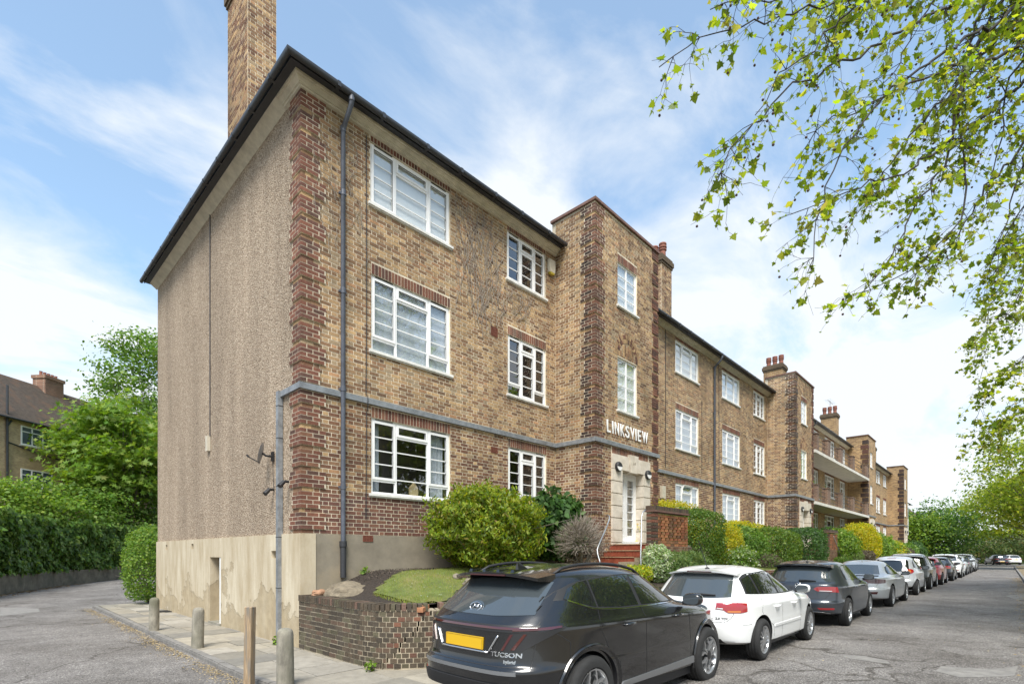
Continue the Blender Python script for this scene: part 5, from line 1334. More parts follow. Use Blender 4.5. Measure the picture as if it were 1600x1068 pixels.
# concrete haunch at the pipe foot, broken brick, rockery stones
def boulder(c, r, seed, name, lab, m='rock', cat='stone', group=None, sq=(1, 1, .7)):
    bm = bmesh.new(); bmesh.ops.create_icosphere(bm, subdivisions=3, radius=1)
    for v_ in bm.verts:
        n_ = mnoise.fractal(v_.co * 1.5 + Vector((seed * 5, 0, 0)), 1, 2, 4); v_.co = v_.co * (1 + .28 * n_); v_.co = Vector((v_.co.x * r * sq[0], v_.co.y * r * sq[1], v_.co.z * r * sq[2]))
    me = bpy.data.meshes.new(name); bm.to_mesh(me); bm.free(); me.materials.append(M[m]); me.polygons.foreach_set('use_smooth', [True] * len(me.polygons)); me.set_sharp_from_angle(angle=R(35))
    o = link(name, me, None, c); return tag(o, lab, cat, group)
M['oldbrick'] = pmat('old_brick', (.30, .17, .10), .9, var=.3, scale=20)
M['haunch'] = pmat('rough_concrete', (.20, .165, .115), .95, var=.35, scale=9, bump=.8, bscale=30, bdist=.03)
boulder((.62, -.55, 1.02), .42, 3, 'concrete_haunch', 'rough mound of concrete round the foot of the rainwater pipe', 'haunch', 'concrete', sq=(1.0, 1.1, .55))
boulder((.16, -.35, 1.05), .10, 4, 'broken_brick', 'broken orange brick lying on the garden wall corner', 'oldbrick', 'brick', sq=(1.3, .8, .7))
for i, (px, py, t, r_, lb) in enumerate(((737, 897, 9.2, .17, 'flat rockery stone under the round bush, nearest the lawn'), (775, 893, 9.5, .19, 'rockery stone under the round bush, right of the flat one'), (715, 893, 9.6, .09, 'small rockery stone left of the flat one'))):
    p = at(px, py, t); boulder((p.x, p.y, zgard(p.x, p.y) + .07), r_, 10 + i, 'rockery_stone', lb, group='rockery stones')
M['dummy'] = None
# --- shrubs along the front
bush('conifer_bush', 'large round yellow green conifer bush below the nearest windows', (3.62, -1.0, 2.27), (1.30, .85, .86), 26000, .085, G_YEL, 'scale', 2.3, .2, 3.2, seed=3, shell=.5, up=1.2, stems=7)
bush('leafy_shrub', 'dark green large leaved shrub against the wall right of the round bush', (6.45, -.62, 2.45), (.95, .5, .85), 4200, .17, G_DARK, 'oval', 2.2, .3, 2.5, seed=4, shell=.4)
db = bush('dead_shrub', 'dry brown leafless shrub in front of the leafy dark shrub', (6.05, -1.72, 1.98), (.78, .5, .62), 2500, .05, G_BROWN, 'lance', 2.2, .25, seed=5, shell=.7)
tw = MB(); rt_ = random.Random(12)
for q in range(520):
    a, b = rt_.uniform(0, 6.28), rt_.uniform(-.4, 1.5); d_ = Vector((math.cos(a) * math.cos(b) * .8, math.sin(a) * math.cos(b) * .52, math.sin(b) * .66)); p0 = d_ * rt_.uniform(.3, .7); p1 = d_ * rt_.uniform(.85, 1.05) + Vector((rt_.gauss(0, .06), rt_.gauss(0, .06), rt_.gauss(0, .06)))
    tw.tube([p0 + Vector((0, 0, .62)), (p0 + p1) / 2 + Vector((rt_.gauss(0, .04), rt_.gauss(0, .04), .62)), p1 + Vector((0, 0, .62))], [.008, .006, .003], 4, cap=False)
tw.build('dead_twigs', M['vine'], db)
bush('low_yellow_bush', 'small bright yellow green cushion plant at the foot of the nearest red steps', (6.35, -3.0, 1.28), (.42, .3, .2), 2600, .05, G_GOLD[1:] + [((.25, .34, .03), 5)], 'oval', 2.4, .15, seed=6, stems=2)
bush('variegated_bush', 'white variegated bush beside the nearest red steps', (7.42, -2.95, 1.5), (.36, .34, .46), 3400, .06, G_VAR, 'oval', 2.4, .12, seed=7, stems=3)
bush('lavender_bush', 'soft green mound of narrow leaves in front of the pierced screen', (8.6, -3.15, 1.33), (1.1, .42, .42), 9000, .11, G_LAV, 'lance', 2.3, .2, 3, seed=8, stems=4, up=1.6)
HG = 'clipped hedges in front of the block'
bush('clipped_hedge', 'tall square dark green hedge right of the pierced screen', (11.45, -1.95, 2.05), (1.2, .75, 1.02), 20000, .055, G_BOX, 'oval', 6, .05, seed=9, group=HG, cat='hedge', shell=.8)
bush('golden_hedge', 'bright golden hedge top behind the tall dark green hedge', (11.9, -.9, 2.5), (2.3, .5, 1.0), 15000, .055, G_GOLD, 'oval', 4, .1, seed=10, group=HG, cat='hedge', shell=.75)
bush('golden_bush', 'upright golden bush between the dark square hedge and the pale green bush', (13.35, -2.35, 1.85), (.62, .5, .85), 7000, .05, G_GOLD, 'oval', 2.4, .14, seed=11)
bush('pale_bush', 'loose pale green bush in front of the golden one', (13.0, -2.95, 1.5), (.62, .4, .45), 2600, .08, G_VAR[1:] + G_BRIGHT, 'oval', 2.2, .25, seed=12)
bush('glossy_bush', 'rounded mid green glossy bush under the middle windows', (15.6, -1.95, 1.86), (1.55, .85, .82), 13000, .085, G_MID, 'oval', 2.6, .16, seed=13)
bush('clipped_hedge', 'rounded green hedge with a golden top edge before the second tower', (19.0, -2.05, 1.88), (1.6, .9, .90), 15000, .07, G_BOX + [((.16, .2, .02), 2)], 'oval', 3.2, .07, seed=14, group=HG, cat='hedge', shell=.75)
bush('golden_hedge', 'thin golden hedge strip behind the rounded green hedge', (18.4, -1.05, 2.14), (2.4, .45, .9), 8000, .07, G_GOLD, 'oval', 4, .08, seed=15, group=HG, cat='hedge', shell=.8)
bush('clipped_hedge', 'dark green block hedge next to the second red steps', (23.1, -2.1, 1.92), (1.4, .9, .98), 15000, .075, G_DARK, 'oval', 3.8, .06, seed=16, group=HG, cat='hedge', shell=.75)
bush('grey_shrub', 'small grey brown shrub at the lawn edge below the rounded hedge', (15.6, -2.95, 1.38), (.75, .35, .32), 2500, .06, G_BROWN + G_MID[:1], 'oval', 2.3, .2, seed=17)
bush('leafy_bush', 'bright green bush right of the second pierced screen', (29.3, -2.3, 2.0), (2.0, .9, 1.0), 9000, .12, G_BRIGHT, 'oval', 2.6, .16, seed=18)
bush('golden_bush', 'big rounded golden bush beyond the second entrance', (35.5, -2.3, 2.3), (2.3, 1.0, 1.35), 14000, .10, G_GOLD, 'oval', 2.8, .08, seed=19)
bush('dark_bush', 'low dark green bush between the bright green and golden bushes', (32.3, -1.3, 2.3), (1.4, .7, 1.0), 4000, .14, G_DARK, 'oval', 2.3, .2, seed=20)
bush('low_hedge', 'very low clipped green hedge at the foot of the second steps', (26.8, -3.05, 1.34), (1.0, .28, .24), 4000, .05, G_BOX, 'oval', 5, .05, seed=21, cat='hedge')
bush('rosemary_bush', 'small grey green bush in front of the second entrance', (29.6, -3.1, 1.5), (.8, .35, .42), 2600, .09, G_LAV, 'lance', 2.3, .15, seed=22)
bush('heather_bush', 'low brown purple bush below the big golden bush', (32.8, -3.05, 1.5), (1.4, .4, .42), 4000, .08, G_BROWN, 'oval', 2.5, .15, seed=23)
bush('leafy_bush', 'light green bush behind the big golden bush', (42, -2.3, 2.0), (2.1, 1, 1.1), 6000, .15, G_BRIGHT, 'oval', 2.4, .2, seed=24)
bush('golden_bush', 'small golden bush far along the frontage', (48, -2.4, 1.9), (2.0, .9, .8), 4500, .16, G_GOLD[1:] + G_BRIGHT[:1], 'oval', 2.4, .2, seed=25)
bush('round_bush', 'far round green bush near the last tower, left one', (54, -2.6, 1.8), (1.6, .9, .8), 3500, .16, G_MID, 'oval', 2.6, .15, seed=26)
bush('round_bush', 'far round dark bush near the last tower, right one', (60, -2.6, 1.9), (1.9, .9, .9), 3500, .16, G_DARK, 'oval', 2.6, .15, seed=27)
bush('heather_bush', 'far low brown bush by the garden wall near the last tower', (50, -3.1, 1.6), (2.2, .4, .55), 3000, .13, G_BROWN, 'oval', 2.5, .15, seed=28)
# small weeds
bush('weed', 'small green weed at the foot of the zinc trunking', (-.16, .72, .15), (.06, .08, .08), 60, .05, G_BRIGHT, 'oval', seed=30, stems=1, cat='weed')
bush('weed', 'small weed growing at the foot of the cracked garden wall', (-.1, -2.46, .13), (.07, .07, .07), 60, .05, G_BRIGHT, 'oval', seed=31, stems=1, cat='weed')
bush('weed', 'small green weed by the cement plinth right of the pipe', (1.18, -.12, 1.40), (.08, .06, .08), 60, .05, G_BRIGHT, 'oval', seed=32, stems=1, cat='weed')

# ================================================================== bollards and post
def bollard(px, py, hgt, r_, lab, seed):
    t = (EYE - .07) * FPX / (py - CYP); p = at(px, py, t); e = MB(); seg = 20; rr = random.Random(seed)
    prof = [(r_ * 1.0, -.05), (r_, .0), (r_ * .985, hgt * .4), (r_ * .95, hgt * .88), (r_ * .9, hgt * .93), (r_ * .78, hgt * .965), (r_ * .5, hgt * .99), (r_ * .12, hgt)]
    e.lathe(prof, seg); o = e.build('bollard', M['bollard'], None, smooth=True, sharp=50); o.location = (p.x, p.y, .07); o.rotation_euler = (rr.uniform(-.02, .02), rr.uniform(-.02, .02), rr.uniform(0, 6)); tag(o, lab, 'bollard', 'concrete bollards on the pavement')
M['bollard'] = pmat('bollard_concrete', (.25, .23, .185), .9, var=.4, scale=9, bump=.5, bscale=60, varcol=(.14, .135, .095), stretch=(1, 1, .5))
bollard(240.5, 984, .72, .098, 'short concrete bollard farthest from the road, near the back corner', 1)
bollard(308.5, 1011, .72, .098, 'middle concrete bollard on the side pavement', 2)
bollard(446, 1071, .74, .105, 'concrete bollard closest to the garden wall, beside the zinc trunking', 3)
pp = at(389, 1078, 6.7); pp.z = .07
post = MB(); post.box((-.052, -.05, -.1), (.052, .05, 1.03)); po = post.build('wooden_post', M['wood']); po.location = (pp.x, pp.y, .03); po.rotation_euler = (.01, .015, .6)
bm = bmesh.new(); bm.from_mesh(po.data); bmesh.ops.bevel(bm, geom=[e_ for e_ in bm.edges], offset=.006, segments=1, affect='EDGES'); bmesh.ops.subdivide_edges(bm, edges=bm.edges, cuts=3, use_grid_fill=True)
for v_ in bm.verts: v_.co += v_.normal * .006 * mnoise.noise(v_.co * 9)
bm.to_mesh(po.data); bm.free()
tag(po, 'square weathered wooden post standing at the kerb', 'post')
# ================================================================== left background
lw = [Vector((-6.5, 13.0, 0)), Vector((-3.6, 20.5, 0)), Vector((-.5, 28.2, 0)), Vector((4.6, 35.0, 0)), Vector((10, 42, 0))]
wm = MB()
for a, b in zip(lw[:-1], lw[1:]):
    t = (b - a).normalized(); n = Vector((-t.y, t.x, 0)); mb = wm; k = 6
    for i in range(k):
        p, q = a.lerp(b, i / k), a.lerp(b, (i + 1) / k); h0, h1 = .86 + .05 * math.sin(p.y), .86 + .05 * math.sin(q.y)
        b0 = len(mb.v); mb.v += [tuple(p), tuple(q), (q.x, q.y, h1), (p.x, p.y, h0), tuple(p + n * .3), tuple(q + n * .3), (q.x + n.x * .3, q.y + n.y * .3, h1), (p.x + n.x * .3, p.y + n.y * .3, h0)]
        for f_ in ((0, 1, 2, 3), (3, 2, 6, 7), (4, 7, 6, 5), (0, 3, 7, 4), (1, 5, 6, 2)): mb.face(tuple(b0 + j for j in f_))
o = wm.build('boundary_wall', pmat('mossy_concrete', (.13, .115, .08), .9, var=.4, scale=2.5, bump=.5, bscale=20, varcol=(.07, .07, .045), bdist=.03), None, fix=True)
tag(o, 'low mossy concrete boundary wall under the ivy', 'wall')
# dead leaves along its foot
lm = MB(); rl = random.Random(31)
for i in range(1800):
    s = rl.random(); j = min(3, int(s * 4)); p = lw[j].lerp(lw[j + 1], s * 4 - j); t = (lw[j + 1] - lw[j]).normalized(); n = Vector((t.y, -t.x, 0)); q = p + n * abs(rl.gauss(0, .3)); r_ = rl.uniform(.02, .06); a = rl.uniform(0, 6.28); k = rl.uniform(.5, 1.2); lm.col = (.30 * k, .20 * k, .09 * k)
    lm.poly([(q.x + r_ * math.cos(a), q.y + r_ * math.sin(a), .008), (q.x - r_ * .6 * math.sin(a), q.y + r_ * .6 * math.cos(a), .03), (q.x - r_ * math.cos(a), q.y - r_ * math.sin(a), .012)])
tag(lm.build('dead_leaves', pmat('dead_leaf', (.3, .2, .1), .95, attr=True)), 'brown dead leaves along the foot of the mossy wall', 'leaves', kind='stuff')
def ivy_screen(name, label, path, z0, z1, n_, size, pal, thick=.5, seed=3, shape='ivy', lump=.5):
    rng = np.random.default_rng(seed); e = empty(name, tuple(path[0]), label, 'hedge'); base = np.array(path[0]); segs = [(b - a).length for a, b in zip(path[:-1], path[1:])]; tot = sum(segs)
    S_ = rng.random(n_) * tot; pos = np.zeros((n_, 3)); nr = np.zeros((n_, 3)); cum = np.cumsum([0] + segs)
    for i in range(n_):
        j = min(len(segs) - 1, int(np.searchsorted(cum, S_[i], 'right') - 1)); p = path[j].lerp(path[j + 1], (S_[i] - cum[j]) / segs[j]); t = (path[j + 1] - path[j]).normalized(); n = Vector((t.y, -t.x, 0)); z = z0 + (z1 - z0) * rng.random()
        lp = mnoise.fractal(Vector((S_[i] * .9, z * 1.1, seed)), 1, 2, 3); off = thick * (.35 + lump * lp) + rng.normal() * .07
        zz = z + .25 * lp * (1 if z > z1 - .5 else .2)
        pos[i] = (p.x + n.x * off, p.y + n.y * off, zz); nr[i] = (n.x + rng.normal() * .5, n.y + rng.normal() * .5, .45 + rng.normal() * .4)
    leaf_object('ivy_leaves', pos - base, nr, size * rng.uniform(.6, 1.3, n_), palette(pal, n_, rng), shape, M['leaf'], e, droop=.8, rng=rng)
    c = MB()
    for a, b in zip(path[:-1], path[1:]):
        t = (b - a).normalized(); n = Vector((t.y, -t.x, 0)); a2, b2 = a - Vector(base), b - Vector(base)
        c.poly([(a2.x, a2.y, z0), (b2.x, b2.y, z0), (b2.x, b2.y, z1 - .3), (a2.x, a2.y, z1 - .3)]); c.poly([(a2.x - n.x * .1, a2.y - n.y * .1, z0), (b2.x - n.x * .1, b2.y - n.y * .1, z0), (b2.x - n.x * .1, b2.y - n.y * .1, z1 - .3), (a2.x - n.x * .1, a2.y - n.y * .1, z1 - .3)])
    c.build('fence_boards', M['bark'], e); return e
nl = [p + Vector((-.35, .12, 0)) for p in lw]
ivy_screen('ivy_fence', 'tall fence thickly covered with dark green ivy above the mossy wall', nl[:4] + [Vector((7.5, 39.5, 0))], .82, 3.6, 30000, .19, G_IVY, .8, 3)

def tree(name, label, base, trunk_h, crown_c, rad, nclump, per, leaf, pal, shape='oval', seed=1, m='leaf', tr=.25, spread=.55, group=None, clump=None, conifer=False):
    """tapered trunk with limbs; leaves in clumps through the crown's volume with gaps between them"""
    rng = np.random.default_rng(seed); rr = random.Random(seed); e = empty(name, base, label, 'tree', group); B = Vector(base); C = Vector(crown_c) - B
    tk = MB(); top = Vector((C.x * .8, C.y * .8, max(trunk_h, C.z)))
    tk.tube([(0, 0, -.1), (0, 0, trunk_h * .5), tuple(Vector((0, 0, trunk_h)).lerp(top, .15)), tuple(top)], [tr, tr * .8, tr * .62, tr * .15], 9)
    cc = []; 
    for i in range(nclump):
        d = rng.normal(size=3); d /= np.linalg.norm(d); r_ = (.35 + .65 * rng.random() ** .5); lf = 1 + .25 * mnoise.noise(Vector(d) * 1.8 + Vector((seed, 0, 0)))
        c = np.array(C) + d * r_ * np.array(rad) * lf
        if conifer: c = np.array((C.x + d[0] * rad[0] * (1 - (c[2] - C.z + rad[2]) / (2.3 * rad[2])), C.y + d[1] * rad[1] * (1 - (c[2] - C.z + rad[2]) / (2.3 * rad[2])), c[2]))
        cc.append(c)
        if i % 3 == 0:
            p0 = Vector((0, 0, trunk_h * rr.uniform(.6, 1.0))).lerp(top, rr.uniform(0, .5)); p1 = Vector(c); mid = p0.lerp(p1, .5) + Vector((0, 0, -.06 * (p1 - p0).length)); tk.tube([p0, mid, p1], [tr * .3, tr * .16, tr * .05], 5, cap=False)
    tk.build('trunk', M['bark'], e, smooth=True)
    cs = clump or min(rad) * .24
    P_ = np.repeat(np.array(cc), per, axis=0); off = rng.normal(size=P_.shape) * np.array((1.25, 1.25, .55)) * cs; P_ = P_ + off; n_ = len(P_)
    nr = rng.normal(size=P_.shape) * .6 + np.array((0, 0, .9)) + off * .3 / cs
    pc = palette(pal, n_, rng)
    leaf_object('crown', P_, nr, leaf * rng.uniform(.6, 1.3, n_), pc, shape, M[m], e, droop=.3, rng=rng); return e
p = at(192, 700, 38.5); tree('chestnut_tree', 'bright green horse chestnut tree rising behind the ivy fence', (p.x, p.y, 0), 3.5, (p.x, p.y, 9.0), (3.5, 3.5, 4.4), 120, 95, .34, G_BRIGHT, 'palm', 41, tr=.28, clump=.62)
p = at(236, 600, 46); tree('tall_tree', 'tall loose tree behind the chestnut, beside the side wall', (p.x, p.y, 0), 6, (p.x, p.y, 15.6), (4.0, 4.0, 6.0), 130, 95, .26, G_MID, 'oval', 42, tr=.25, clump=.55)
p = at(25, 760, 31); tree('elder_bush', 'loose light green shrub tree at the left picture edge behind the ivy', (p.x, p.y, 0), 2, (p.x, p.y, 4.5), (3.1, 2.4, 1.75), 70, 90, .2, G_BRIGHT, 'oval', 43, tr=.12, clump=.45)
p = at(105, 765, 34); tree('privet_bush', 'dark leafy shrub tree between the elder and the chestnut', (p.x, p.y, 0), 2, (p.x, p.y, 4.5), (3.2, 2.5, 1.9), 60, 90, .2, G_MID, 'oval', 44, tr=.12, clump=.45)
p = at(215, 790, 39.5); tree('laurel_bush', 'dark shrub under the chestnut tree near the side wall', (p.x, p.y, 0), 2, (p.x, p.y, 3.8), (3.0, 2.5, 2.2), 60, 90, .22, G_IVY, 'oval', 46, tr=.12, clump=.5)
p = at(236, 855, 17.6); bush('corner_hedge', 'rounded bright green hedge behind the back corner of the side wall', (p.x, p.y, 1.35), (.75, 1.0, 1.25), 9000, .075, G_BRIGHT + G_MID, 'oval', 3, .1, seed=45, cat='hedge')
# neighbouring house beyond the trees
A_, B_ = at(0, 646, 34.3), at(86, 667, 38.0); hd = Vector((B_.x - A_.x, B_.y - A_.y, 0)).normalized(); hb = Vector((-hd.y, hd.x, 0))
if hb.dot(Vector((FW[0], FW[1], 0))) < 0: hb = -hb
hs = empty('terraced_house', (A_.x, A_.y, 0), 'yellow brick terraced house with dark tiled roof and chimney at the left edge', 'house')
def H(a, b, z): q = hd * a + hb * b; return (q.x, q.y, z)
hw = MB(); hw.poly([H(-14, 0, 0), H(26, 0, 0), H(26, 0, 11.05), H(-14, 0, 11.05)]); hw.poly([H(26, 0, 0), H(26, 8, 0), H(26, 8, 11), H(26, 4, 14.9), H(26, 0, 11)]); hw.poly([H(-14, 8, 0), H(26, 8, 0), H(26, 8, 11), H(-14, 8, 11)]); hw.build('wall', M['house_brick'], hs)
rfm = MB()
nc = 46
for i in range(nc):
    f0, f1 = i / nc, (i + 1) / nc; b0, b1 = -.35 + 4.35 * f0, -.35 + 4.35 * f1 + .05; z0_, z1_ = 10.85 + 4.05 * f0, 10.85 + 4.05 * f1
    rfm.poly([H(-14.2, b0, z0_ + .03), H(26.2, b0, z0_ + .03), H(26.2, b1, z1_ + .035), H(-14.2, b1, z1_ + .035)]); rfm.poly([H(-14.2, b0, z0_ - .01), H(26.2, b0, z0_ - .01), H(26.2, b0, z0_ + .03), H(-14.2, b0, z0_ + .03)])
rfm.poly([H(-14.2, 4, 14.9), H(26.2, 4, 14.9), H(26.2, 8.3, 10.8), H(-14.2, 8.3, 10.8)]); rfo = rfm.build('roof', M['slate'], hs)
gt = MB(); gt.tube([H(-14, -.42, 10.82), H(26, -.42, 10.82)], .07, 8); gt.build('gutter', M['gutter'], hs)
dpp = MB(); dpp.tube([H(.35, -.12, 13.0), H(.35, -.12, 6.5)], .07, 8); dpp.tube([H(.35, -.15, 9.2), H(2.0, -.1, 8.9), H(5.0, -.1, 8.5)], .05, 6); dpp.tube([H(.6, -.15, 10.7), H(.35, -.15, 10.3)], .06, 6); dpp.build('soil_pipe', M['gutter'], hs)
def hwin(a0, a1, z0_, z1_):
    mb = MB()
    o_ = Vector(H(0, 0, 0))
    for (x0, x1, q0, q1) in ((a0, a1, z0_, z0_ + .08), (a0, a1, z1_ - .08, z1_), (a0, a0 + .08, z0_ + .08, z1_ - .08), (a1 - .08, a1, z0_ + .08, z1_ - .08), ((a0 * 2 + a1) / 3 - .04, (a0 * 2 + a1) / 3 + .04, z0_ + .08, z1_ - .08), ((a0 + a1 * 2) / 3 - .04, (a0 + a1 * 2) / 3 + .04, z0_ + .08, z1_ - .08), (a0 + .08, a1 - .08, z0_ + (z1_ - z0_) * .68, z0_ + (z1_ - z0_) * .68 + .06)): mb.obox(o_, hd, -hb, (0, 0, 1), (x0, -.02, q0), (x1, .05, q1))
    w_ = mb.build('window', M['upvc'], hs, fix=True); g_ = MB(); g_.obox(o_, hd, -hb, (0, 0, 1), (a0 + .05, -.01, z0_ + .05), (a1 - .05, .015, z1_ - .05)); g_.build('pane', pmat('dark_pane', (.10, .12, .15), .05, var=.3, scale=1.5), w_, fix=True); s_ = MB(); s_.obox(o_, hd, -hb, (0, 0, 1), (a0 - .08, 0, z0_ - .08), (a1 + .08, .12, z0_)); s_.build('sill', M['sill'], w_, fix=True)
hwin(.85 + .45, 3.0 + .55, 9.25, 10.55); hwin(-2.2, -.55, 9.1, 10.6); hwin(7, 9, 9.25, 10.55); hwin(1.3, 3.5, 6.2, 7.6)
q = at(57, 600, 41.5); rel = Vector((q.x - A_.x, q.y - A_.y, 0)); a_ = rel.dot(hd)
cm = MB(); cm.obox((0, 0, 0), hd, hb, (0, 0, 1), (a_ - .75, 3.3, 12.9), (a_ + .75, 4.4, 15.5)); cm.obox((0, 0, 0), hd, hb, (0, 0, 1), (a_ - .82, 3.22, 15.5005), (a_ + .82, 4.48, 15.75)); co = cm.build('chimney', M['red_brick'], rfo, fix=True)
for k in range(5): pm = MB(); pm.lathe([(.11, 0), (.10, .32), (.12, .36), (.08, .36)], 10, H(a_ - .6 + k * .3, 3.85, 15.72)); pm.build('chimney_pot', M['terracotta'], rfo)
fm_ = MB(); fm_.obox((0, 0, 0), hd, hb, (0, 0, 1), (a_ - .85, 3.0, 12.85), (a_ + .85, 3.29, 13.05)); fm_.build('lead_flashing', M['sill'], rfo, fix=True)

# ================================================================== far end of the street
hs2 = empty('far_house', (78, 2, 0), 'far brick house with brown hipped roof and white bay beyond the block', 'house')
fb = MB(); fb.box((0, -1.0, 0), (10, 8, 8.6)); fb.build('wall', M['far_brick'], hs2)
rf_ = MB(); z0_ = 8.6; rf_.v = [(-.6, -1.6, z0_), (10.6, -1.6, z0_), (10.6, 8.6, z0_), (-.6, 8.6, z0_), (4.0, 3.5, 12.2), (6.5, 3.5, 12.2)]
for f_ in ((0, 1, 5, 4), (1, 2, 5), (2, 3, 4, 5), (3, 0, 4), (0, 3, 2, 1)): rf_.face(f_)
rf_.build('roof', M['redroof'], hs2)
by = MB(); by.box((1.2, -1.7, 4.2), (4.8, -1.0001, 8.4)); byo = by.build('bay', M['white'], hs2)
for k in range(3): q = MB(); q.box((1.45 + k * 1.1, -1.74, 6.4), (2.35 + k * 1.1, -1.7001, 7.9)); q.build('pane', pmat('far_pane', (.35, .38, .42), .1), byo)
f2 = empty('far_house', (96, 0, 0), 'farthest house roof with two chimney stacks at the street end', 'house')
fb = MB(); fb.box((0, 0, 0), (12, 9, 6.5)); fb.build('wall', M['house_brick'], f2); rf_ = MB(); rf_.v = [(-.5, -.6, 6.5), (12.5, -.6, 6.5), (12.5, 9.6, 6.5), (-.5, 9.6, 6.5), (-.5, 4.5, 10.6), (12.5, 4.5, 10.6)]
for f_ in ((0, 1, 5, 4), (2, 3, 4, 5), (0, 4, 3), (1, 2, 5)): rf_.face(f_)
rfo = rf_.build('roof', M['redroof'], f2)
for x in (2.2, 5.5): q = MB(); q.box((x, 4, 9.5), (x + 1, 5, 12)); q.lathe([(.16, 0), (.13, .5)], 8, (x + .5, 4.5, 12)); q.build('chimney', M['red_brick'], rfo)
def P2(px, py, t, z=0): q = at(px, py, t); return (q.x, q.y, z)
G_FAR = [((.10, .17, .035), 4), ((.14, .21, .045), 3), ((.07, .12, .03), 3)]
b_ = P2(1448, 850, 74); tree('garden_tree', 'dense dark green tree directly beyond the last tower', b_, 2, (b_[0], b_[1], 4.6), (4.6, 4.6, 4.6), 120, 80, .34, G_MID + G_DARK, 'oval', 51, tr=.3, clump=.85)
b_ = P2(1490, 850, 78); tree('garden_tree', 'tall spreading green tree beside the street beyond the last tower', b_, 3, (b_[0], b_[1], 6.0), (4.2, 4.2, 4.3), 90, 62, .34, G_MID, 'oval', 52, tr=.32, clump=.7)
b_ = P2(1428, 850, 72); tree('laburnum_tree', 'yellow green leafy tree touching the last tower', b_, 2, (b_[0], b_[1], 4.5), (3.0, 3, 3.0), 60, 80, .3, G_BRIGHT, 'oval', 53, tr=.2, clump=.6)
b_ = P2(1562, 850, 84); bush('mound_bush', 'big rounded olive green bush at the right end of the road', (b_[0], b_[1], 2.0), (5.4, 5.4, 3.3), 12000, .32, [((.075, .11, .03), 4), ((.10, .125, .035), 3), ((.14, .13, .045), 1), ((.055, .09, .025), 2)], 'oval', 2.2, .2, seed=54)
for i, (px, t, r_, h_) in enumerate(((1508, 128, 7, 2.8), (1530, 135, 8, 2.6), (1550, 118, 7, 3.6), (1600, 105, 6, 4.5))):
    b_ = P2(px, 850, t); tree('distant_tree', 'distant hedge tree at the street end, %s from the left' % ['first', 'second', 'third', 'fourth'][i], b_, 1, (b_[0], b_[1], h_ * .5), (r_, r_, h_ * .55), 60, 60, .55, G_FAR, 'oval', 60 + i, tr=.3, clump=1.2, group='distant trees')
b_ = P2(1632, 800, 66); bc_ = P2(1574, 800, 66); tree('street_tree', 'light yellow green street tree at the right edge above the olive bush', b_, 3, (bc_[0] + 1, bc_[1] - 1, 7.4), (5.2, 5.2, 3.9), 110, 70, .28, G_PLANE, 'plane', 56, m='plane_leaf', tr=.35, clump=.7)
b_ = P2(1640, 780, 52); tree('street_tree', 'taller light green street tree cut off by the right picture edge', b_, 4, (b_[0] - 1.5, b_[1] + .8, 9.5), (5, 5, 5.2), 120, 75, .26, G_PLANE, 'plane', 57, m='plane_leaf', tr=.35, clump=.7)
lpz = MB(); b_ = P2(1504.5, 870, 90); lpz.tube([(b_[0], b_[1], 0), (b_[0], b_[1], 4.6)], [.09, .05], 8); lpz.tube([(b_[0], b_[1], 4.6), (b_[0] + .5, b_[1] + .5, 4.75)], .05, 6); tag(lpz.build('street_lamp', M['steel']), 'thin distant street lamp post against the white sky', 'street lamp')

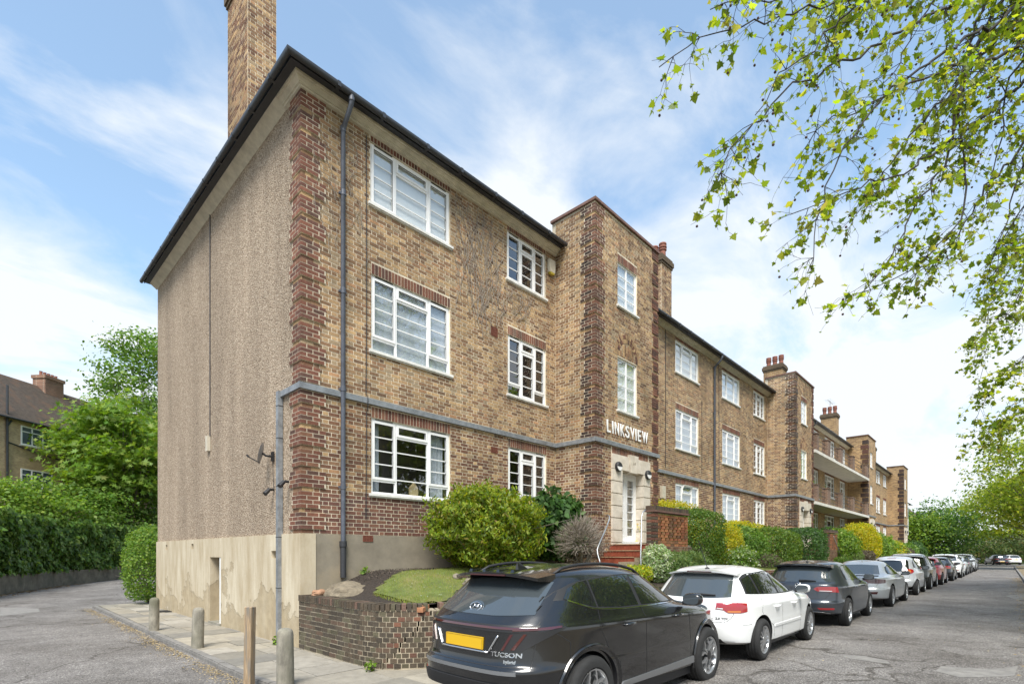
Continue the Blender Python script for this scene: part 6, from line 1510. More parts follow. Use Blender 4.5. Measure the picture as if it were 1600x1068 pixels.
# ================================================================== plane trees over the road
def plane_tree(name, label, base, trunk, limbs, seed, nside, leaf, leafn, fruits, rlimb=.06, slen=1.3, r0=.35, tw=(3, 6), dens=1.0):
    """limbs given as world polylines; side shoots and twigs droop from them, leaves sit on the twigs"""
    rr = random.Random(seed); rng = np.random.default_rng(seed); e = empty(name, base, label, 'tree', 'plane trees along the verge'); B = Vector(base)
    wd = MB(); wd.tube([Vector(q) - B for q in trunk], [r0 * (1 - .55 * i / (len(trunk) - 1)) for i in range(len(trunk))], 12); wd.build('trunk', M['bark'], e, smooth=True)
    br = MB(); LP, LT, LS = [], [], []; FR = []
    def wander(p, d, n_, step, r_, droop, jit):
        pts_ = [p.copy()]; rad = [r_]
        for k in range(n_):
            d = (d + Vector((rr.gauss(0, jit), rr.gauss(0, jit), rr.gauss(0, jit) - droop))).normalized(); p = p + d * step * rr.uniform(.75, 1.25); pts_.append(p.copy()); rad.append(max(.0022, r_ * (1 - .85 * (k + 1) / n_)))
        return pts_, rad
    for L_ in limbs:
        L_ = [Vector(q) for q in L_]; pts_ = []
        for a, b in zip(L_[:-1], L_[1:]):
            m_ = max(2, int((b - a).length / .22))
            for k in range(m_): pts_.append(a.lerp(b, k / m_) + Vector((rr.gauss(0, .03), rr.gauss(0, .03), rr.gauss(0, .03))))
        pts_.append(L_[-1]); n_ = len(pts_); rad = [max(.006, rlimb * (1 - .9 * k / n_)) for k in range(n_)]
        br.tube([q - B for q in pts_], rad, 6, cap=False)
        for s in range(int(nside * dens)):
            k = int(n_ * (.12 + .88 * rr.random())); k = min(n_ - 2, k); t = (pts_[k + 1] - pts_[k]).normalized(); side = Vector((rr.gauss(0, 1), rr.gauss(0, 1), rr.gauss(-.25, .7))); side = (side - t * side.dot(t)).normalized(); d = (t * rr.uniform(.3, 1.1) + side * rr.uniform(.5, 1)).normalized()
            ln = slen * rr.uniform(.35, 1.0) * (1.1 - .5 * k / n_); ns_ = max(4, int(ln / .12)); sp, sr = wander(pts_[k], d, ns_, ln / ns_, max(.006, rad[k] * .42), .07, .16); br.tube([q - B for q in sp], sr, 5, cap=False)
            for w_ in range(rr.randint(*tw)):
                j = rr.randint(1, len(sp) - 1); td = (sp[j] - sp[j - 1]).normalized(); d2 = (td * .6 + Vector((rr.gauss(0, .7), rr.gauss(0, .7), rr.gauss(-.25, .6)))).normalized(); tl = rr.uniform(.12, .42); tp, tr_ = wander(sp[j], d2, 4, tl / 4, max(.0035, sr[j] * .5), .10, .22); br.tube([q - B for q in tp], tr_, 3, cap=False)
                for _ in range(rr.randint(*leafn)):
                    q = tp[rr.randint(1, 4)]; LP.append(q - B); LT.append((q - tp[0]).normalized()); LS.append(leaf * (.32 + .95 * rr.random() ** 1.8))
                if rr.random() < fruits: FR.append(tp[-1] + Vector((0, 0, -rr.uniform(.03, .1))))
    tag(br.build('branches', M['twig'], e, smooth=True), kind='stuff')
    n_ = len(LP); pos = np.array([tuple(q) for q in LP]); tg = np.array([tuple(q) for q in LT]) * .9 + np.array((0, 0, -.35)); nr = rng.normal(size=(n_, 3)) * .75 + np.array((0, 0, .8))
    o = leaf_object('leaves', pos, nr, np.array(LS), palette(G_PLANE, n_, rng, .2), 'plane', M['plane_leaf'], e, rng=rng, fold=.16, tang=tg); tag(o, kind='stuff')
    fm = MB()
    for q in FR: fm.lathe([(.004, -.017), (.014, -.011), (.018, 0), (.014, .011), (.004, .017)], 7, q - B)
    if FR: tag(fm.build('seed_balls', pmat('seed_ball', (.075, .045, .04), .9), e, smooth=True), kind='stuff')
    return e
T1 = (10.2, -12.9, .2); c1 = Vector((9.4, -12.2, 9.5))
def lb(*pts_): return [at(*q) for q in pts_]
root = tuple(c1)
limbs = [lb((1720, -180, 9.2), (1520, -80, 8.3), (1330, 0, 7.4), (1180, 35, 6.9), (1070, 75, 6.6), (1030, 105, 6.5)),
 lb((1500, -120, 8.5), (1340, -40, 7.4), (1200, 0, 6.9), (1110, 15, 6.7)),
 lb((1700, -120, 9), (1500, 0, 8), (1330, 90, 7.3), (1220, 150, 7.0), (1150, 230, 6.8), (1115, 300, 6.75)),
 lb((1680, -40, 9), (1500, 70, 8.1), (1390, 140, 7.6), (1310, 240, 7.3), (1270, 340, 7.2), (1262, 425, 7.1)),
 lb((1600, -60, 9), (1540, 40, 8.7), (1500, 120, 8.5), (1495, 210, 8.4), (1430, 260, 8.0), (1330, 300, 7.6), (1235, 335, 7.3)),
 lb((1700, 60, 9.5), (1600, 130, 9), (1500, 210, 8.6), (1430, 330, 8.2), (1380, 420, 8.0), (1338, 470, 7.9)),
 lb((1650, -100, 9.4), (1545, -20, 9.2), (1505, 100, 9.1), (1497, 200, 9.0), (1515, 270, 9.0), (1500, 350, 8.8), (1430, 420, 8.5), (1345, 458, 8.3)),
 lb((1720, 120, 10), (1620, 200, 9.6), (1545, 290, 9.3), (1490, 380, 9.0), (1420, 440, 8.8)),
 lb((1640, 20, 8.6), (1560, 90, 8.2), (1440, 120, 7.7), (1340, 170, 7.4), (1260, 210, 7.2)),
 lb((1650, -200, 8.8), (1450, -150, 7.8), (1250, -90, 7.1), (1120, -50, 6.8)),
 lb((1760, 180, 10.5), (1660, 260, 10), (1590, 330, 9.8), (1540, 420, 9.6)),
 lb((1560, -160, 8.0), (1400, -60, 7.4), (1290, 60, 7.0), (1215, 120, 6.8), (1180, 180, 6.8))]
limbs += [lb((1700, -250, 9.0), (1580, -120, 8.6), (1480, -20, 8.2), (1420, 60, 7.9), (1380, 150, 7.7)), lb((1720, -60, 9.6), (1620, 40, 9.2), (1570, 150, 9.0), (1560, 260, 8.9), (1530, 340, 8.8)),
 lb((1740, 40, 10), (1650, 140, 9.7), (1600, 240, 9.5), (1575, 340, 9.4), (1560, 430, 9.3)), lb((1600, -180, 8.2), (1480, -90, 7.8), (1380, -20, 7.5), (1290, 30, 7.3)), lb((1680, 0, 9.2), (1560, 60, 8.8), (1460, 170, 8.4), (1400, 240, 8.2), (1350, 330, 8.0)),
 lb((1760, 260, 11), (1670, 340, 10.6), (1610, 420, 10.4), (1570, 500, 10.2))]
limbs = [[c1] + L_ for L_ in limbs]
plane_tree('plane_tree', 'nearest plane tree whose leafy branches hang over the road at upper right', T1, [T1, (10.1, -12.8, 3), (9.8, -12.5, 6.5), tuple(c1)], limbs, 71, 46, .105, (2, 5), .16, rlimb=.045, slen=1.05)
T2 = (24.5, -13.8, .2); c2 = Vector((24.2, -13.4, 10.5))
l2 = [[c2] + lb(*q) for q in (((1760, 330, 22), (1640, 370, 20.5), (1570, 410, 19.5), (1535, 430, 19)), ((1740, 400, 21.5), (1630, 450, 20), (1560, 500, 19), (1515, 540, 18.6)), ((1720, 450, 21), (1620, 540, 20), (1560, 590, 19.2), (1520, 660, 18.8)), ((1740, 480, 21), (1640, 600, 20), (1570, 640, 19.4), (1535, 685, 19)), ((1720, 350, 21), (1620, 400, 19.8), (1560, 460, 19.2)), ((1700, 520, 21), (1610, 640, 20), (1560, 660, 19.5)), ((1760, 560, 21), (1660, 700, 20.5), (1600, 720, 20)), ((1700, 300, 21), (1600, 380, 20.4), (1545, 480, 19.6), (1530, 610, 19.2)))]
plane_tree('plane_tree', 'second plane tree with small leaves at the right picture edge', T2, [T2, (24.4, -13.7, 4), (24.3, -13.5, 7.5), tuple(c2)], l2, 72, 62, .16, (2, 5), .12, rlimb=.05, slen=1.9, tw=(4, 7))
# plane trees across the road behind the camera (seen mirrored in the windows and car paint)
for i, (x, y, s) in enumerate(((12.0, -16.5, 81), (21.0, -16.8, 82), (31.0, -17.0, 83))):
    tree('plane_tree', 'plane tree mirrored in the windows, %s along the verge' % ['first', 'second', 'third'][i], (x, y, .2), 4.5, (x, y, 9.0), (5.0, 3.6, 4.6), 150, 60, .3, G_PLANE, 'plane', s, m='plane_leaf', tr=.4, clump=.75, group='plane trees along the verge')
# ================================================================== cars
def paint(name, col, metal=.0, rough=.35, coat=1.0):
    m, t, b = newmat(name); ns, ls = t.nodes, t.links
    b.inputs['Base Color'].default_value = (*col, 1); b.inputs['Metallic'].default_value = metal; b.inputs['Roughness'].default_value = rough; b.inputs['Coat Weight'].default_value = coat; b.inputs['Coat Roughness'].default_value = .035
    n = ns.new('ShaderNodeTexNoise'); n.inputs['Scale'].default_value = 3; n.inputs['Detail'].default_value = 6; g = ns.new('ShaderNodeNewGeometry'); ls.new(g.outputs['Position'], n.inputs['Vector'])
    mr = ns.new('ShaderNodeMapRange'); mr.inputs[1].default_value = .35; mr.inputs[2].default_value = .75; mr.inputs[3].default_value = .025; mr.inputs[4].default_value = .10; ls.new(n.outputs[0], mr.inputs[0]); ls.new(mr.outputs[0], b.inputs['Coat Roughness']); return m
PT = {'grey': paint('paint_dark_grey', (.010, .0105, .0115), .25, .25), 'white': paint('paint_white', (.74, .75, .74), 0, .4), 'golf': paint('paint_slate_grey', (.050, .058, .070), .5, .3), 'silver': paint('paint_silver', (.50, .52, .53), .55, .38), 'silver2': paint('paint_pale_silver', (.56, .58, .60), .5, .4), 'black': paint('paint_black', (.012, .012, .013), .2, .35), 'olive': paint('paint_dark_green', (.030, .034, .028), .5, .33), 'red': paint('paint_red', (.30, .018, .022), .2, .35), 'navy': paint('paint_navy', (.03, .035, .05), .5, .35)}
M['carglass'] = pmat('car_glass', (.010, .012, .012), .03, spec=.9, coat=.3)
M['carglass_pale'] = pmat('car_glass_pale', (.05, .06, .065), .03, spec=1.0, coat=.6)
M['tyre'] = pmat('tyre', (.018, .018, .018), .85, var=.2, scale=20)
M['alloy'] = pmat('alloy', (.48, .49, .50), .3, metal=.85)
M['alloy_dark'] = pmat('alloy_dark', (.03, .03, .032), .4, metal=.4)
M['chrome'] = pmat('chrome', (.62, .63, .65), .12, metal=1.0)
M['lamp_red'] = pmat('lamp_red', (.30, .008, .012), .12, spec=.8, coat=1.0)
M['lamp_dark'] = pmat('lamp_smoked', (.055, .005, .007), .1, spec=.8, coat=1.0)
M['lamp_white'] = pmat('lamp_clear', (.62, .60, .60), .15, coat=1.0)
M['lamp_amber'] = pmat('lamp_amber', (.5, .16, .03), .15, coat=1.0)
M['plate'] = pmat('yellow_plate', (.66, .40, .010), .45)
M['trim'] = pmat('black_trim', (.016, .016, .017), .55)

def gen_rings(p):
    """body as a stack of plan contours: (z rear, z front, z bulge, x rear, x front, half width, exponent rear, exponent front, crease)"""
    r, f = -p['ro'], p['wb'] + p['fo']; W = p['W']; H = p['H']; br, bf, hf = p['belt_r'], p['belt_f'], p['hood_f']; bz = p.get('bump', .62)
    sh = p.get('shoulder', 1.0)
    R_ = [(p['zb'], .24, p['sill'] - (p['zb'] + .24) / 2, r + .14, f - .16, W - .11, 5, 4.2, .3),
          (p['zb'] + .06, .30, p['sill'] + .055 - (p['zb'] + .36) / 2, r + .04, f - .06, W - .02, 5, 4.2, .5),
          (bz - .14, .46, -.02, r + .005, f, W - .005, 4.8, 4.2, 0),
          (bz, .60, .0, r, f, W, 4.8, 4.0, .55),
          (bz + .045, .65, .0, r + p.get('ledge', .05), f - .01, W - .004, 4.8, 4.0, .55),
          ((bz + p['light_z']) / 2 + .04, .74, .01, r + p.get('ledge', .05) + .015, f - .05, W - .002, 4.5, 3.8, 0),
          (p['light_z'], hf - .08, .03, r + p.get('ledge', .05) + .02, f - .11, W + .002, 4.4, 3.6, p.get('cr', .6)),
          (br - .07, hf, .03, r + p.get('tail', .09), f - .22, W - .03, 4.4, 3.4, .35),
          (br, bf, .02, p['gx'], p['cowl'], W - .07, 4.2, 3.0, .55),
          (H - p.get('drop', .13), H - .16, .07, p['rxr'] - .03, p['rxf'] + .16, p['Wr'] + .03, 4.0, 3.2, .25),
          (H - p.get('drop', .13) + .055, H - .09, .06, p['rxr'] + .04, p['rxf'], p['Wr'] - .07, 3.8, 3.0, .15),
          (H - p.get('drop', .13) + .075, H - .045, .06, p['rxr'] + .25, p['rxf'] - .25, p['Wr'] - .30, 3.2, 2.8, 0),
          (H - p.get('drop', .13) + .08, H - .035, .055, p['rxr'] + .4, p['rxf'] - .4, .03, 3, 2.6, 0)]
    return R_
FY = (0, .36, .68, .90); FX = (-.93, -.76, -.52, -.26, 0, .26, .52, .76, .93)
def half(rg):
    zr, zf, zc_, xr, xf, W, pr, pf, cr = rg; xm, a = (xr + xf) / 2, (xf - xr) / 2; cr_, cf = 2 ** (-1 / pr), 2 ** (-1 / pf); P_ = []
    for f in FY: y = f * cr_; P_.append((xm - a * (1 - y ** pr) ** (1 / pr), W * y))
    P_.append((xm - a * cr_, W * cr_))
    for s in FX:
        p_, c = (pr, cr_) if s < 0 else (pf, cf); X = abs(s) * c; P_.append((xm + a * s * c, W * (1 - X ** p_) ** (1 / p_)))
    P_.append((xm + a * cf, W * cf))
    for f in reversed(FY): y = f * cf; P_.append((xm + a * (1 - y ** pf) ** (1 / pf), W * y))
    out = []
    for x, y in P_:
        t = (x - xr) / (xf - xr); out.append((x, y, zr + (zf - zr) * t + zc_ * 4 * t * (1 - t)))
    return out
def car_body(p):
    rings = gen_rings(p); bm = bmesh.new(); cl = bm.edges.layers.float.new('crease_edge'); V = []; NH = len(half(rings[0]))
    for rg in rings:
        h = half(rg); row = [bm.verts.new((x, -y, z)) for x, y, z in h]; lf = [row[0]] + [bm.verts.new((x, y, z)) for x, y, z in h[1:-1]] + [row[-1]]; V.append((row, lf))
    for i in range(len(rings) - 1):
        for s in (0, 1):
            a, b = V[i][s], V[i + 1][s]
            for k in range(NH - 1):
                q = (a[k], a[k + 1], b[k + 1], b[k]); bm.faces.new(q if s == 0 else q[::-1])
    for (row, lf), flip in ((V[0], True), (V[-1], False)):
        for k in range(NH - 1):
            vs = [row[k], row[k + 1], lf[k + 1], lf[k]]; vs2 = []
            for v_ in vs:
                if v_ not in vs2: vs2.append(v_)
            if len(vs2) > 2: bm.faces.new(vs2[::-1] if flip else vs2)
    bm.edges.ensure_lookup_table()
    for i, rg in enumerate(rings):
        if rg[8] > 0:
            for s in (0, 1):
                for k in range(NH - 1):
                    e = bm.edges.get((V[i][s][k], V[i][s][k + 1]))
                    if e: e[cl] = rg[8]
    bmesh.ops.recalc_face_normals(bm, faces=bm.faces)
    me = bpy.data.meshes.new('body'); bm.to_mesh(me); bm.free(); me.materials.append(p['paint']); me.materials.append(M['black'])
    o = bpy.data.objects.new('body', me); COL.objects.link(o); s = o.modifiers.new('s', 'SUBSURF'); s.levels = s.render_levels = 2
    # wheel-well cutters
    cm = MB(); rw_ = p['rw'] + .055
    for x in (0, p['wb']):
        for sg in (-1, 1):
            y0, y1 = sg * (p['W'] - .30), sg * (p['W'] + .25); seg = 40; b0 = len(cm.v)
            for y in (y0, y1):
                for k in range(seg): a = 2 * math.pi * k / seg; cm.v.append((x + rw_ * math.cos(a), y, p['rw'] + .01 + rw_ * math.sin(a)))
            cm.face(tuple(b0 + k for k in range(seg))); cm.face(tuple(b0 + seg + k for k in range(seg))[::-1])
            for k in range(seg): k2 = (k + 1) % seg; cm.face((b0 + k, b0 + seg + k, b0 + seg + k2, b0 + k2))
    cme = cm.mesh('cut', [M['black']]); bm = bmesh.new(); bm.from_mesh(cme); bmesh.ops.recalc_face_normals(bm, faces=bm.faces); bm.to_mesh(cme); bm.free(); co = bpy.data.objects.new('cut', cme); COL.objects.link(co)
    bo = o.modifiers.new('b', 'BOOLEAN'); bo.object = co; bo.operation = 'DIFFERENCE'; bo.solver = 'EXACT'; bo.material_mode = 'TRANSFER'
    dg = bpy.context.evaluated_depsgraph_get(); ev = o.evaluated_get(dg); m2 = bpy.data.meshes.new_from_object(ev); bpy.data.objects.remove(o); bpy.data.objects.remove(co)
    m2.name = 'body'; m2.polygons.foreach_set('use_smooth', [True] * len(m2.polygons)); m2.set_sharp_from_angle(angle=R(38)); return m2
class Skin:
    def __init__(s, me): bm = bmesh.new(); bm.from_mesh(me); s.t = BVHTree.FromBMesh(bm); bm.free()
    def hit(s, kind, a, b, org=None):
        if kind == 'R': o, d = Vector((a, -3, b)), Vector((0, 1, 0))
        elif kind == 'L': o, d = Vector((a, 3, b)), Vector((0, -1, 0))
        elif kind == 'B': o, d = Vector((-4, a, b)), Vector((1, 0, 0))
        elif kind == 'F': o, d = Vector((9, a, b)), Vector((-1, 0, 0))
        elif kind == 'T': o, d = Vector((a, b, 4)), Vector((0, 0, -1))
        elif kind in ('CR', 'CL'):
            k = .70710678; sg = -1 if kind == 'CR' else 1; c0 = Vector((org[0], sg * org[1], 0)); t = Vector((k, sg * k, 0)); d = Vector((k, -sg * k, 0)); o = c0 + t * a - d * 3 + Vector((0, 0, b))
        h = s.t.ray_cast(o, d, 8)
        if h[0] is None:
            h = s.t.find_nearest(o + d * 2.2)
            return h[0], -d
        return h[0], (h[1] if h[1].dot(d) < 0 else -h[1])
def resamp(c, n_):
    P_ = [Vector((q[0], q[1])) for q in c]; L_ = [0]
    for a, b in zip(P_[:-1], P_[1:]): L_.append(L_[-1] + (b - a).length)
    out = []
    for i in range(n_):
        d = L_[-1] * i / (n_ - 1); j = 0
        while j < len(L_) - 2 and L_[j + 1] < d: j += 1
        t = (d - L_[j]) / max(1e-9, L_[j + 1] - L_[j]); out.append(P_[j].lerp(P_[j + 1], min(1, t)))
    return out
def panel(sk, name, ca, cb, kind, m, parent, off=.004, nu=18, nv=6, org=None, skirt=.015, mirror=False, smooth=True):
    """a patch between two outline curves, pressed onto the body skin"""
    mb = MB(); A_, B_ = resamp(ca, nu), resamp(cb, nu); idx = {}
    for i in range(nu):
        for j in range(nv):
            q = A_[i].lerp(B_[i], j / (nv - 1)); h, n = sk.hit(kind, q.x, q.y, org); p_ = h + n * off; idx[i, j] = len(mb.v); mb.v.append((p_.x, -p_.y if mirror else p_.y, p_.z))
            idx['n', i, j] = (n.x, -n.y if mirror else n.y, n.z)
    for i in range(nu - 1):
        for j in range(nv - 1): mb.face((idx[i, j], idx[i + 1, j], idx[i + 1, j + 1], idx[i, j + 1]))
    ring = [(i, 0) for i in range(nu)] + [(nu - 1, j) for j in range(1, nv)] + [(i, nv - 1) for i in range(nu - 2, -1, -1)] + [(0, j) for j in range(nv - 2, 0, -1)]
    b0 = len(mb.v)
    for (i, j) in ring: v_ = Vector(mb.v[idx[i, j]]) - Vector(idx['n', i, j]) * (off + skirt); mb.v.append(tuple(v_))
    for k in range(len(ring)):
        k2 = (k + 1) % len(ring); mb.face((idx[ring[k]], b0 + k, b0 + k2, idx[ring[k2]]))
    return mb.build(name, m, parent, smooth=True, sharp=50, fix=True)
def seam(sk, c, kind, parent, wid=.004, m='trim', name='panel_gap', off=.0012, mirror=False, org=None, n_=None):
    P_ = resamp(c, n_ or max(8, int(sum((Vector(b) - Vector(a)).length for a, b in zip(c[:-1], c[1:])) / .05))); pts_ = []; nn = []
    for q in P_: h, n = sk.hit(kind, q.x, q.y, org); pts_.append(h + n * off); nn.append(n)
    mb = MB()
    for i in range(len(pts_)):
        t = (pts_[min(i + 1, len(pts_) - 1)] - pts_[max(i - 1, 0)]).normalized(); s = t.cross(nn[i]).normalized() * wid
        for q in (pts_[i] + s, pts_[i] - s): mb.v.append((q.x, -q.y if mirror else q.y, q.z))
    for i in range(len(pts_) - 1): mb.face((2*i, 2*i + 1, 2*i + 3, 2*i + 2))
    return mb.build(name, M[m], parent)
def wheel_meshes(rw_, wd, style):
    t = MB(); o = wd / 2; rr = rw_ * (.665 if style != 'big' else .70)
    t.lathe([(rr, -o + .02), (rr + .02, -o), (rw_ - .045, -o - .004), (rw_ - .018, -o + .008), (rw_, -o + .035), (rw_, o - .035), (rw_ - .018, o - .008), (rw_ - .045, o), (rr, o - .02)], 40, axis='y', cap=False)
    # tread grooves as thin raised ribs
    for k in range(4): y = -o + .05 + k * (wd - .1) / 3; t.lathe([(rw_ + .001, y - .012), (rw_ + .005, y - .008), (rw_ + .005, y + .008), (rw_ + .001, y + .012)], 40, axis='y', cap=False)
    r_ = MB(); r_.lathe([(rr + .004, -o + .006), (rr - .012, -o + .012), (rr - .022, -o + .03), (rr - .03, o - .03)], 40, axis='y', cap=False)
    dk = MB(); dk.lathe([(rr - .02, -o + .085), (.05, -o + .075), (.001, -o + .075)], 32, axis='y', cap=False)
    sp = MB(); n_ = {'star': 5, 'multi': 7, 'five': 5, 'big': 7, 'ten': 10}.get(style, 5)
    for k in range(n_):
        a = 2 * math.pi * k / n_ + .2; c, s = math.cos(a), math.sin(a); e = Vector((c, 0, s)); f = Vector((-s, 0, c)); dn_ = Vector((0, 1, 0)); R1 = rr - .01
        if style == 'star':
            for sg in (-1, 1):
                q0, q1, q2 = e * .045 + f * .012 * sg, e * R1 * .60 + f * .020 * sg, e * R1 + f * .115 * sg
                for (u_, v2, w_) in ((q0, q1, .011), (q1, q2, .010)):
                    dd = (v2 - u_).normalized(); pp_ = dd.cross(dn_).normalized(); sp.obox(u_, dd, pp_, dn_, (-.006, -w_, -o + .012), ((v2 - u_).length + .004, w_, -o + .045))
            q0, q1 = e * R1 * .62, e * R1 * .8; 
            for sg in (-1, 1):
                v2 = e * R1 * .72 + f * .075 * sg; u_ = e * R1 * .60 + f * .02 * sg; dd = (v2 - u_).normalized(); pp_ = dd.cross(dn_).normalized(); sp.obox(u_, dd, pp_, dn_, (0, -.006, -o + .014), ((v2 - u_).length, .006, -o + .04))
        elif style in ('multi', 'big'):
            for sg in (-1, 1):
                u_ = e * .05 + f * .010 * sg; v2 = e * R1 + f * .036 * sg; dd = (v2 - u_).normalized(); pp_ = dd.cross(dn_).normalized(); sp.obox(u_, dd, pp_, dn_, (0, -.011, -o + .014), ((v2 - u_).length, .011, -o + .05))
        else:
            sp.prism([(.04, -.028), (R1, -.045), (R1, .045), (.04, .028)], Vector((0, -o + .016, 0)), e, f, dn_, .035)
    hub = MB(); hub.lathe([(.062, -o + .05), (.062, -o + .012), (.035, -o + .006), (.001, -o + .006)], 20, axis='y', cap=False)
    return t.mesh('tyre', M['tyre'], True, 40), r_.mesh('rim', M['alloy'], True, 40), dk.mesh('brake_backing', M['black'], True), sp.mesh('spokes', M['alloy'] if style != 'dark' else M['alloy_dark']), hub.mesh('hub_cap', M['alloy_dark'] if style == 'star' else M['alloy'], True, 40)
def add_wheels(car, p):
    ms = wheel_meshes(p['rw'], p.get('tw', .22), p.get('wheel', 'five'))
    for x in (0, p['wb']):
        for sg in (-1, 1):
            w_ = link('wheel', ms[0], car); w_.location = (x, sg * (p['W'] - p.get('tw', .22) / 2 - .005), p['rw']); w_.rotation_euler = (0, random.uniform(0, 1), 0 if sg < 0 else math.pi)
            for me in ms[1:]: link(me.name.split('.')[0], me, w_)
def mirror_unit(car, p, x, z, m):
    for sg in (-1, 1):
        mb = MB(); W = p['W']; pts_ = []
        for i in range(9):
            ph = math.pi * i / 8 - math.pi / 2
            for k in range(14):
                a = 2 * math.pi * k / 14; cx_, cz_ = math.cos(a), math.sin(a); ex = 2 / 3.0
                f = lambda v_: math.copysign(abs(v_) ** ex, v_)
                mb.v.append((x + .075 * f(math.sin(ph)) - .03, sg * (W + .075 + .115 * f(math.cos(ph)) * f(cx_)), z + .075 * f(math.cos(ph)) * f(cz_)))
        for i in range(8):
            for k in range(14): k2 = (k + 1) % 14; mb.face((i*14 + k, i*14 + k2, (i+1)*14 + k2, (i+1)*14 + k))
        mo = mb.build('door_mirror', m, car, smooth=True, fix=True)
        g_ = MB(); n_ = 16; g_.v = [(x - .112, sg * (W + .075 + .10 * math.copysign(abs(math.cos(a)) ** .66, math.cos(a))), z + .06 * math.copysign(abs(math.sin(a)) ** .66, math.sin(a))) for a in [2 * math.pi * k / n_ for k in range(n_)]]; g_.face(tuple(range(n_))); g_.build('mirror_glass', M['carglass_pale'], mo)
        st = MB(); st.obox((x, sg * (W - .06), z - .06), (0, sg, 0), (1, 0, 0), (0, 0, 1), (0, -.05, -.015), (.12, .03, .03)); st.build('mirror_stalk', M['trim'], mo, fix=True)
def plate(car, sk, y, z, wd=.52, hg=.112, m='plate', x=None):
    h, n = sk.hit('B', y, z); xx = h.x if x is None else x; mb = MB(); mb.box((xx - .012, y - wd / 2, z - hg / 2), (xx + .02, y + wd / 2, z + hg / 2)); o = mb.build('number_plate', M[m], car); fr = MB()
    for q in ((-wd/2, wd/2, hg/2 - .006, hg/2), (-wd/2, wd/2, -hg/2, -hg/2 + .006), (-wd/2, -wd/2 + .006, -hg/2 + .006, hg/2 - .006), (wd/2 - .006, wd/2, -hg/2 + .006, hg/2 - .006)): fr.box((xx - .0145, y + q[0], z + q[2]), (xx - .0122, y + q[1], z + q[3]))
    fr.build('plate_border', pmat('plate_edge', (.5, .3, .02), .5), o); return xx
def badge_text(car, sk, txt, y, z, size, m='chrome', sx=1.0, bold=.0):
    me = textmesh(txt, size, .002, bold, sx); xs = [v_.co.x for v_ in me.vertices]; w_ = max(xs)
    for v_ in me.vertices:
        X, Y, Z = v_.co; yy = y - X; zz = z + Y; h, n = sk.hit('B', yy, zz); v_.co = (h.x - .003 - Z, yy, zz)
    me.materials.append(M[m]); me.update(); o = link('badge_lettering', me, car); o['label'] = 'raised lettering ' + txt; return o
def handle(car, sk, x, z, m, ln=.20):
    for k, mir in (('R', False), ('L', True)):
        h, n = sk.hit('R', x, z); y = h.y; mb = MB(); pts_ = [(x - ln / 2, y + .01, z - .004), (x - ln / 2 + .03, y - .030, z), (x, y - .036, z + .002), (x + ln / 2 - .03, y - .03, z + .002), (x + ln / 2, y + .01, z)]
        if mir: pts_ = [(a, -b, c) for a, b, c in pts_]
        mb.tube(pts_, [.012, .016, .017, .016, .012], 8); mb.build('door_handle', m, car, smooth=True)
def both(fn, *a, **k):
    fn(*a, **k); k['mirror'] = True; fn(*a, **k)
def make_car(name, label, p, extra=None, group='cars parked along the kerb'):
    car = empty(name, (0, 0, 0), label, 'car', group); car['p'] = 0; me = car_body(p); sk = Skin(me); link('body', me, car)
    del car['p']
    # side glass: black surround then separate panes
    for (ca, cb, nm, m_, of) in p['glass']: 
        for mir in (False, True): panel(sk, nm, ca, cb, 'R', M[m_], car, of, 22, 7, mirror=mir)
    panel(sk, 'rear_window', *p['rear_glass'], 'B', M[p.get('rg', 'carglass')], car, .004, 22, 8)
    panel(sk, 'windscreen', [(-p['Wr'] - .05, p['belt_f'] + .05), (p['Wr'] + .05, p['belt_f'] + .05)], [(-p['Wr'] + .06, p['H'] - .15), (p['Wr'] - .06, p['H'] - .15)], 'F', M['carglass'], car, .004, 16, 7)
    for c in p['seams']: both(seam, sk, c, 'R', car)
    for c in p.get('rear_seams', []): seam(sk, c, 'B', car)
    add_wheels(car, p); mirror_unit(car, p, p['mir'][0], p['mir'][1], p.get('mirm', p['paint']))
    for x in p['handles']: handle(car, sk, x, p['hz'], p.get('hm', p['paint']))
    # front lamps and grille, in case one walks round
    f = p['wb'] + p['fo']
    for mir in (False, True): panel(sk, 'headlight', [(-p['W'] + .10, p['hood_f'] - .20), (-.42, p['hood_f'] - .17)], [(-p['W'] + .12, p['hood_f'] - .09), (-.42, p['hood_f'] - .08)], 'F', M['lamp_white'], car, .005, 8, 4, mirror=mir)
    panel(sk, 'grille', [(-.40, .48), (.40, .48)], [(-.40, p['hood_f'] - .12), (.40, p['hood_f'] - .12)], 'F', M['trim'], car, .005, 8, 4)
    # underside, so no daylight shows below the floor
    ub = MB(); ub.box((.35, -p['W'] + .12, .17), (p['wb'] - .35, p['W'] - .12, p['sill'] + .05)); ub.build('floor_pan', M['black'], car)
    if extra: extra(car, sk, p)
    return car
def shark(car, sk, x, m):
    h, n = sk.hit('T', x, 0); mb = MB(); z = h.z
    mb.v = [(x - .09, -.025, z - .005), (x - .09, .025, z - .005), (x + .09, .012, z - .005), (x + .09, -.012, z - .005), (x - .085, -.006, z + .065), (x - .085, .006, z + .065), (x - .045, .005, z + .068), (x - .045, -.005, z + .068)]
    for q in ((0, 1, 5, 4), (1, 2, 6, 5), (2, 3, 7, 6), (3, 0, 4, 7), (4, 5, 6, 7)): mb.face(q)
    mb.build('roof_aerial', m, car, fix=True)
def stub(car, sk, x, ln=.06, lean=.0):
    h, n = sk.hit('T', x, 0); mb = MB(); mb.lathe([(.035, 0), (.025, .015), (.008, .03)], 10, h); mb.tube([h + Vector((0, 0, .02)), h + Vector((-lean, 0, ln))], .005, 6); mb.build('roof_aerial', M['trim'], car)
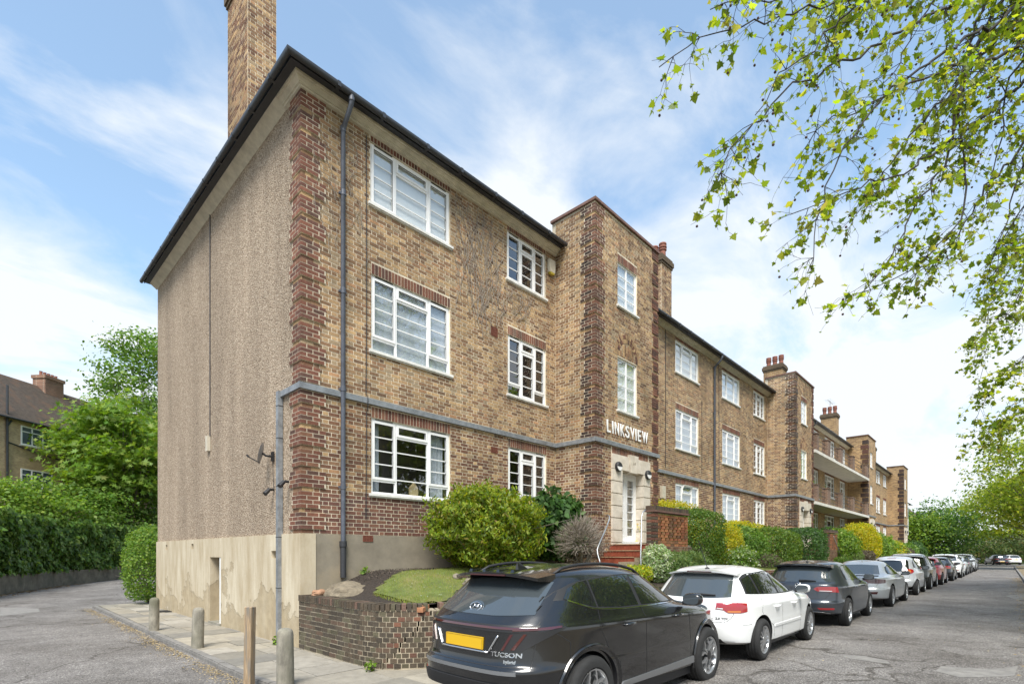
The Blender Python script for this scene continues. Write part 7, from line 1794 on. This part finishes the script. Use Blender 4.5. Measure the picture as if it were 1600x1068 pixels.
def spoiler(car, sk, p, m, x0, x1, wd, z, th=.035, drop=.02):
    mb = MB(); n_ = 14
    for i in range(n_ + 1):
        y = -wd + 2 * wd * i / n_; q = abs(y / wd); a = x0 + .10 * q ** 3; dz = -.05 * q ** 2.5
        for (x, zz) in ((a, z + dz - th - drop), (a - .004, z + dz - drop), (x1, z + dz * .8 + .012), (x1, z + dz - .06)): mb.v.append((x, y, zz))
    for i in range(n_):
        for k in range(4): k2 = (k + 1) % 4; mb.face((i*4 + k, i*4 + k2, (i+1)*4 + k2, (i+1)*4 + k))
    mb.face((0, 1, 2, 3)); mb.face(tuple(n_*4 + k for k in range(4))); mb.build('spoiler', m, car, smooth=True, sharp=40, fix=True)
def wiper(car, sk, y0, z0, y1, z1):
    a, n = sk.hit('B', y0, z0); b, n2 = sk.hit('B', y1, z1); mb = MB(); mb.tube([a + n * .03, (a + b) / 2 + n * .035, b + n2 * .02], [.022, .016, .010], 6); mb.build('rear_wiper', M['trim'], car)

# ---- dark grey SUV in the foreground
W = .93; H = 1.585
SUV = dict(ro=.92, wb=2.68, fo=.88, W=W, H=H, zb=.36, sill=.27, belt_r=1.15, belt_f=1.10, hood_f=.99, light_z=1.04, gx=-.74, cowl=2.48, rxr=-.32, rxf=1.55, Wr=.66, rw=.365, tw=.235, wheel='star', paint=PT['grey'], bump=.67, ledge=.055, tail=.10, drop=.11, mir=(2.02, 1.16), handles=(.62, 1.72), hz=.985, mirm=PT['black'],
  glass=[([(-.46, 1.27), (-.18, 1.275), (.10, 1.18), (.6, 1.145), (1.5, 1.135), (2.10, 1.125)], [(-.30, 1.35), (-.05, 1.43), (.30, 1.475), (.9, 1.495), (1.35, 1.47), (1.72, 1.36), (2.12, 1.15)], 'window_surround', 'trim', .0025),
         ([(-.24, 1.285), (.08, 1.205), (.16, 1.19)], [(-.14, 1.375), (.02, 1.43), (.16, 1.448)], 'quarter_window', 'carglass', .006),
         ([(.19, 1.19), (.55, 1.165), (.93, 1.16)], [(.19, 1.45), (.55, 1.472), (.90, 1.478)], 'rear_door_window', 'carglass', .006),
         ([(1.0, 1.158), (1.5, 1.152), (1.94, 1.145)], [(.98, 1.478), (1.35, 1.45), (1.60, 1.375), (1.94, 1.205)], 'front_door_window', 'carglass', .006)],
  rear_glass=([(-.66, 1.155), (-.3, 1.135), (.3, 1.135), (.66, 1.155)], [(-.60, 1.44), (-.3, 1.465), (.3, 1.465), (.60, 1.44)]), rg='carglass_pale',
  seams=[[(.17, 1.17), (.12, 1.0), (.30, .72), (.46, .62), (.50, .36)], [(.97, 1.15), (.98, .9), (1.0, .36)], [(1.98, 1.13), (2.06, .95), (2.10, .7), (2.12, .36)], [(.50, .37), (1.2, .36), (2.12, .37)], [(-.55, 1.05), (-.3, .9), (-.30, .72)]],
  rear_seams=[[(-.72, 1.10), (-.73, .95), (-.72, .70)], [(.72, 1.10), (.73, .95), (.72, .70)], [(-.72, .70), (0, .695), (.72, .70)]])
def suv_extra(car, sk, p):
    pt = p['paint']
    # wheel-arch cladding and sills
    for x in (0, p['wb']):
        for sg in (-1, 1):
            mb = MB(); n_ = 26; r0, r1 = p['rw'] + .045, p['rw'] + .125
            for i in range(n_ + 1):
                a = R(-12) + R(204) * i / n_; c, s = math.cos(a), math.sin(a)
                for rr_, o_ in ((r0, .02), (r0 + .004, .020), (r1 - .01, .020), (r1, .004)):
                    xx, zz = x + rr_ * c, p['rw'] + rr_ * s; h, n = sk.hit('R', xx, max(.32, zz)); y = min(h.y, -p['W'] + .09) if h.y < -.5 else -p['W'] + .05
                    mb.v.append((xx, (y - o_) * (1 if sg < 0 else -1), zz))
            for i in range(n_):
                for k in range(3): mb.face((i*4 + k, (i+1)*4 + k, (i+1)*4 + k + 1, i*4 + k + 1))
            mb.build('arch_cladding', PT['grey'], car, smooth=True, sharp=50, fix=True)
    for mir in (False, True):
        panel(sk, 'sill_trim', [(.46, .345), (2.22, .345)], [(.52, .40), (2.18, .43)], 'R', M['chrome'] if False else M['sillm'], car, .016, 12, 4, mirror=mir)
        panel(sk, 'window_trim', [(-.20, 1.262), (.10, 1.168), (.6, 1.137), (1.5, 1.128), (2.08, 1.118)], [(-.20, 1.276), (.10, 1.182), (.6, 1.147), (1.5, 1.138), (2.08, 1.128)], 'R', M['chrome'], car, .008, 24, 2, mirror=mir)
    # full-width light bar with smoked claws below
    panel(sk, 'light_bar', [(-.74, 1.005), (.74, 1.005)], [(-.74, 1.065), (.74, 1.065)], 'B', M['trim'], car, .007, 26, 4); panel(sk, 'light_bar_lens', [(-.73, 1.03), (.73, 1.03)], [(-.73, 1.048), (.73, 1.048)], 'B', M['lamp_dark'], car, .011, 26, 3)
    for sg in (-1, 1):
        for (a, b, c, d_, z0_, z1_) in ((.46, .56, .60, .72, .83, .99),):
            panel(sk, 'claw_housing', [(sg * a, z0_), (sg * b, z0_)], [(sg * (a + .10), z1_ + .01), (sg * (b + .15), z1_ + .01)], 'B', M['trim'], car, .005, 6, 5)
            panel(sk, 'claw_lens', [(sg * (a + .005), z0_ + .01), (sg * (a + .03), z0_ + .01)], [(sg * (a + .085), z1_), (sg * (a + .11), z1_)], 'B', M['lamp_dark'], car, .009, 4, 5)
    og = (-.92, .93)
    for kk in ('CR', 'CL'):
        panel(sk, 'corner_lamp_housing', [(-.20, .83), (-.08, .84), (.10, .93), (.34, 1.035)], [(-.16, 1.0), (.0, 1.005), (.16, 1.02), (.34, 1.05)], kk, M['trim'], car, .006, 14, 6, og)
        panel(sk, 'corner_claw_lens', [(-.17, .85), (-.135, .85)], [(-.055, .995), (-.025, .995)], kk, M['lamp_dark'], car, .010, 4, 5, og)
        panel(sk, 'corner_bar_lens', [(-.15, 1.018), (.30, 1.038)], [(-.15, 1.038), (.30, 1.055)], kk, M['lamp_dark'], car, .011, 10, 3, og)
        panel(sk, 'bumper_reflector', [(-.20, .50), (.05, .52)], [(-.20, .54), (.05, .56)], kk, M['lamp_red'], car, .006, 8, 3, og)
    xx = plate(car, sk, 0, .885)
    mb = MB()
    for (y0, z0_, y1, z1_) in ((-.33, .81, .33, .81), (-.33, .81, -.43, .97), (.33, .81, .43, .97)):
        pts_ = []
        for i in range(9): h, n = sk.hit('B', y0 + (y1 - y0) * i / 8, z0_ + (z1_ - z0_) * i / 8); pts_.append(h + n * .006)
        mb.tube(pts_, .011, 6)
    mb.build('tailgate_trim', M['chrome'], car, smooth=True)
    panel(sk, 'rear_skid_plate', [(-.66, .43), (.66, .43)], [(-.60, .545), (.60, .545)], 'B', M['trim'], car, .02, 16, 4)
    panel(sk, 'bumper_ledge_glint', [(-.64, .63), (.64, .63)], [(-.64, .665), (.64, .665)], 'B', M['sillm'], car, .006, 20, 3)  # silver strip standing in for the sky's reflection along the bumper ledge
    # oval badge with slanted H, on the glass
    h, n = sk.hit('B', 0, 1.195); mb = MB(); n_ = 28; c0 = Vector((h.x - .012, 0, 1.20))
    mb.tube([c0 + Vector((-.004 - .0 * k, .078 * math.cos(2 * math.pi * k / n_), .041 * math.sin(2 * math.pi * k / n_))) + Vector((.02 * math.sin(2 * math.pi * k / n_), 0, 0)) for k in range(n_ + 1)], .007, 6)
    for sg in (-1, 1): mb.tube([c0 + Vector((-.016, sg * .028 + .012, -.028)), c0 + Vector((.010, sg * .028 - .012, .028))], .0055, 6)
    mb.tube([c0 + Vector((-.006, .028, -.003)), c0 + Vector((.0, -.028, .003))], .0055, 6); mb.build('badge', M['chrome'], car, smooth=True)
    bd = MB(); bd.v = [(h.x - .004 + .03 * math.sin(2 * math.pi * k / n_) * 1.0, .105 * math.cos(2 * math.pi * k / n_), 1.20 + .058 * math.sin(2 * math.pi * k / n_)) for k in range(n_)]; bd.face(tuple(range(n_))); bd.build('badge_plate', M['carglass_pale'], car)
    badge_text(car, sk, 'TUCSON', -.36, .785, .058, sx=1.25, bold=.001); badge_text(car, sk, 'hybrid', -.50, .73, .042, bold=.001); badge_text(car, sk, 'HTRAC', .70, .79, .038, sx=1.2, bold=.001)
    spoiler(car, sk, p, PT['grey'], -.55, -.18, .585, 1.545, .03, .01)
    panel(sk, 'brake_light', [(-.2, 1.53), (.2, 1.53)], [(-.2, 1.55), (.2, 1.55)], 'B', M['lamp_red'], car, .25, 8, 3, skirt=.01) if False else None
    mb = MB(); mb.box((-.552, -.25, 1.50), (-.535, .25, 1.514)); mb.build('brake_light', M['lamp_dark'], car)
    for k in range(4):
        y = -.30 + .20 * k; mb = MB(); z = 1.552; mb.v = [(-.50, y - .025, z - .02), (-.50, y + .025, z - .02), (-.30, y, z + .012), (-.49, y - .015, z + .008), (-.49, y + .015, z + .008)]
        for f_ in ((0, 1, 4, 3), (0, 3, 2), (1, 2, 4), (3, 4, 2)): mb.face(f_)
        mb.build('spoiler_fin', PT['grey'], car, fix=True)
    shark(car, sk, -.02, PT['black'])
    for sg in (-1, 1):      # roof rails
        pts_ = []
        for i in range(13):
            x = -.15 + 1.65 * i / 12; h, n = sk.hit('T', x, sg * .53); e = min(i, 12 - i); pts_.append((x, sg * .53, h.z + (.0 if e == 0 else .022 + .008 * min(e, 3) / 3)))
        mb = MB(); mb.tube(pts_, [.012] + [.017] * 11 + [.012], 8); mb.build('roof_rail', M['trim'], car, smooth=True)
    # chrome fins on the rear pillars
    for mir in (1, -1):
        mb = MB()
        for (x, z) in ((-.42, 1.30), (-.50, 1.22)): h, n = sk.hit('R', x, z); mb.tube([(h.x - .05, (h.y - .01) * mir, h.z - .03), (h.x, (h.y - .012) * mir, h.z + .01), (h.x + .07, (h.y - .008) * mir, h.z + .018)], [.002, .006, .002], 6)
        mb.build('pillar_fin', M['trim'], car, smooth=True)
M['sillm'] = pmat('satin_silver_trim', (.30, .31, .32), .35, metal=.7)
suv = make_car('suv', 'dark grey sport utility car with blank yellow plate, nearest the camera', SUV, suv_extra)
# ---- hatchbacks
def hatch_glass(x0, xq, xb, x1, zb, zt, zf, q=True, rise=.03):
    """x0 rear corner, xq quarter/door split, xb B pillar, x1 front corner"""
    g_ = [([(x0 - .04, zb + rise + .012), (xb, zb + .0), (x1 + .06, zb - .012)], [(x0 + .06, zt - .09), (x0 + .2, zt - .015), (xb - .2, zt + .012), (xb + .35, zt - .025), (x1 - .38, zt - .125), (x1 + .08, zb + .02)], 'window_surround', 'trim', .0025),
          ([(xq + .03, zb + .016 + rise * .5), (xb - .05, zb + .014)], [(xq + .03, zt - .035), ((xq + xb) / 2, zt - .012), (xb - .06, zt - .018)], 'rear_door_window', 'carglass', .006),
          ([(xb + .04, zb + .012), (x1 - .06, zb + .008)], [(xb + .02, zt - .02), (xb + .35, zt - .05), (x1 - .42, zt - .145), (x1 - .06, zb + .05)], 'front_door_window', 'carglass', .006)]
    if q: g_.insert(1, ([(x0, zb + rise + .022), (xq - .03, zb + .018 + rise * .5)], [(x0 + .08, zt - .10), (xq - .03, zt - .04)], 'quarter_window', 'carglass', .006))
    return g_
def door_seams(xr, xb, xf, zb, zt, sill=.33, arch=.45):
    return [[(xr, zb), (xr - .05, zb - .22), (xr + .08, .62), (arch, .50), (arch + .05, sill)], [(xb, zb), (xb + .01, .7), (xb + .02, sill)], [(xf, zb - .02), (xf + .05, .75), (xf + .06, sill)], [(arch + .05, sill), (xf + .06, sill)]]
def rings_badge(car, sk, y, z, r_=.034, n_=4):
    mb = MB()
    for k in range(n_):
        yy = y + (k - (n_ - 1) / 2) * r_ * 1.5; h, n = sk.hit('B', yy, z); mb.tube([(h.x - .006 + .15 * r_ * math.sin(a), yy + r_ * math.cos(a), z + r_ * math.sin(a)) for a in [2 * math.pi * i / 22 for i in range(23)]], .0065, 6)
    mb.build('badge', M['chrome'], car, smooth=True)
def round_badge(car, sk, y, z, r_=.06, vw=True):
    h, n = sk.hit('B', y, z); mb = MB(); X = h.x - .01; S = lambda a, b: (X - b * 0 + .12 * b, y - a, z + b)
    mb.tube([S(r_ * math.cos(a), r_ * math.sin(a)) for a in [2 * math.pi * i / 24 for i in range(25)]], .008, 6)
    if vw:
        mb.tube([S(-.5 * r_, .85 * r_), S(0, .12 * r_), S(.5 * r_, .85 * r_)], .0065, 6); mb.tube([S(-.9 * r_, .3 * r_), S(-.42 * r_, -.8 * r_), S(0, .02 * r_), S(.42 * r_, -.8 * r_), S(.9 * r_, .3 * r_)], .0065, 6)
    mb.build('badge', M['chrome'], car, smooth=True)
    if not vw:
        d_ = MB(); d_.v = [S(r_ * .9 * math.cos(a), r_ * .9 * math.sin(a)) for a in [2 * math.pi * i / 20 for i in range(20)]]; d_.face(tuple(range(20))); d_.build('badge_disc', M['trim'], car)
W = .885
AUDI = dict(ro=.80, wb=2.578, fo=.90, W=W, H=1.425, zb=.27, sill=.20, belt_r=.985, belt_f=.97, hood_f=.86, light_z=.86, gx=-.66, cowl=2.35, rxr=-.28, rxf=1.25, Wr=.60, rw=.318, tw=.225, wheel='multi', paint=PT['white'], bump=.56, ledge=.035, tail=.08, drop=.10, cr=.3, mir=(1.78, 1.03), handles=(.58, 1.48), hz=.80,
  glass=hatch_glass(-.30, .02, .82, 1.90, .985, 1.345, 0), rear_glass=([(-.57, .985), (-.3, .965), (.3, .965), (.57, .985)], [(-.49, 1.30), (-.3, 1.325), (.3, 1.325), (.49, 1.30)]), rg='carglass_pale',
  seams=door_seams(.02, .84, 1.86, .97, 1.3, .27, .43) + [[(-.55, .58), (-.36, .58)]], rear_seams=[[(-.66, .93), (-.62, .70), (-.55, .62), (0, .605), (.55, .62), (.62, .70), (.66, .93)]])
def audi_extra(car, sk, p):
    og = (-.80, .885)
    for kk in ('CR', 'CL'):
        panel(sk, 'tail_light', [(-.29, .812), (-.19, .80), (-.14, .755), (.06, .755), (.17, .775)], [(-.27, .90), (-.15, .905), (.05, .905), (.17, .895)], kk, M['lamp_red'], car, .008, 14, 6, og)
        panel(sk, 'reversing_lens', [(-.275, .818), (-.20, .81)], [(-.27, .832), (-.195, .826)], kk, M['lamp_white'], car, .011, 5, 3, og)
        panel(sk, 'indicator_lens', [(-.14, .765), (.05, .765)], [(-.14, .79), (.05, .79)], kk, M['lamp_amber'], car, .011, 6, 3, og)
    plate(car, sk, 0, .735); panel(sk, 'plate_recess', [(-.36, .665), (.36, .665)], [(-.36, .80), (.36, .80)], 'B', PT['white'], car, .002, 10, 4); rings_badge(car, sk, 0, .88)
    badge_text(car, sk, '2.0 TDI', -.40, .655, .048, 'trim', 1.1, .001); wiper(car, sk, 0, .99, -.36, 1.0); spoiler(car, sk, p, PT['white'], -.40, -.12, .56, 1.375, .02, .0)
    mb = MB(); mb.box((-.405, -.20, 1.352), (-.395, .20, 1.366)); mb.build('brake_light', M['lamp_dark'], car)
    panel(sk, 'rear_valance', [(-.55, .27), (.55, .27)], [(-.48, .37), (.48, .37)], 'B', M['trim'], car, .006, 14, 4)
    for mir in (False, True): panel(sk, 'side_moulding', [(.46, .475), (1.92, .475)], [(.46, .515), (1.92, .515)], 'R', PT['white'], car, .012, 14, 3, mirror=mir)
    both(seam, sk, [(.46, .47), (1.92, .47)], 'R', car, .003, 'sillm')
    h, n = sk.hit('T', -.08, 0); mb = MB(); mb.lathe([(.04, 0), (.03, .018), (.012, .03)], 10, h); mb.tube([h + Vector((0, 0, .02)), h + Vector((-.34, 0, .46))], .006, 6); mb.build('roof_aerial', M['trim'], car)
audi = make_car('hatchback_car', 'white five door hatchback with silver rings badge, parked ahead of the dark grey utility car', AUDI, audi_extra)
W = .90
GOLF = dict(ro=.79, wb=2.62, fo=.86, W=W, H=1.46, zb=.27, sill=.20, belt_r=1.02, belt_f=.99, hood_f=.88, light_z=.90, gx=-.63, cowl=2.36, rxr=-.36, rxf=1.3, Wr=.62, rw=.318, tw=.21, wheel='five', paint=PT['golf'], bump=.55, ledge=.03, tail=.06, drop=.10, cr=.45, mir=(1.84, 1.06), handles=(.56, 1.50), hz=.87, mirm=PT['black'],
  glass=hatch_glass(-.02, .04, .86, 1.95, 1.01, 1.375, 0, False), rear_glass=([(-.61, 1.0), (-.3, .99), (.3, .99), (.61, 1.0)], [(-.50, 1.33), (-.3, 1.345), (.3, 1.345), (.50, 1.33)]), rg='carglass_pale',
  seams=door_seams(.0, .86, 1.9, 1.0, 1.3, .27, .43), rear_seams=[[(-.66, .97), (-.60, .72), (-.52, .63), (0, .625), (.52, .63), (.60, .72), (.66, .97)]])
def golf_extra(car, sk, p):
    og = (-.79, .90)
    for kk in ('CR', 'CL'):
        panel(sk, 'tail_light', [(-.37, .845), (-.33, .80), (-.1, .79), (.12, .775)], [(-.37, .86), (-.31, .90), (-.1, .905), (.09, .895)], kk, M['lamp_red'], car, .008, 14, 6, og); panel(sk, 'reversing_lens', [(-.28, .803), (-.05, .80)], [(-.28, .818), (-.05, .815)], kk, M['lamp_white'], car, .011, 8, 3, og); panel(sk, 'bumper_reflector', [(-.3, .39), (-.02, .395)], [(-.34, .43), (-.02, .435)], kk, M['lamp_red'], car, .006, 8, 3, og)
    round_badge(car, sk, 0, .91, .062); plate(car, sk, 0, .50, m='plate'); wiper(car, sk, 0, 1.005, -.34, 1.01); spoiler(car, sk, p, PT['golf'], -.52, -.20, .60, 1.41, .035, .0); stub(car, sk, .05, .10, .04)
    panel(sk, 'rear_valance', [(-.60, .27), (.60, .27)], [(-.55, .34), (.55, .34)], 'B', M['trim'], car, .006, 14, 4)
    h = []
    for i in range(13): y = -.62 + 1.24 * i / 12; a, n = sk.hit('B', y, .345 - .03 * (abs(y) / .62) ** 3); h.append(a + n * .006)
    mb = MB(); mb.tube(h, .008, 6); mb.build('chrome_strip', M['chrome'], car)
golf = make_car('hatchback_car', 'slate grey five door hatchback with round badge, parked ahead of the white one', GOLF, golf_extra)
W = .915
COUPE = dict(ro=1.0, wb=2.81, fo=.83, W=W, H=1.38, zb=.25, sill=.19, belt_r=.985, belt_f=.95, hood_f=.85, light_z=.87, gx=-.30, cowl=2.35, rxr=.35, rxf=1.35, Wr=.56, rw=.33, tw=.235, wheel='big', paint=PT['silver'], bump=.56, ledge=.03, tail=.06, drop=.07, cr=.4, mir=(1.85, 1.0), handles=(.95,), hz=.83, mirm=PT['black'],
  glass=[([(.02, 1.01), (.3, .985), (1.0, .975), (1.98, .96)], [(.1, 1.08), (.35, 1.22), (.8, 1.30), (1.2, 1.28), (1.55, 1.18), (2.0, .98)], 'window_surround', 'trim', .0025), ([(.1, 1.02), (.7, .99)], [(.2, 1.12), (.4, 1.215), (.7, 1.27)], 'quarter_window', 'carglass', .006), ([(.76, .988), (1.86, .975)], [(.76, 1.275), (1.15, 1.265), (1.5, 1.17), (1.88, .99)], 'front_door_window', 'carglass', .006)],
  rear_glass=([(-.58, 1.0), (0, .99), (.58, 1.0)], [(-.46, 1.27), (0, 1.29), (.46, 1.27)]), rg='carglass_pale', seams=[[(.62, .97), (.60, .75), (.75, .5), (.78, .26)], [(1.9, .95), (1.98, .6), (1.98, .26)]], rear_seams=[[(-.70, .95), (-.66, .76), (-.6, .66), (0, .65), (.6, .66), (.66, .76), (.70, .95)]])
def coupe_extra(car, sk, p):
    og = (-1.0, .915)
    for kk in ('CR', 'CL'): panel(sk, 'tail_light', [(-.42, .75), (-.1, .735), (.2, .755)], [(-.42, .86), (-.1, .875), (.2, .86)], kk, M['lamp_dark'], car, .008, 14, 6, og); panel(sk, 'bumper_reflector', [(-.30, .42), (-.12, .42)], [(-.34, .48), (-.1, .49)], kk, M['lamp_dark'], car, .006, 8, 3, og)
    plate(car, sk, 0, .70); round_badge(car, sk, 0, .84, .04, False); panel(sk, 'rear_diffuser', [(-.5, .26), (.5, .26)], [(-.45, .37), (.45, .37)], 'B', M['trim'], car, .006, 12, 4); shark(car, sk, .55, PT['silver'])
    mb = MB(); mb.box((-.985, -.66, .955), (-.86, .66, .985)); mb.build('boot_spoiler', M['trim'], car)
coupe = make_car('coupe_car', 'silver two door coupe with smoked tail lights, parked ahead of the slate grey hatchback', COUPE, coupe_extra)
W = .82
CITY = dict(ro=.52, wb=2.34, fo=.62, W=W, H=1.47, zb=.28, sill=.21, belt_r=.99, belt_f=.98, hood_f=.90, light_z=.86, gx=-.42, cowl=2.2, rxr=-.22, rxf=1.15, Wr=.57, rw=.285, tw=.175, wheel='five', paint=PT['silver2'], bump=.56, ledge=.03, tail=.05, drop=.09, cr=.3, mir=(1.65, 1.04), handles=(.95,), hz=.86, mirm=M['trim'],
  glass=hatch_glass(-.05, .02, .72, 1.75, 1.0, 1.385, 0, False, .06), rear_glass=([(-.56, .93), (0, .90), (.56, .93)], [(-.50, 1.33), (0, 1.35), (.50, 1.33)]), seams=door_seams(.0, .74, 1.72, .98, 1.3, .28, .4), rear_seams=[[(-.6, .9), (-.56, .66), (0, .65), (.56, .66), (.6, .9)]])
def city_extra(car, sk, p):
    og = (-.52, .82)
    for kk in ('CR', 'CL'): panel(sk, 'tail_light', [(-.25, .92), (-.18, .85), (0, .84), (.1, .9)], [(-.25, .94), (-.15, 1.0), (0, 1.01), (.1, .98)], kk, M['lamp_red'], car, .02, 12, 6, og); panel(sk, 'indicator_lens', [(-.12, .89), (-.02, .89)], [(-.12, .95), (-.02, .95)], kk, M['lamp_amber'], car, .026, 5, 3, og)
    plate(car, sk, 0, .60); mb = MB(); mb.box((-.34, -.14, 1.40), (-.325, .14, 1.42)); mb.build('brake_light', M['lamp_red'], car)
    for sg in (-1, 1): h, n = sk.hit('B', sg * .45, 1.33); mb = MB(); mb.box((h.x - .02, sg * .45 - .03, 1.30), (h.x + .03, sg * .45 + .03, 1.37)); mb.build('tailgate_hinge', M['trim'], car)
city = make_car('city_car', 'small pale silver city car with round red tail lights, parked ahead of the coupe', CITY, city_extra)
W = .895
MINI = dict(ro=.72, wb=2.60, fo=.80, W=W, H=1.56, zb=.32, sill=.25, belt_r=1.06, belt_f=1.04, hood_f=.95, light_z=.88, gx=-.60, cowl=2.3, rxr=-.36, rxf=1.35, Wr=.64, rw=.335, tw=.21, wheel='ten', paint=PT['olive'], bump=.58, ledge=.03, tail=.05, drop=.09, cr=.3, mir=(1.85, 1.12), handles=(.58, 1.5), hz=.93, mirm=M['trim'],
  glass=hatch_glass(-.25, .04, .86, 1.98, 1.06, 1.47, 0), rear_glass=([(-.64, 1.06), (0, 1.04), (.64, 1.06)], [(-.58, 1.43), (0, 1.45), (.58, 1.43)]), seams=door_seams(.0, .88, 1.92, 1.04, 1.3, .3, .45), rear_seams=[[(-.64, 1.0), (-.6, .66), (0, .65), (.6, .66), (.64, 1.0)]])
def mini_extra(car, sk, p):
    og = (-.72, .895)
    for kk in ('CR', 'CL'): panel(sk, 'light_surround', [(-.31, .73), (-.12, .73)], [(-.31, 1.0), (-.12, 1.0)], kk, M['chrome'], car, .006, 8, 8, og); panel(sk, 'tail_light', [(-.295, .745), (-.135, .745)], [(-.295, .985), (-.135, .985)], kk, M['lamp_red'], car, .012, 8, 8, og)
    plate(car, sk, 0, .70); panel(sk, 'roof_panel', [(-.20, -.5), (1.3, -.5)], [(-.20, .5), (1.3, .5)], 'T', PT['white'], car, .004, 12, 10); spoiler(car, sk, p, PT['white'], -.50, -.15, .6, 1.51, .03, 0); stub(car, sk, .3, .08, .03)
mini = make_car('crossover_car', 'dark crossover car with white roof and upright red lights, parked ahead of the city car', MINI, mini_extra)
# ---- place the near cars, then copies with other paint further up the street
def put_car(car, u, near_v, p, s=1.0, rz=0.0):
    car.location = (u, near_v + p['W'] * s, zroad(u + 1) + .002); car.scale = (s, s, s); car.rotation_euler = (0, 0, rz)
def copy_car(src, label, paint_from=None, paint_to=None, name=None):
    r_ = src.copy(); COL.objects.link(r_); r_.name = name or src.name.split('.')[0]; r_['label'] = label
    def cp(o, par):
        c = o.copy(); COL.objects.link(c); c.parent = par; c.name = o.name.split('.')[0]
        if paint_from and c.type == 'MESH':
            for sl in c.material_slots:
                if sl.material == paint_from: sl.link = 'OBJECT'; sl.material = paint_to
        for ch in o.children: cp(ch, c)
    for ch in src.children: cp(ch, r_)
    return r_
put_car(suv, 0.07, -6.20, SUV, 1.0); put_car(audi, 4.42, -6.37, AUDI, 1.0); put_car(golf, 9.8, -6.50, GOLF, 1.0, .01); put_car(coupe, 15.75, -6.55, COUPE, 1.0, -.01); put_car(city, 21.9, -6.58, CITY, 1.02); put_car(mini, 26.5, -6.62, MINI, 1.03)
FARC = [(golf, GOLF, 'red', 'golf', 31.2, -6.72, 'deep red hatchback parked ahead of the dark crossover'), (audi, AUDI, 'black', 'white', 36.6, -6.85, 'black hatchback parked ahead of the red one'),
        (suv, SUV, 'white', 'grey', 42.2, -6.98, 'white utility car, the only large white one up the street'), (golf, GOLF, 'silver', 'golf', 48.2, -7.0, 'silver hatchback parked ahead of the large white car'), (audi, AUDI, 'olive', 'white', 53.4, -7.05, 'dark green hatchback parked third from the street end'),
        (suv, SUV, 'silver2', 'grey', 59.0, -7.15, 'pale silver utility car parked second from the street end'), (golf, GOLF, 'black', 'golf', 64.4, -7.1, 'black hatchback parked last in the row at the street end')]
for (src, p, to, fr_, u, nv, lab) in FARC: put_car(copy_car(src, lab, PT[fr_], PT[to]), u, nv, p)
c = copy_car(golf, 'dark hatchback parked across the far end of the road', PT['golf'], PT['navy']); c['group'] = 'cars at the far end'; q = at(1541, 870, 77); c.location = (q.x - 1.5, q.y - 1.5, .1); c.rotation_euler = (0, 0, R(18))
c = copy_car(audi, 'white hatchback parked across the far end, right of the olive bush'); c['group'] = 'cars at the far end'; q = at(1583, 870, 76); c.location = (q.x, q.y, .1); c.rotation_euler = (0, 0, R(24))
